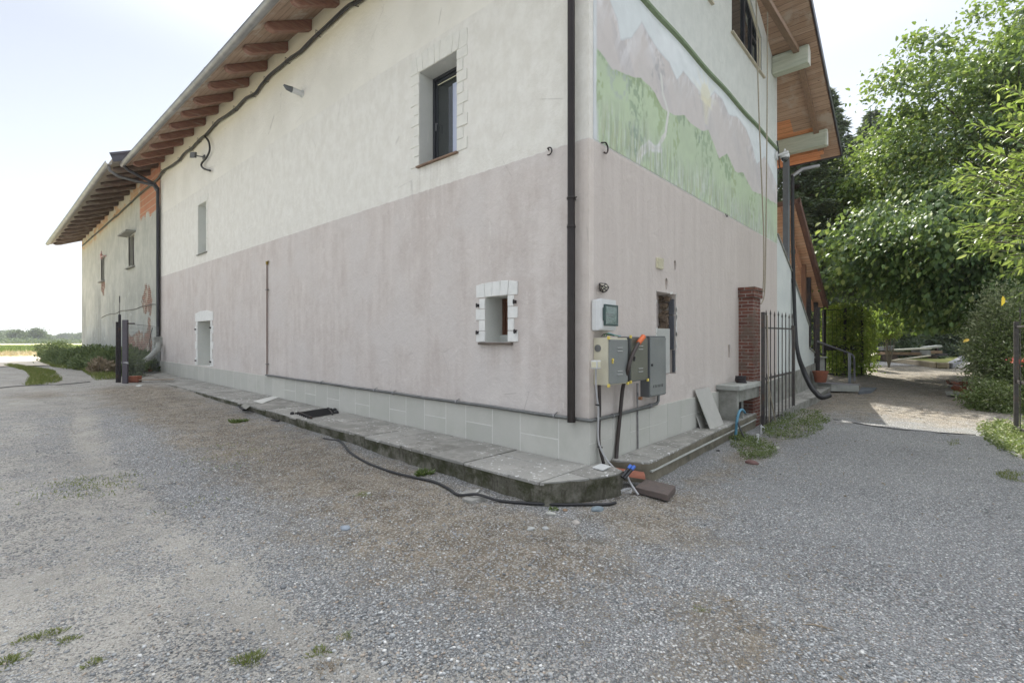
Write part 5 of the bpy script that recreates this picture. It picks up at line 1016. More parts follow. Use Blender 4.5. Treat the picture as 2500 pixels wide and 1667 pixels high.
def rock(name, label, cat, p, s, mat, seed=0, grp=None, flat=.5):
    bm = bmesh.new(); bmesh.ops.create_icosphere(bm, subdivisions=3, radius=1)
    r_ = random.Random(seed); d = [Vector((r_.uniform(-1, 1), r_.uniform(-1, 1), r_.uniform(-1, 1))).normalized() for _ in range(7)]; w_ = [r_.uniform(.55, .95) for _ in d]
    for v in bm.verts:
        for dd_, ww in zip(d, w_):
            k = v.co.dot(dd_)
            if k > ww: v.co -= dd_*(k-ww)*.8
        v.co = Vector((v.co.x*s[0], v.co.y*s[1], v.co.z*s[2]))
    me = bpy.data.meshes.new(name); bm.to_mesh(me); bm.free(); me.shade_smooth(); me.materials.append(mat); o = bpy.data.objects.new(name, me); C.collection.objects.link(o); o.location = p; o.rotation_euler.z = r_.uniform(0, 3); return tag(o, label, cat, grp)
rk = lambda n, c1: simple('stone_'+n, c1, tuple(v*.75 for v in c1), 30, .8, bump=.4)
for i, (px, py, s, c1, lab) in enumerate([(1459, 1247, .075, (.19, .235, .26), 'flat blue-grey stone under the black hose end'), (1345, 1256, .06, (.42, .42, .38), 'pale oval stone left of the blue-grey stone'), (1407, 1279, .05, (.40, .37, .33), 'beige flat stone nearest the camera below the hose'), (1296, 1296, .045, (.40, .41, .39), 'pale grey flat stone in front of the walkway'), (1332, 1294, .035, (.36, .37, .36), 'small grey stone beside the pale flat stone'), (1555, 1207, .05, (.17, .14, .12), 'round brown stone against the paving block'), (1380, 1247, .035, (.25, .17, .11), 'rusty brown pebble near the hose'), (1612, 1162, .03, (.34, .32, .16), 'yellowish stone behind the paving block'), (1598, 1158, .032, (.45, .45, .43), 'white chip behind the paving block'), (843, 1287, .06, (.28, .32, .36), 'flat blue-grey stone alone in the left gravel'), (1895, 1096, .07, (.36, .36, .31), 'pale flat stone beside the weeds below the gate'), (340, 943, .10, (.50, .50, .47), 'white broken stone near the left gate post'), (655+245, 1205, .03, (.5, .5, .48), 'white chip on the dirt left of the hose'), (1836, 1130, .09, (.16, .09, .08), 'dark red brick fragment in front of the weeds'), (1752, 1100, .045, (.05, .05, .05), 'black fragment on the ground by the ledge')]):
    p = gpt(px, py); rock('stone', lab, 'stone', p+Vector((0, 0, s*.12)), (s, s*.75, s*.38), rk(str(i), c1), i, 'loose stones on the gravel')
# broken slabs by the hose
for i, (P4, lab) in enumerate([([(1111, 1203), (1137, 1193), (1175, 1187), (1163, 1201)], 'broken stone slab under the hose, rear of two'), ([(1128, 1211), (1153, 1218), (1196, 1205), (1176, 1197)], 'broken stone slab under the hose, front of two')]):
    m = MB(); pts_ = [GR(a, b_, -.19+.01*i) for a, b_ in P4]; m.prism([(a, b_, -.26) for a, b_ in pts_], (0, 0, .055+.01*i)); tag(m.build('broken_slab', M['flag'], None, .006, jit=.004), lab, 'slab', 'broken slabs by the hose')
# long black corrugated hose on the left ground
hps = [(825, 1078), (838, 1090), (856, 1110), (900, 1131), (960, 1154), (1010, 1170), (1060, 1183), (1095, 1198), (1120, 1213), (1165, 1222), (1220, 1229), (1290, 1234), (1360, 1237), (1430, 1238), (1480, 1236), (1503, 1231)]
P = [gpt(a, b_)+Vector((0, 0, .02+(.05 if 1120 < a < 1180 else 0)))for a, b_ in hps]; m = MB(); m.tube(smoothpts(P, 6), .0145, 10); tag(m.build('ground_hose', M['black'], smooth=True), 'long black hose snaking over the dirt in front of the walkway', 'hose')
m = MB(); P = [gpt(a, b_)+Vector((0, 0, .01)) for a, b_ in ((790, 1073), (805, 1076), (820, 1078), (830, 1082))]; m.tube(smoothpts(P, 4), .012, 6); tag(m.build('twig', M['black'], smooth=True), 'short dark stick beside the start of the black hose', 'stick')
# iron grate on the walkway
t = thing('iron_grate', 'black iron grate with round feet lying on the walkway', 'grate', (-.6, 4.6, .08))
def wq(px, py, h=.03): z = .075; x, y = GR(px, py, z+h); return Vector((x, y, z+h))
c4 = [wq(729, 1007), wq(801, 996), wq(811, 1010), wq(759, 1019)]
A_, B_, C_, D_ = c4[0], c4[1], c4[2], c4[3]
for k in range(2): a, b_ = (A_, D_) if k == 0 else (B_, C_); m = MB(); m.bar(a+(a-b_)*.06, b_+(b_-a)*.06, .022, .03); m.build('cross_bar', M['dark_iron'], t)
for k in range(7): u = (k+.3)/6.6; m = MB(); a = A_+(D_-A_)*u; b_ = B_+(C_-B_)*u; mid = (a+b_)/2+Vector((0, 0, .0)); m.tube([a+(a-b_)*.12, a, mid, b_, b_+(b_-a)*.14], [.014, .012, .016, .012, .014], 6); m.build('bar', M['black'], t)
for k in range(4): u = [.0, .45, .9, .2][k]; a = (B_+(C_-B_)*u+(B_-A_)*.17) if k < 3 else A_+(A_-B_)*.2; m = MB(); m.lathe(a-Vector((0, 0, .03)), [(.01, 0), (.035, .012), (.038, .03), (.03, .055), (.01, .065)], 10); m.build('foot', M['black'], t, smooth=True)
# cement smears on the walkway
for i, P4 in enumerate([[(618, 980), (676, 967), (680, 971), (640, 985)], [(588, 990), (605, 984), (612, 990), (600, 998)]]):
    m = MB(); z_ = zw(0, 7)+.012; pts_ = [GR(a, b_, z_) for a, b_ in P4]; m.prism([(a, b_, zw(a, b_)+.002) for a, b_ in pts_], (0, 0, .006)); tag(m.build('cement_smear', M['mortar'] if i == 0 else M['concrete'], None, .004), 'long pale cement patch across the walkway' if i == 0 else 'small pale cement lump at the walkway edge', 'cement patch')
m = MB(); a = gpt(584, 993)+Vector((0, 0, .02)); b_ = gpt(598, 1003)+Vector((0, 0, .02)); m.bar(a, b_, .08, .03); tag(m.build('black_offcut', M['black'], None, .004), 'black plastic offcut below the walkway crack', 'offcut')
m = MB(); a = gpt(664, 1026)+Vector((0, 0, .015)); b_ = gpt(680, 1030)+Vector((0, 0, .02)); m.bar(a, b_, .06, .02); tag(m.build('black_offcut', M['black'], None, .004), 'dark offcut on the dirt left of the iron grate', 'offcut')
# ================================================================ LEFT GATE POSTS, BRICKS, PLANK
gl = gpt(292, 934); t = thing('gate_post', 'tall thin steel post with a rod on top beside the barn bushes', 'post', gl)
r0 = .035; MB().box(gl.x-.03, gl.x+.03, gl.y-.03, gl.y+.03, gl.z-.2, CZ+(833.5-768)/F*13.7).build('tube', M['dark_iron'], t, .004)
m = MB(); m.box(gl.x-.085, gl.x-.032, gl.y-.02, gl.y+.02, gl.z, CZ+(833.5-786)/F*13.7); m.build('hinge_stile', M['dark_iron'], t, .003)
m = MB(); zt2 = CZ+(833.5-768)/F*13.7; m.tube([(gl.x, gl.y, zt2), (gl.x, gl.y, zt2+.33)], .006, 5); m.tube([(gl.x, gl.y, zt2+.33), (gl.x, gl.y, zt2+.52)], .012, 6); m.build('rod', M['dark_iron'], t)
g2 = AT(306, 930, 13.5); g2.z = gh(g2.x, g2.y); zt3 = CZ+(833.5-781)/F*13.5; t = thing('gate_post', 'wide flat dark steel post with a latch beside the barn bushes', 'post', g2)
right = Vector((math.cos(YAW), -math.sin(YAW), 0)); fw = Vector((math.sin(YAW), math.cos(YAW), 0))
m = MB(); m.obox((g2.x, g2.y, (g2.z-.2+zt3)/2), right*.07, fw*.03, (0, 0, (zt3-g2.z+.2)/2)); m.build('plate', simple('violet_grey_steel', (.085, .075, .09), (.065, .06, .07), 4, .5, .3, .1), t, .005)
m = MB(); zl = CZ-(885-833.5)/F*13.5; m.tube([Vector((g2.x, g2.y, zl))-right*.1, Vector((g2.x, g2.y, zl))+right*.12-fw*.05], .02, 8); m.tube([Vector((g2.x, g2.y, zl))+right*.03-fw*.05, Vector((g2.x, g2.y, zl-.03))+right*.14-fw*.07], .012, 6); m.build('latch', M['zinc'], t, smooth=True)
m = MB(); m.tube([Vector((g2.x, g2.y, zt3-.10))+right*.07, Vector((g2.x, g2.y, zt3-.10))+right*.25], .02, 6); m.build('arm', M['dark_iron'], t)
# wire mesh fence from the post to the wall
t = thing('wire_fence', 'thin wire mesh fence between the dark post and the house corner', 'fence', g2)
a0 = Vector((g2.x, g2.y, 0))+right*.08; b0 = Vector((-.12, 17.9, 0)); zf0, zf1 = g2.z+.05, zt3-.10
for k in range(2): m = MB(); z0_ = (zf1 if k == 0 else zf0); m.tube([(a0.x, a0.y, z0_), (b0.x, b0.y, z0_+.02)], .006, 4); m.build('strand_wire', M['dark_iron'], t)
m = MB()
for k in range(1, 14): z_ = zf0+(zf1-zf0)*k/14; m.tube([(a0.x, a0.y, z_), (b0.x, b0.y, z_)], .0022, 3)
for k in range(1, 46): p = a0+(b0-a0)*k/46; m.tube([(p.x, p.y, zf0), (p.x, p.y, zf1)], .0022, 3)
m.build('mesh', M['galv'], t)
m = MB(); wr_ = smoothpts([WLp for WLp in [Vector((-.04, *WL(a, b_, -.04))) for a, b_ in ((248, 776), (262, 768), (280, 766), (300, 758), (320, 757), (345, 749), (365, 744), (384, 743))]], 4, .01); m.tube(wr_, .012, 5); tag(m.build('wall_wire', M['dark_iron'], smooth=True), 'thin wavy wire running across the barn wall', 'wire')
m = MB(); m.tube(smoothpts([Vector((-.04, *WL(a, b_, -.04))) for a, b_ in ((372, 800), (366, 830), (368, 868), (375, 882))], 4), .012, 5); tag(m.build('wall_wire', M['black'], smooth=True), 'thin black wire hanging over the peeling bricks at the barn foot', 'wire')
def wbox(name, lab, cat, px, py, sx, sy, sz, rot, mat, t_=None, bev=.006):
    p = gpt(px, py); m = MB(); c_, s_ = math.cos(rot), math.sin(rot); m.obox((p.x, p.y, p.z+sz/2), (sx/2*c_, sx/2*s_, 0), (-sy/2*s_, sy/2*c_, 0), (0, 0, sz/2)); return tag(m.build(name, mat, None, bev, jit=.003), lab, cat)
wbox('brick_block', 'red hollow clay block by the foot of the dark post', 'clay block', 328, 934, .28, .2, .17, -.75, M['terracotta'])
wbox('brick_block', 'long red clay block lying behind the slab near the barn foot', 'clay block', 346, 908, .62, .2, .17, -.6, M['terracotta'])
a = gpt(333, 934); b_ = gpt(425, 931); b_.z = zw(b_.x, b_.y)+.07 if b_.x > -1 else b_.z+.1; a.z += .06; m = MB(); m.bar(a, b_, .16, .025); tag(m.build('timber_plank', simple('grey_timber', (.33, .28, .22), (.24, .20, .16), 4, .85, st=(1, 8, 8)), None, .003), 'weathered wooden plank lying across the far end of the walkway', 'plank')
# ================================================================ FAR RIGHT: steps, rail, pot, cage, planter, machinery
p = AT(2030, 945, 15.6); sx0, sy0 = GR(2035, 961, gz(15, 0))
def on(px, py, z): x, y = GR(px, py, z); return Vector((x, y, z))
zg_ = float(gz(14, 0)); A0 = on(2030, 955, zg_); A1 = on(2098, 957, zg_); zt_ = zg_+.22
t = thing('entrance_steps', 'two pale concrete entrance steps below the curved handrail', 'steps', A0)
d = (A1-A0); dep = Vector((.35, .9, 0)); m = MB(); m.prism([A0, A1, A1+dep, A0+dep], (0, 0, .20)); m.build('lower_step', M['pale_concrete'], t, .01)
m = MB(); q0 = [A0-d*.04, A1+d*.04, A1+d*.04+dep, A0-d*.04+dep]; m.prism([v+Vector((0, 0, .201)) for v in q0], (0, 0, .03)); m.build('step_slab', simple('step_slab', (.27, .26, .27), (.22, .21, .22), 5, .8), t, .004)
B0 = A0+Vector((-.25, .55, 0)); m = MB(); m.prism([B0-d*.25, B0+d*.35, B0+d*.35+dep, B0-d*.25+dep], (0, 0, .42)); m.build('upper_step', M['pale_concrete'], t, .01)
dd = 15.2; t = thing('handrail', 'grey tubular handrail curving down beside the entrance steps', 'handrail', AT(2073, 937, dd))
m = MB(); m.tube(smoothpts([AT(1996, 833, dd-.6), AT(2030, 846, dd-.3), AT(2060, 857, dd), AT(2078, 864, dd), AT(2085, 875, dd), AT(2086, 900, dd+.1), AT(2086.5, 930, dd+.1)], 6), .026, 10); m.build('rail', simple('grey_rail_paint', (.20, .20, .22), (.16, .16, .18), 5, .4, .4, 0), t, smooth=True)
m = MB(); a = AT(2074, 862, dd); b_ = AT(2074, 936, dd); m.obox((a+b_)/2, right*.03, fw*.03, (0, 0, (a.z-b_.z)/2)); m.build('rail_post', M['grey_iron'], t, .004)
pc = AT(2003, 933, 14.3); m = MB(); h_ = .42; t = tag(MB().lathe(Vector((pc.x, pc.y, pc.z)), [(.13, 0), (.145, .02), (.19, .26), (.205, .27), (.21, .33), (.185, .33), (.17, .25)], 20).build('flower_pot', M['terracotta'], smooth=True), 'brown terracotta flower pot standing by the staircase foot', 'flower pot')
p = AT(2003, 880, 15.5); m = MB(); m.box(p.x-.10, p.x+.10, p.y-.1, p.y+.1, gz(15, 0), p.z+.08); m.box(p.x-.16, p.x+.16, p.y-.16, p.y+.16, p.z+.081, p.z+.13); tag(m.build('stone_bollard', M['pale_concrete'], None, .01), 'pale square stone post with a flat cap behind the flower pot', 'stone post')
# black steel cage fence with climber
D = 19.3; t = thing('steel_screen', 'tall dark steel screen of framed bars grown through by a climber', 'screen', AT(2060, 915, D))
def vb(px, yt, yb, w_, nm='upright', dpt=D): a = AT(px, yt, dpt); b_ = AT(px, yb, dpt); m = MB(); m.obox((a+b_)/2, right*w_/2, fw*w_/2, (0, 0, (a.z-b_.z)/2)); m.build(nm, M['dark_iron'], t, .003)
def hb(x0, x1, py, h_, dpt=D, nm='cross_rail'): a = AT(x0, py, dpt); b_ = AT(x1, py, dpt); m = MB(); m.bar(a, b_, .04, h_); m.build(nm, M['dark_iron'], t, .003)
vb(2104.5, 751, 916, .07); vb(2062, 753, 915, .06); vb(2065.5, 753, 915, .03); vb(2012, 756, 915, .10); vb(1996, 750, 915, .09, dpt=15)
hb(2062, 2106, 752.5, .05); hb(2012, 2062, 756, .03); hb(2014, 2105, 849, .20, nm='lock_plate'); hb(2014, 2105, 913, .05); hb(2060, 2104, 796, .02)
for px in (2022, 2032, 2042, 2052, 2072, 2082, 2092, 2098): vb(px, 756, 913, .010, 'thin_bar')
# planter bed with stone edging
zz = .25; E = [on(2118, 876, zz), on(2180, 884, zz), on(2290, 897, zz), on(2318, 898, zz), on(2349, 878, zz), on(2340, 871, zz)]
t = thing('stone_edging', 'low stone kerb round the raised grass bed under the trees', 'kerb', E[2])
for i in range(len(E)-1):
    a, b_ = E[i], E[i+1]; m = MB(); m.bar(a+Vector((0, 0, .10)), b_+Vector((0, 0, .10)), .22, .26); m.build('kerb_stone', simple('kerb_stone', (.36, .30, .21), (.28, .24, .18), 5, .9) if i < 3 else simple('dark_kerb_stone', (.22, .22, .23), (.17, .17, .18), 5, .8), t, .03, jit=.008)
bed = MB(); bp = E+[on(2335, 858, zz), on(2140, 858, zz)]; bed.add([(v.x, v.y, zz+.17) for v in bp], [tuple(range(len(bp)))]); tag(bed.build('garden_bed', fieldmat('bed_grass', (.14, .17, .04), (.20, .19, .08), 3)), 'raised grassy garden bed inside the stone kerb', 'garden bed', kind='structure')
# machinery / scrap trailer
dm_ = 23.5; t = thing('scrap_trailer', 'low flat trailer frame loaded with pale boards and rusty beams on the garden bed', 'trailer', AT(2210, 870, dm_))
def bb(x0, y0, x1, y1, w_, h_, mat, nm, dd_=0): m = MB(); m.bar(AT(x0, y0, dm_+dd_), AT(x1, y1, dm_+dd_), w_, h_); m.build(nm, mat, t, .006)
bb(2152, 862, 2240, 863, .5, .13, simple('rusty_beam', (.26, .18, .11), (.18, .12, .08), 4, .8), 'beam'); bb(2262, 860, 2290, 859, .5, .13, bpy.data.materials['rusty_beam'], 'beam'); bb(2235, 860, 2262, 860, .5, .22, M['galv'], 'tool_box')
bb(2170, 854.5, 2262, 850.5, .6, .06, simple('pale_boards', (.45, .44, .36), (.36, .35, .28), 5, .8), 'boards'); bb(2255, 849, 2292, 845, .4, .10, M['pale_concrete'], 'boards'); bb(2150, 851, 2172, 849, .5, .18, M['steel_dark'], 'engine_block'); bb(2174, 843, 2175, 856, .04, .05, M['pale_concrete'], 'upright'); bb(2180, 843, 2181, 856, .04, .05, M['pale_concrete'], 'upright')
bb(2288, 846, 2287, 872, .1, .1, M['dark_iron'], 'leg'); bb(2152, 866, 2292, 867, .45, .06, M['dark_iron'], 'chassis'); bb(2162, 872, 2184, 872, .4, .22, M['paver'], 'support_block'); bb(2272, 870, 2282, 870, .3, .2, M['paver'], 'support_block'); bb(2290, 863, 2312, 866, .1, .1, M['dark_iron'], 'drawbar')
m = MB(); m.bar(AT(2180, 880, 22.3), AT(2270, 868, 22.8), .12, .05); tag(m.build('loose_pole', simple('pale_pole', (.5, .47, .38), (.4, .37, .3), 5, .8), None, .004), 'pale pole lying on the garden bed in front of the trailer', 'pole')
m = MB(); m.bar(AT(2114, 873, 22.5), AT(2133, 863, 22.8), .3, .06); tag(m.build('timber_offcut', bpy.data.materials['pale_pole'], None, .004), 'pale board propped at the left end of the garden bed', 'board')
# rubble pile by the right shrub and cover slab on the drive
for i in range(20):
    p = gpt(random.uniform(2350, 2400), random.uniform(945, 975)); s = random.uniform(.07, .17); m = MB(); a = random.uniform(0, 3); m.obox((p.x, p.y+random.uniform(0, .4), p.z+random.uniform(0, .22)), (s*math.cos(a), s*math.sin(a), random.uniform(-.04, .04)), (-s*.5*math.sin(a), s*.5*math.cos(a), .02), (0, .02, s*.35))
    tag(m.build('rubble_brick', M['terracotta'] if i % 3 else M['pale_concrete'], None, .008, jit=.006), 'old brick in the rubble heap at the foot of the right shrub', 'brick', 'rubble heap bricks')
m = MB(); P = [on(2096, 958, zg_+.01), on(2128, 956, zg_+.01), on(2140, 949, zg_+.01), on(2102, 948, zg_+.01)]; m.prism([(v.x, v.y, v.z-.05) for v in P], (0, 0, .09)); tag(m.build('drain_cover', simple('slate_slab', (.16, .18, .20), (.13, .14, .16), 6, .8), None, .005), 'flat slate slab on the ground right of the entrance steps', 'slab')
m = MB(); P = [GG(a, b_) for a, b_ in ((2035, 1026), (2120, 1040), (2200, 1050), (2290, 1056), (2382, 1061))]; m.tube(smoothpts([Vector((a, b_, gh(a, b_)+.006)) for a, b_, _ in P], 6), .010, 5); tag(m.build('ground_cable', M['black'], smooth=True), 'thin black cable lying across the driveway on the right', 'cable')
m = MB(); P = [GG(a, b_) for a, b_ in ((-40, 950), (0, 947), (60, 943), (150, 938), (220, 933))]; m.tube(smoothpts([Vector((a, b_, gh(a, b_)+.012)) for a, b_, _ in P], 6), .012, 5); tag(m.build('gate_rail', M['zinc_dark'], smooth=True), 'thin straight rail crossing the gravel track on the left', 'rail')
# ================================================================ VEGETATION
def unit(a): return a/(np.linalg.norm(a, axis=1, keepdims=True)+1e-9)
def leafmesh(name, P, D, L, W, mat, par=None, fold=.25):
    N = len(P); D = unit(D); r = rng.normal(size=(N, 3)); S = unit(np.cross(D, r)); U = np.cross(D, S); L = np.asarray(L).reshape(-1, 1); W = np.asarray(W).reshape(-1, 1)
    V = np.stack([P, P+D*L*.42+S*W*.5+U*W*fold, P+D*L-U*L*.08, P+D*L*.42-S*W*.5+U*W*fold], 1).reshape(-1, 3)
    b = np.arange(N)*4; Fc = np.stack([np.c_[b, b+1, b+2], np.c_[b, b+2, b+3]], 1).reshape(-1, 3)
    return npmesh(name, V, Fc, mat, par, False)
def flatleaf(name, P, D, L, W, mat, par=None, flat=.7, fold=.2):   # leaf faces mostly looking up
    N = len(P); D = unit(D); up = np.array([0, 0, 1.])+rng.normal(size=(N, 3))*(1-flat); S = unit(np.cross(D, up)); U = np.cross(S, D); L = np.asarray(L).reshape(-1, 1)*np.ones((N, 1)); W = np.asarray(W).reshape(-1, 1)*np.ones((N, 1))
    V = np.stack([P, P+D*L*.28+S*W*.42+U*W*fold, P+D*L*.66+S*W*.44+U*W*fold*.8, P+D*L-U*L*.12, P+D*L*.66-S*W*.44+U*W*fold*.8, P+D*L*.28-S*W*.42+U*W*fold, P+D*L*.28, P+D*L*.66-U*L*.02], 1).reshape(-1, 3)
    b = (np.arange(N)*8)[:, None]; f4 = lambda *i: np.concatenate([b+k for k in i], 1)
    q_ = np.concatenate([f4(6, 1, 2, 7), f4(5, 6, 7, 4), f4(0, 1, 6, 6), f4(0, 6, 5, 5), f4(7, 2, 3, 3), f4(4, 7, 3, 3)])
    t = np.concatenate([q_[:N][:, [0, 1, 2]], q_[:N][:, [0, 2, 3]], q_[N:2*N][:, [0, 1, 2]], q_[N:2*N][:, [0, 2, 3]], q_[2*N:][:, :3]])
    return npmesh(name, V, t, mat, par, False)
def ell(n, c, r, shell=.6):
    d = unit(rng.normal(size=(n, 3))); k = (shell+(1-shell)*rng.random((n, 1))); return np.array(c)+d*k*np.array(r), d
def limbs(t, base, top, tips, r0, mat, name='limb'):
    base = Vector(base); top = Vector(top); m = MB(); n = 6
    m.tube([base+(top-base)*i/n+Vector((math.sin(i*1.7)*.06, math.cos(i*1.3)*.06, 0))*(i > 0) for i in range(n+1)], [r0*(1-.11*i) for i in range(n+1)], 10); m.build('trunk', mat, t, smooth=True)
    m = MB()
    for tp in tips:
        tp = Vector(tp); s = base+(top-base)*random.uniform(.35, 1); mid = (s+tp)/2+Vector((0, 0, (tp-s).length*.12)); m.tube([s, mid, tp], [r0*.3, r0*.18, .012], 6)
    return m.build(name, mat, t, smooth=True)
# ---- big broadleaf tree on the right
cT = AT(2485, 470, 16.2); t = thing('broadleaf_tree', 'large leafy broadleaf tree with big drooping bright green leaves over the driveway', 'tree', (cT.x, cT.y, .1))
cc, dd_ = ell(430, cT, (5.1, 5.1, 6.3), .55); c2_b = AT(2240, 585, 15.2); cc = np.r_[cc, ell(120, c2_b, (2.3, 2.3, 1.5), .4)[0], ell(60, AT(2370, 720, 14.5), (1.6, 1.6, 1.3), .4)[0]]; cc = cc[cc[:, 2] > 2.2]; cc[:, 2] += (fbm(cc[:, 0]*.5, cc[:, 1]*.5, 4)-.5)*1.4; cc = np.array(cT)*0+cc+(cc-np.array(cT))*rng.uniform(-.14, .10, (len(cc), 1))
n_per = 245; idx = np.repeat(np.arange(len(cc)), n_per); off = rng.normal(size=(len(idx), 3))*np.array([.46, .46, .24])*(.6+.8*rng.random(len(cc)))[idx][:, None]
P = cc[idx]+off; P[:, 2] -= np.linalg.norm(off[:, :2], axis=1)*.35
out = unit(cc-np.array(cT))[idx]; D = out*.7+rng.normal(size=P.shape)*.45+np.array([0, 0, -.75]); keep = P[:, 2] > 1.75; P, D = P[keep], D[keep]; sz = rng.uniform(.07, .21, len(P))
flatleaf('crown', P, D, sz, sz*.66, M['tree'], t, .55)
limbs(t, (cT.x, cT.y, 0), (cT.x, cT.y, 8), cc[::9][:44], .26, M['bark'])
# ---- conifers
def conifer(base, H, Rm, label, nb=150, dens=230, mat='spruce', droop=.25, nl=.15, zlow=.4, name='spruce_tree'):
    t = thing(name, label, 'conifer', base, 'dark conifers behind the house'); bx, by, bz_ = base
    m = MB(); m.tube([(bx, by, bz_), (bx, by, bz_+H*.5), (bx, by, bz_+H)], [.22, .13, .02], 8); m.build('trunk', M['bark'], t, smooth=True)
    Ps = []; Ds = []; bm_ = MB(); ga = 2.39996
    for i in range(nb):
        u = (i+.5)/nb; h = zlow+(H-zlow)*u**1.0; R_ = Rm*(1-u)**.85*random.uniform(.72, 1.1)+.18; a = i*ga+random.uniform(-.3, .3); d = np.array([math.cos(a), math.sin(a), 0.])
        up_ = .35*u-.05
        nn = int(dens*(R_/Rm)**1.25)+26; s = rng.random(nn)**.6; side = rng.normal(size=nn)*(.10+.16*R_*.5*(1-abs(s-.5)))
        perp = np.array([-d[1], d[0], 0]); base_ = np.array([bx, by, bz_+h]); z = up_*s*R_-droop*(s*R_)**2/R_*1.0+.12*R_*s**6
        p = base_+d*(s*R_)[:, None]+perp*side[:, None]; p[:, 2] += z-np.abs(side)*.45+rng.normal(size=nn)*.05
        Ps.append(p); Ds.append(d*.6+perp*np.sign(side)[:, None]*rng.random((nn, 1))+rng.normal(size=(nn, 3))*.35+np.array([0, 0, -.28]))
        bm_.tube([(bx, by, bz_+h), tuple(base_+d*R_*.5+np.array([0, 0, up_*R_*.5-droop*R_*.25])), tuple(base_+d*R_*.97+np.array([0, 0, up_*R_-droop*R_*.9]))], [.03, .02, .008], 4)
    P = np.concatenate(Ps); D = np.concatenate(Ds); bm_.build('bough', M['bark'], t); leafmesh('foliage', P, D, rng.uniform(nl*.9, nl*1.9, len(P)), rng.uniform(nl*.3, nl*.55, len(P)), M[mat], t, .1); return t
def bp_(px, tt): p = AT(px, 800, tt); return (p.x, p.y, .25)
conifer(bp_(2015, 32), 17.6, 5.6, 'tall dark spruce half hidden by the roof corner', 260, 620, nl=.24)
conifer(bp_(2130, 38), 19, 6.6, 'tall dark spruce with a clear pointed tip right of the roof', 270, 620, nl=.27)
conifer((17.7, 1.5, .2), 12.2, 3.1, 'dark spruce seen between the gable corner and the grey post', 150, 420, zlow=3.2)
conifer(bp_(2240, 34), 10, 4.2, 'dark conifer closing the view behind the garden bed, centre', 110, 260)
conifer(bp_(2340, 40), 10, 4.6, 'dark conifer closing the view behind the big leafy tree', 100, 240)
conifer(bp_(2460, 36), 9.5, 4.2, 'dark conifer behind the right hand shrub', 100, 220)
# hedge
h0 = AT(1960, 850, 38); h1 = AT(2560, 850, 46); hd = thing('conifer_hedge', 'long dark clipped conifer hedge closing the garden behind the trailer', 'hedge', ((h0.x+h1.x)/2, (h0.y+h1.y)/2, .3))
n = 52000; u = rng.random(n); v = rng.random(n)**.8; dp2 = h1-h0; nrm_ = np.array([-dp2.y, dp2.x]); nrm_ = nrm_/np.linalg.norm(nrm_)*-1
wv = rng.normal(size=n)*.35; bx = h0.x+dp2.x*u; by = h0.y+dp2.y*u; top_h = 3.9+1.3*fbm(u*14, u*0, 3); hz_ = v*top_h
lay_ = .35*np.sin(hz_*5+fbm(u*40, hz_, 7)*6); P = np.c_[bx+(-nrm_[0])*0+nrm_[0]*(wv*.4+lay_), by+nrm_[1]*(wv*.4+lay_), .3+hz_]
leafmesh('foliage', P, rng.normal(size=(n, 3))*.5+np.array([dp2.x, dp2.y, 0])/dp2.length*np.sign(rng.random((n, 1))-.5)+np.array([0, 0, -.4]), rng.uniform(.2, .45, n), rng.uniform(.08, .16, n), M['hedge'], hd, .1)
m = MB(); m.bar((h0.x, h0.y, 1.9), (h1.x, h1.y, 1.9), .5, 3.4); m.build('shade_core', simple('hedge_core', (.012, .016, .008), (.008, .01, .005), 3, .95), hd)  # solid near-black slab stands in for the shade inside the hedge
# ---- small plants
def bushy(name, label, cat, c, r, n, ls, mat, stem=True, shell=.35, dz_=-.1, group=None, up=0, par_mat='bark'):
    c = Vector(c); z0 = gh(c.x, c.y); t = thing(name, label, cat, (c.x, c.y, z0), group); k = max(12, n//70); cc, _ = ell(k, c, r, shell); idx = rng.integers(0, k, n); P = cc[idx]+rng.normal(size=(n, 3))*np.array(r)*.16; P[:, 2] = np.maximum(P[:, 2], z0+.03)
    D = unit(P-np.array(c))*.8+rng.normal(size=(n, 3))*.6+np.array([0, 0, dz_+up]); leafmesh('foliage', P, D, rng.uniform(ls*.7, ls*1.3, n), rng.uniform(ls*.35, ls*.6, n), M[mat], t)
    if stem:
        m = MB()
        for q_ in cc[:14]: m.tube([(c.x+random.uniform(-.05, .05), c.y, z0-.05), tuple((np.array([c.x, c.y, z0])+q_)/2+np.array([0, 0, .1])), tuple(q_)], [.022, .014, .005], 5)
        m.build('stem', M[par_mat], t)
    return t
p = AT(2442, 880, 12.4); bushy('garden_shrub', 'tall pale shrub at the right edge of the driveway behind the gate', 'shrub', (p.x, p.y, 1.15), (.75, .75, 1.55), 17000, .075, 'shrub')
p = AT(2500, 900, 11.6); bushy('garden_shrub', 'darker green shrub directly behind the right gate leaf', 'shrub', (p.x+.2, p.y, 1.0), (.8, .8, 1.5), 12000, .08, 'weed')
p = AT(2440, 1010, 11.2); bushy('ivy_clump', 'low dark ivy clump at the foot of the tall pale shrub', 'ivy', (p.x, p.y, .05), (.75, .7, .45), 6000, .07, 'weed', False)
p = AT(2170, 800, 22.5); bushy('young_tree', 'small bright green young tree standing in the garden bed', 'young tree', (p.x, p.y, 2.3), (.75, .75, .75), 5000, .11, 'ivy', par_mat='bark_pale')
p = AT(2122, 840, 21.5); bushy('garden_shrub', 'small yellow-green shrub right of the steel screen', 'shrub', (p.x, p.y, 1.6), (.35, .4, 1.35), 4500, .09, 'ivy')
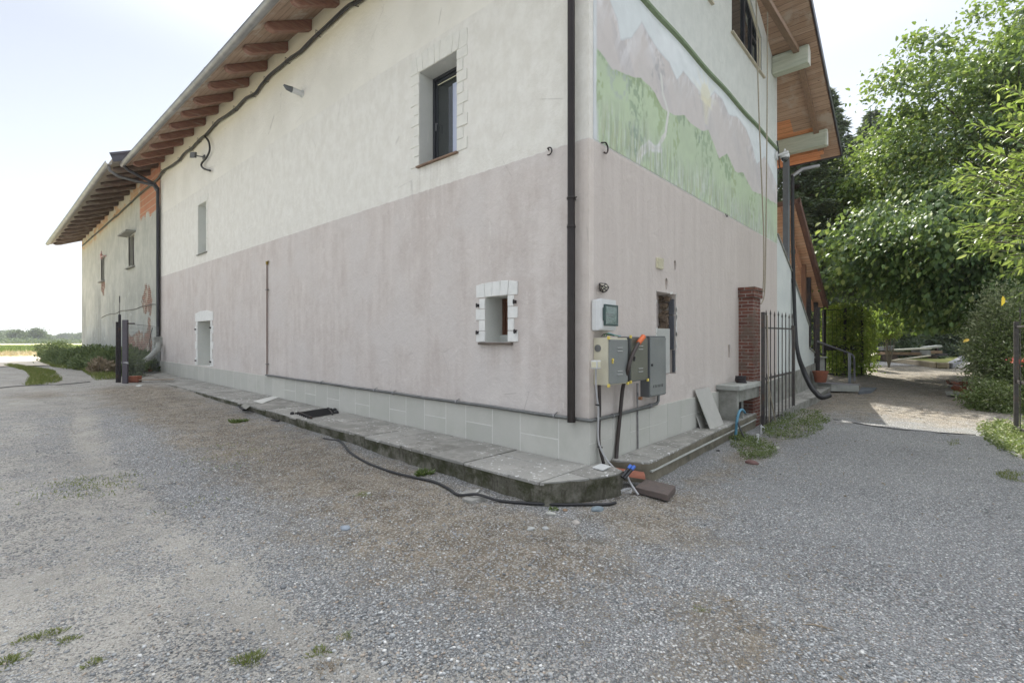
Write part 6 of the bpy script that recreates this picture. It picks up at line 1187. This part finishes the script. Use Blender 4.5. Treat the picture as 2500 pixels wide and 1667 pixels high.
# climber on the screen
n = 15000; cp_ = AT(2058, 830, 19.9); u = rng.uniform(-1, 1, n); v = rng.uniform(-1, 1, n); P = np.array(cp_)+np.outer(u*.74, np.array(right))+np.outer(rng.normal(size=n)*.40-.15, np.array(fw)); P[:, 2] = cp_.z+v*1.38+.12*np.sin(u*9); P = P[fbm(u*5+9, v*8, 77) > .36]; t = thing('climbing_plant', 'yellow-green climbing plant filling the steel screen', 'climber', (cp_.x, cp_.y, .2))
leafmesh('foliage', P, rng.normal(size=(len(P), 3))+np.array([0, 0, -.5]), rng.uniform(.06, .13, len(P)), rng.uniform(.05, .09, len(P)), M['ivy'], t); m = MB()
for i in range(8): a = cp_+right*random.uniform(-.6, .6); m.tube([(a.x, a.y, .15), (a.x+random.uniform(-.2, .2), a.y, 1.4), (a.x+random.uniform(-.3, .3), a.y, 2.6)], [.025, .018, .008], 5)
m.build('stem', M['bark'], t)
# ---- near long-leaved tree reaching in from the right
cN = AT(2670, 430, 6.6); t = thing('laurel_tree', 'long glossy-leaved branches of a near tree reaching in from the right edge', 'tree', (cN.x+.2, cN.y-.3, -.25))
K = 400; tips, dr = ell(K, cN, (1.62, 1.62, 1.85), .45); Pl = []; Dl = []; m = MB(); Ll = []
for i in range(K):
    tip = tips[i]; d = dr[i]*np.array([1, 1, .55])+np.array([0, 0, .15]); d /= np.linalg.norm(d); st_ = tip-d*.5-np.array([0, 0, .08]); mid = (tip+st_)/2+np.array([0, 0, .04]); m.tube([tuple(st_), tuple(mid), tuple(tip)], [.008, .006, .003], 5)
    for k in range(13):
        s = .25+.75*k/12; b_ = st_+(tip-st_)*s+np.array([0, 0, .04*math.sin(math.pi*s)]); a = k*2.4+i; o1 = np.cross(d, [0, 0, 1]); o1 /= np.linalg.norm(o1)+1e-6; o2 = np.cross(o1, d); Pl.append(b_); Dl.append(d*.75+(o1*math.cos(a)+o2*math.sin(a))*.75+np.array([0, 0, -.32])); Ll.append(random.uniform(.10, .21)*(1.05-.3*s))
m.build('twig', M['bark_pale'], t); Ll = np.array(Ll); flatleaf('crown', np.array(Pl), np.array(Dl), Ll, Ll*.30, M['near_leaf'], t, .6, .25)
limbs(t, (cN.x+.2, cN.y-.3, -.3), (cN.x+.1, cN.y-.1, 4.2), tips[::14][:34], .07, M['bark'])
for i, (px, py, L_) in enumerate(((2448, 722, .17), (2366, 828, .12))):
    a = np.array(AT(px, py, 6.0 if i == 0 else 9.5)); m_ = flatleaf('yellow_leaf', a[None], np.array([[.05, 0, -1.]]) if i == 0 else np.array([[-.8, .6, -.35]]), [L_*.75 if i == 0 else .15], [L_*.28 if i == 0 else .06], M['yellow_leaf'], None, .0); tag(m_, 'single orange-yellow leaf hanging below the near branches' if i == 0 else 'single yellow leaf hanging in front of the tall pale shrub', 'leaf')
# red roses by the right gate
p = AT(2484, 880, 9.3); t = thing('red_rose', 'red rose blossoms showing behind the bars of the right gate leaf', 'rose', p); cc = np.array(p)+rng.normal(size=(90, 3))*np.array([.05, .05, .03]); leafmesh('petals', cc, rng.normal(size=(90, 3)), .035*np.ones(90), .03*np.ones(90), M['flower'], t); m = MB(); m.tube([p, (p.x, p.y-.1, p.z-.5), (p.x, p.y-.1, -.2)], .006, 5); m.build('stem', M['bark'], t)
# ---- weeds and grass
def area(pts, n):   # random ground points inside a polygon given by picture corners
    G_ = [GG(a, b_)[:2] for a, b_ in pts]; G_ = np.array(G_); lo, hi = G_.min(0), G_.max(0); out = np.zeros((0, 2))
    while len(out) < n:
        q_ = lo+rng.random((n*2, 2))*(hi-lo); ins = np.zeros(len(q_), bool); j = len(G_)-1
        for i in range(len(G_)):
            c1 = (G_[i, 1] > q_[:, 1]) != (G_[j, 1] > q_[:, 1]); xi = (G_[j, 0]-G_[i, 0])*(q_[:, 1]-G_[i, 1])/(G_[j, 1]-G_[i, 1]+1e-12)+G_[i, 0]; ins ^= c1 & (q_[:, 0] < xi); j = i
        out = np.r_[out, q_[ins]]
    return out[:n]
def zat(xy): return gz(xy[:, 0], xy[:, 1])+relief(xy[:, 0], xy[:, 1])
def weeds(name, label, pts, n, h, ls, mat='weed', blades=0, thr=.0, kind='stuff', cat='weeds'):
    xy = area(pts, n); 
    if thr: xy = xy[fbm(xy[:, 0]*5.5, xy[:, 1]*5.5, 31, 5)+.05*rng.normal(size=len(xy)) > thr+.09]
    hh = rng.random(len(xy))**1.3*h*(.35+1.1*fbm(xy[:, 0]*2.2, xy[:, 1]*2.2, 8)); P = np.c_[xy, zat(xy)+hh]; D = rng.normal(size=P.shape)*np.array([1, 1, .45])+np.array([0, 0, .35])
    if blades: P[:, 2] -= hh; D = rng.normal(size=P.shape)*np.array([.45, .45, .1])+np.array([0, 0, 1.]); L_ = h*(.5+.8*rng.random(len(P))); W_ = ls*np.ones(len(P))
    else: L_ = rng.uniform(ls*.6, ls*1.3, len(P)); W_ = L_*.6
    return tag(leafmesh(name, P, D, L_, W_, M[mat]), label, cat, kind=kind)
weeds('weed_patch', 'green weeds growing round the foot of the open gate', [(1862, 1040), (1880, 1012), (1940, 1000), (2000, 1012), (2028, 1030), (1990, 1066), (1900, 1078), (1862, 1062)], 8000, .12, .032, thr=.38)
weeds('weed_patch', 'green weeds in front of the concrete niche', [(1775, 1078), (1810, 1060), (1868, 1085), (1902, 1105), (1880, 1122), (1815, 1120)], 4200, .09, .028, thr=.37)
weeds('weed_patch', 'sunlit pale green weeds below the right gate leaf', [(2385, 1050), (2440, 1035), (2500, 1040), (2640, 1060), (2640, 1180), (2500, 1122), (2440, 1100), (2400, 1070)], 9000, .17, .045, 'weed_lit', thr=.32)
weeds('grass_patch', 'thin grass patch in the shade at the right edge', [(2420, 1160), (2450, 1150), (2520, 1155), (2540, 1185), (2460, 1172)], 700, .05, .004, 'grass', 1, cat='grass', thr=.42)
weeds('grass_patch', 'tiny grass patch on the driveway in the sunny strip', [(2312, 1078), (2340, 1072), (2345, 1084), (2320, 1088)], 160, .04, .004, 'grass', 1, cat='grass', thr=.4)
weeds('grass_strip', 'long green grass strip between the wheel tracks on the left', [(9, 893), (25, 890), (90, 899), (130, 906), (155, 930), (120, 938), (60, 944), (75, 920), (62, 905)], 12000, .10, .012, 'grass', 1, thr=.40, cat='grass')
weeds('grass_verge', 'bright green grass verge in front of the barn bushes', [(98, 885), (135, 879), (200, 882), (285, 905), (292, 925), (232, 930), (200, 905), (130, 897)], 17000, .16, .014, 'grass', 1, thr=.36, cat='grass')
xy = np.c_[rng.uniform(-14, 22, 40000), rng.uniform(52, 110, 40000)]; tag(leafmesh('crop_plants', np.c_[xy, np.full(len(xy), .36)], rng.normal(size=(len(xy), 3))*.3+np.array([0, 0, 1]), rng.uniform(.3, .6, len(xy)), .10*np.ones(len(xy)), M['weed_lit']), 'low green crop growing in the field beyond the dirt road', 'crop', kind='stuff')
xy = np.c_[rng.uniform(-14, 22, 9000), rng.uniform(46, 53, 9000)]; tag(leafmesh('dry_grass', np.c_[xy, np.full(len(xy), .355)], rng.normal(size=(len(xy), 3))*.5+np.array([0, 0, 1]), rng.uniform(.2, .5, len(xy)), .05*np.ones(len(xy)), leafmat('straw', (.55, .48, .32), (.62, .54, .38), .1, .8)), 'dry tan grass along the far side of the dirt road', 'grass', kind='stuff')
for px, py, r_, n, h, mt, lab in ((610, 1605, .075, 420, .05, 'grass', 'round green grass tuft nearest the camera, in the pale gravel'), (778, 1581, .06, 260, .035, 'grass', 'small green tuft right of the round grass tuft'), (800, 1622, .08, 240, .03, 'dry', 'dried brown tuft near the bottom of the gravel'), (842, 1545, .045, 140, .03, 'grass', 'tiny grass tuft above the dried brown tuft'), (20, 1612, .07, 300, .04, 'grass', 'grass tuft at the lower left corner'), (165, 1560, .045, 160, .035, 'grass', 'small tuft, rightmost of the lower left group'), (100, 1552, .05, 170, .035, 'grass', 'small tuft in the middle of the lower left group'), (140, 1541, .045, 140, .035, 'grass', 'small tuft, upper one of the lower left group'), (55, 1560, .035, 120, .03, 'grass', 'small tuft, leftmost of the lower left group'), (230, 1616, .045, 160, .035, 'grass', 'small tuft alone right of the corner tuft'), (580, 1029, .14, 420, .09, 'weed', 'green weed on the dirt below the walkway crack'), (1034, 1158, .085, 420, .10, 'weed', 'bright green weed against the mossy walkway edge'), (885, 1210, .09, 200, .035, 'grass', 'sparse green tuft in the brown dirt, left of two'), (935, 1213, .10, 180, .03, 'dry', 'sparse yellowish tuft in the brown dirt, right of two'), (1350, 1245, .04, 60, .05, 'weed', 'tiny green sprout in front of the walkway chamfer'), (1708, 1487, .05, 140, .02, 'grass', 'faint green tuft in the right gravel'), (1420, 1545, .12, 140, .02, 'dry', 'faint dry tuft in the middle gravel'), (1560, 1515, .12, 160, .02, 'dry', 'faint dry tuft right of the middle gravel'), (1470, 1490, .12, 160, .02, 'dry', 'faint dry tuft further back in the middle gravel')):
    n = int(n*.6); h *= .6; r_ *= .85; x, y, z = GG(px, py); a = rng.random(n)*6.28; rr = r_*np.sqrt(rng.random(n))*(1+.4*np.sin(a*3+px)); xy = np.c_[x+rr*np.cos(a), y+rr*np.sin(a)]; Dd = np.c_[np.cos(a)*rr/r_*.9, np.sin(a)*rr/r_*.9, np.ones(n)*.8]+rng.normal(size=(n, 3))*.35
    tag(leafmesh('grass_tuft' if mt != 'weed' else 'weed', np.c_[xy, zat(xy)], Dd, rng.uniform(h*.6, h*1.4, n), (.004 if mt != 'weed' else .018)*np.ones(n), M[mt]), lab, 'grass tuft' if mt != 'weed' else 'weed', None if mt == 'weed' else 'grass tufts in the gravel')
cs = [(225, 1168), (215, 1185), (190, 1195), (235, 1180), (170, 1180), (205, 1210), (285, 1175), (260, 1165), (480, 1226), (180, 1176), (240, 1200), (620, 1100), (530, 1120), (560, 1140), (560, 1085)]
Pq = []
for a, b_ in cs: x, y, z = GG(a, b_); k = rng.normal(size=(45, 2))*np.array([.20, .09]); Pq.append(np.c_[x+k[:, 0], y+k[:, 1]])
xy = np.concatenate(Pq); tag(leafmesh('sparse_grass', np.c_[xy, zat(xy)], rng.normal(size=(len(xy), 3))*.5+np.array([0, 0, .7]), rng.uniform(.02, .05, len(xy)), .007*np.ones(len(xy)), M['grass']), 'sparse low grass sprouting through the left gravel', 'grass', kind='stuff')
# dry litter: needles, twigs, leaves
n = 9000; xy = np.r_[np.c_[rng.normal(-1.9, .75, n), rng.uniform(-.8, 12.5, n)], np.c_[rng.uniform(0, 14, n//2), rng.normal(-1.0, .4, n//2)], np.c_[rng.normal(-1.9, .8, n//4), rng.normal(-2.1, .4, n//4)]]; xy = xy[~((xy[:, 0] > -1.02) & (xy[:, 1] > -.1))]; xy = xy[~((xy[:, 0] > -.9) & (xy[:, 1] > -.47))]; xy = xy[fbm(xy[:, 0]*1.6, xy[:, 1]*1.6, 61) > .46]; k = len(xy)
tag(leafmesh('dry_litter', np.c_[xy, zat(xy)+.004], np.c_[rng.normal(size=(k, 2)), rng.normal(size=k)*.12], rng.uniform(.015, .06, k), rng.uniform(.002, .006, k), M['dry']), 'dry needles and stalks scattered over the dirt by the walkway', 'litter', kind='stuff')
n = 150; xy = np.c_[rng.uniform(-3.5, 7, n), rng.uniform(-3.4, -.8, n)]; xy = np.r_[xy, np.c_[rng.uniform(8, 16, 200), rng.uniform(-3.5, -.8, 200)]]; k = len(xy); tag(leafmesh('fallen_leaves', np.c_[xy, zat(xy)+.008], np.c_[rng.normal(size=(k, 2)), rng.normal(size=k)*.15], rng.uniform(.015, .045, k), rng.uniform(.01, .022, k), M['dry']), 'small fallen dry leaves scattered over the driveway gravel', 'leaves', kind='stuff')
for px, py, a, L_, lab in ((1995, 1525, 1.9, .16, 'pale forked twig lying on the gravel at the lower right'), (2160, 1183, .3, .14, 'thin brown twig on the right gravel'), (1780, 1465, -.5, .10, 'short dark twig on the middle gravel'), (1640, 1500+18, -.4, .05, 'dry curled leaf stalk near the middle gravel')):
    x, y, z = GG(px, py); m = MB(); P = [(x+L_*s*math.cos(a+.5*s)*(1), y+L_*s*math.sin(a+.5*s), gh(x, y)+.008) for s in (-.5, -.2, .1, .5)]; m.tube(P, [.003, .004, .004, .002], 5); m.tube([P[1], (P[1][0]+.03, P[1][1]+.035, P[1][2]+.006)], .0025, 4); tag(m.build('twig', M['dry']), lab, 'twig')
# ---- lavender and grey bushes along the barn
for i, (x, y, rx, ry, rz, n, mt, lab) in enumerate(((-1.65, 17.8, .35, .6, .30, 2500, 'dry', 'grey dry twiggy bush between the post and the barn wall'), (-.95, 19.0, .85, 1.4, .55, 8000, 'lavender', 'dark green lavender bush nearest the gate post'), (-1.0, 22.0, .9, 1.6, .55, 8000, 'lavender', 'dark green lavender bush, second along the barn'), (-1.1, 25.3, .9, 1.7, .5, 7000, 'lavender', 'dark green lavender bush, third along the barn'), (-1.2, 29.0, .9, 1.8, .5, 6000, 'lavender', 'dark green lavender bush, fourth along the barn'), (-1.2, 33.0, .9, 1.8, .42, 5000, 'lavender', 'dark green lavender bush at the far barn corner'))):
    bushy('lavender_bush' if mt != 'dry' else 'dry_bush', lab, 'bush', (x, y, .31+rz*.45), (rx, ry, rz), n, .13, mt, False, .3, .1, 'bushes along the barn wall', .9)
bushy('round_bush', 'dark round bush standing beyond the far barn corner', 'bush', (-1.0, 37.5, .85), (.9, .9, .55), 4000, .13, 'lavender', False)
for i, (px, py, s, lab) in enumerate(((312, 905, .22, 'small dark plant behind the wide gate post'), (322, 870, .4, 'dark stalky plant against the peeling bricks'))):
    p = AT(px, py, 15.5); bushy('wall_plant', lab, 'plant', (p.x, p.y, .55), (s, s*1.4, .45), 1800, .07, 'lavender', False)
# ---- distant trees
for i, (px, top, wd, tt, lab) in enumerate(((-25, 812, 30, 270, 'leftmost pale'), (8, 812, 26, 330, 'pale hazy'), (35, 810, 20, 300, 'middle-sized hazy'), (42, 808, 20, 250, 'dark green'), (66, 813, 18, 255, 'yellow-green low'), (88, 803.5, 22, 250, 'tallest bright green'), (104, 816, 14, 260, 'low slope-sided'), (120, 821, 12, 420, 'small far'), (135, 823, 12, 430, 'very small far'), (152, 818, 12, 400, 'bluish rounded'), (166, 816, 13, 400, 'bluish larger'), (184, 819, 12, 410, 'bluish narrow'), (198, 816, 12, 390, 'bluish tree touching the barn corner,'), (212, 815, 14, 380, 'hidden edge'))):
    p = AT(px, 833, tt); H = (833.5-top)/F*tt*1.15+.8; W_ = wd/F*tt; t = thing('distant_tree', lab+' tree on the far horizon, number-free row beyond the fields' if False else lab+' tree on the horizon beyond the fields', 'tree', (p.x, p.y, .4), 'trees along the far field edge')
    k = 40; cc, _ = ell(k, (p.x, p.y, .4+H*.52), (W_*.8, W_*.8, H*.44), .4); n = 2600; idx = rng.integers(0, k, n); P = cc[idx]+rng.normal(size=(n, 3))*W_*.17; P[:, 2] = np.maximum(P[:, 2], .5)
    leafmesh('crown', P, rng.normal(size=(n, 3)), rng.uniform(.5, 1.2, n)*tt/260, rng.uniform(.4, .8, n)*tt/260, M['far_tree'], t); m = MB(); m.tube([(p.x, p.y, .3), (p.x, p.y, H*.5)], .25, 6); m.build('trunk', M['bark'], t)
for i in range(2): 
    n = 16000; y0_ = 330+60*i; xs_ = rng.uniform(-160, 260, n); hh = rng.random(n)*(1.0+1.8*fbm(xs_*.06, xs_*0, 4+i)); tag(leafmesh('far_scrub', np.c_[xs_, y0_+rng.normal(size=n)*6+0*xs_, .4+hh], rng.normal(size=(n, 3)), rng.uniform(.7, 1.6, n), rng.uniform(.5, 1.1, n), M['far_tree']), ('nearer' if i == 0 else 'farther')+' low green scrub line along the horizon', 'scrub', kind='stuff')
# ---- loose gravel stones
n = 60000; r_ = .9*np.exp(rng.random(n)*math.log(11/.9)); a = rng.uniform(-.92, .92, n)+(math.pi/2-YAW); xy = np.c_[CX+r_*np.cos(a), CY+r_*np.sin(a)]
dm2 = np.exp(-((xy[:, 0]+4.3)/.9)**2)*.8; keep = rng.random(n) > dm2*.9; keep &= ~((xy[:, 0] > -1.05) & (xy[:, 1] > -.12)); keep &= ~((xy[:, 0] > -.93) & (xy[:, 1] > -.5)); keep &= fbm(xy[:, 0]*1.2, xy[:, 1]*1.2, 71) > .36; xy = xy[keep]; n = len(xy)
phi = (1+5**.5)/2; ico = unit(np.array([(-1, phi, 0), (1, phi, 0), (-1, -phi, 0), (1, -phi, 0), (0, -1, phi), (0, 1, phi), (0, -1, -phi), (0, 1, -phi), (phi, 0, -1), (phi, 0, 1), (-phi, 0, -1), (-phi, 0, 1)]))
icf = np.array([(0, 11, 5), (0, 5, 1), (0, 1, 7), (0, 7, 10), (0, 10, 11), (1, 5, 9), (5, 11, 4), (11, 10, 2), (10, 7, 6), (7, 1, 8), (3, 9, 4), (3, 4, 2), (3, 2, 6), (3, 6, 8), (3, 8, 9), (4, 9, 5), (2, 4, 11), (6, 2, 10), (8, 6, 7), (9, 8, 1)])
s = (.003+.0055*rng.random(n)**2.5)*(1+.45*(xy[:, 0] < -1.5))*(1+.7*(rng.random(n) < .01)); ax = rng.random(n)*6.28; sx = s*rng.uniform(.9, 1.5, n); sy = s*rng.uniform(.7, 1.1, n); sz_ = s*rng.uniform(.45, .8, n)
V = ico[None]*(1+rng.uniform(-.22, .22, (n, 12, 1))); V = V*np.stack([sx, sy, sz_], 1)[:, None]; ca, sa = np.cos(ax)[:, None], np.sin(ax)[:, None]; V = np.stack([V[..., 0]*ca-V[..., 1]*sa, V[..., 0]*sa+V[..., 1]*ca, V[..., 2]], -1); V += np.c_[xy, zat(xy)+sz_*.35][:, None]
Fv = (icf[None]+(np.arange(n)*12)[:, None, None]).reshape(-1, 3)
q = NM('pebbles'); r1 = q.isl(); c = q.mix(r1, (.13, .138, .142), (.46, .47, .465)); c = q.mix(q.ramp(r1, .93, .97), c, (.66, .65, .62)); q.fin(c, .85, 0, .3); q.bump(q.noise(180, 3, .6), .3, .002); c2 = q.mix(q.math('MULTIPLY', q.math('GREATER_THAN', q.math('FRACT', q.math('MULTIPLY', r1, 37)), .86), .8), c, (.38, .31, .24)); q.inp(q.b, 'Base Color', c2)
tag(npmesh('gravel_stones', V.reshape(-1, 3), Fv, q.m, None, True), 'loose grey gravel stones lying over the forecourt', 'gravel', kind='stuff')

# ---- summer haze over the plain
m = MB(); m.box(-2600, 2600, -450, 3700, -2.0, 24); hz = m.build('haze', bpy.data.materials.new('haze_air')); tag(hz, None, None, kind='stuff')
hm_ = hz.data.materials[0]; hm_.use_nodes = True; ht = hm_.node_tree; ht.nodes.remove(ht.nodes['Principled BSDF']); pv = ht.nodes.new('ShaderNodeVolumePrincipled'); pv.inputs['Color'].default_value = (.93, .96, 1, 1); pv.inputs['Density'].default_value = .0004; pv.inputs['Anisotropy'].default_value = .2; ht.links.new(pv.outputs[0], ht.nodes['Material Output'].inputs['Volume'])
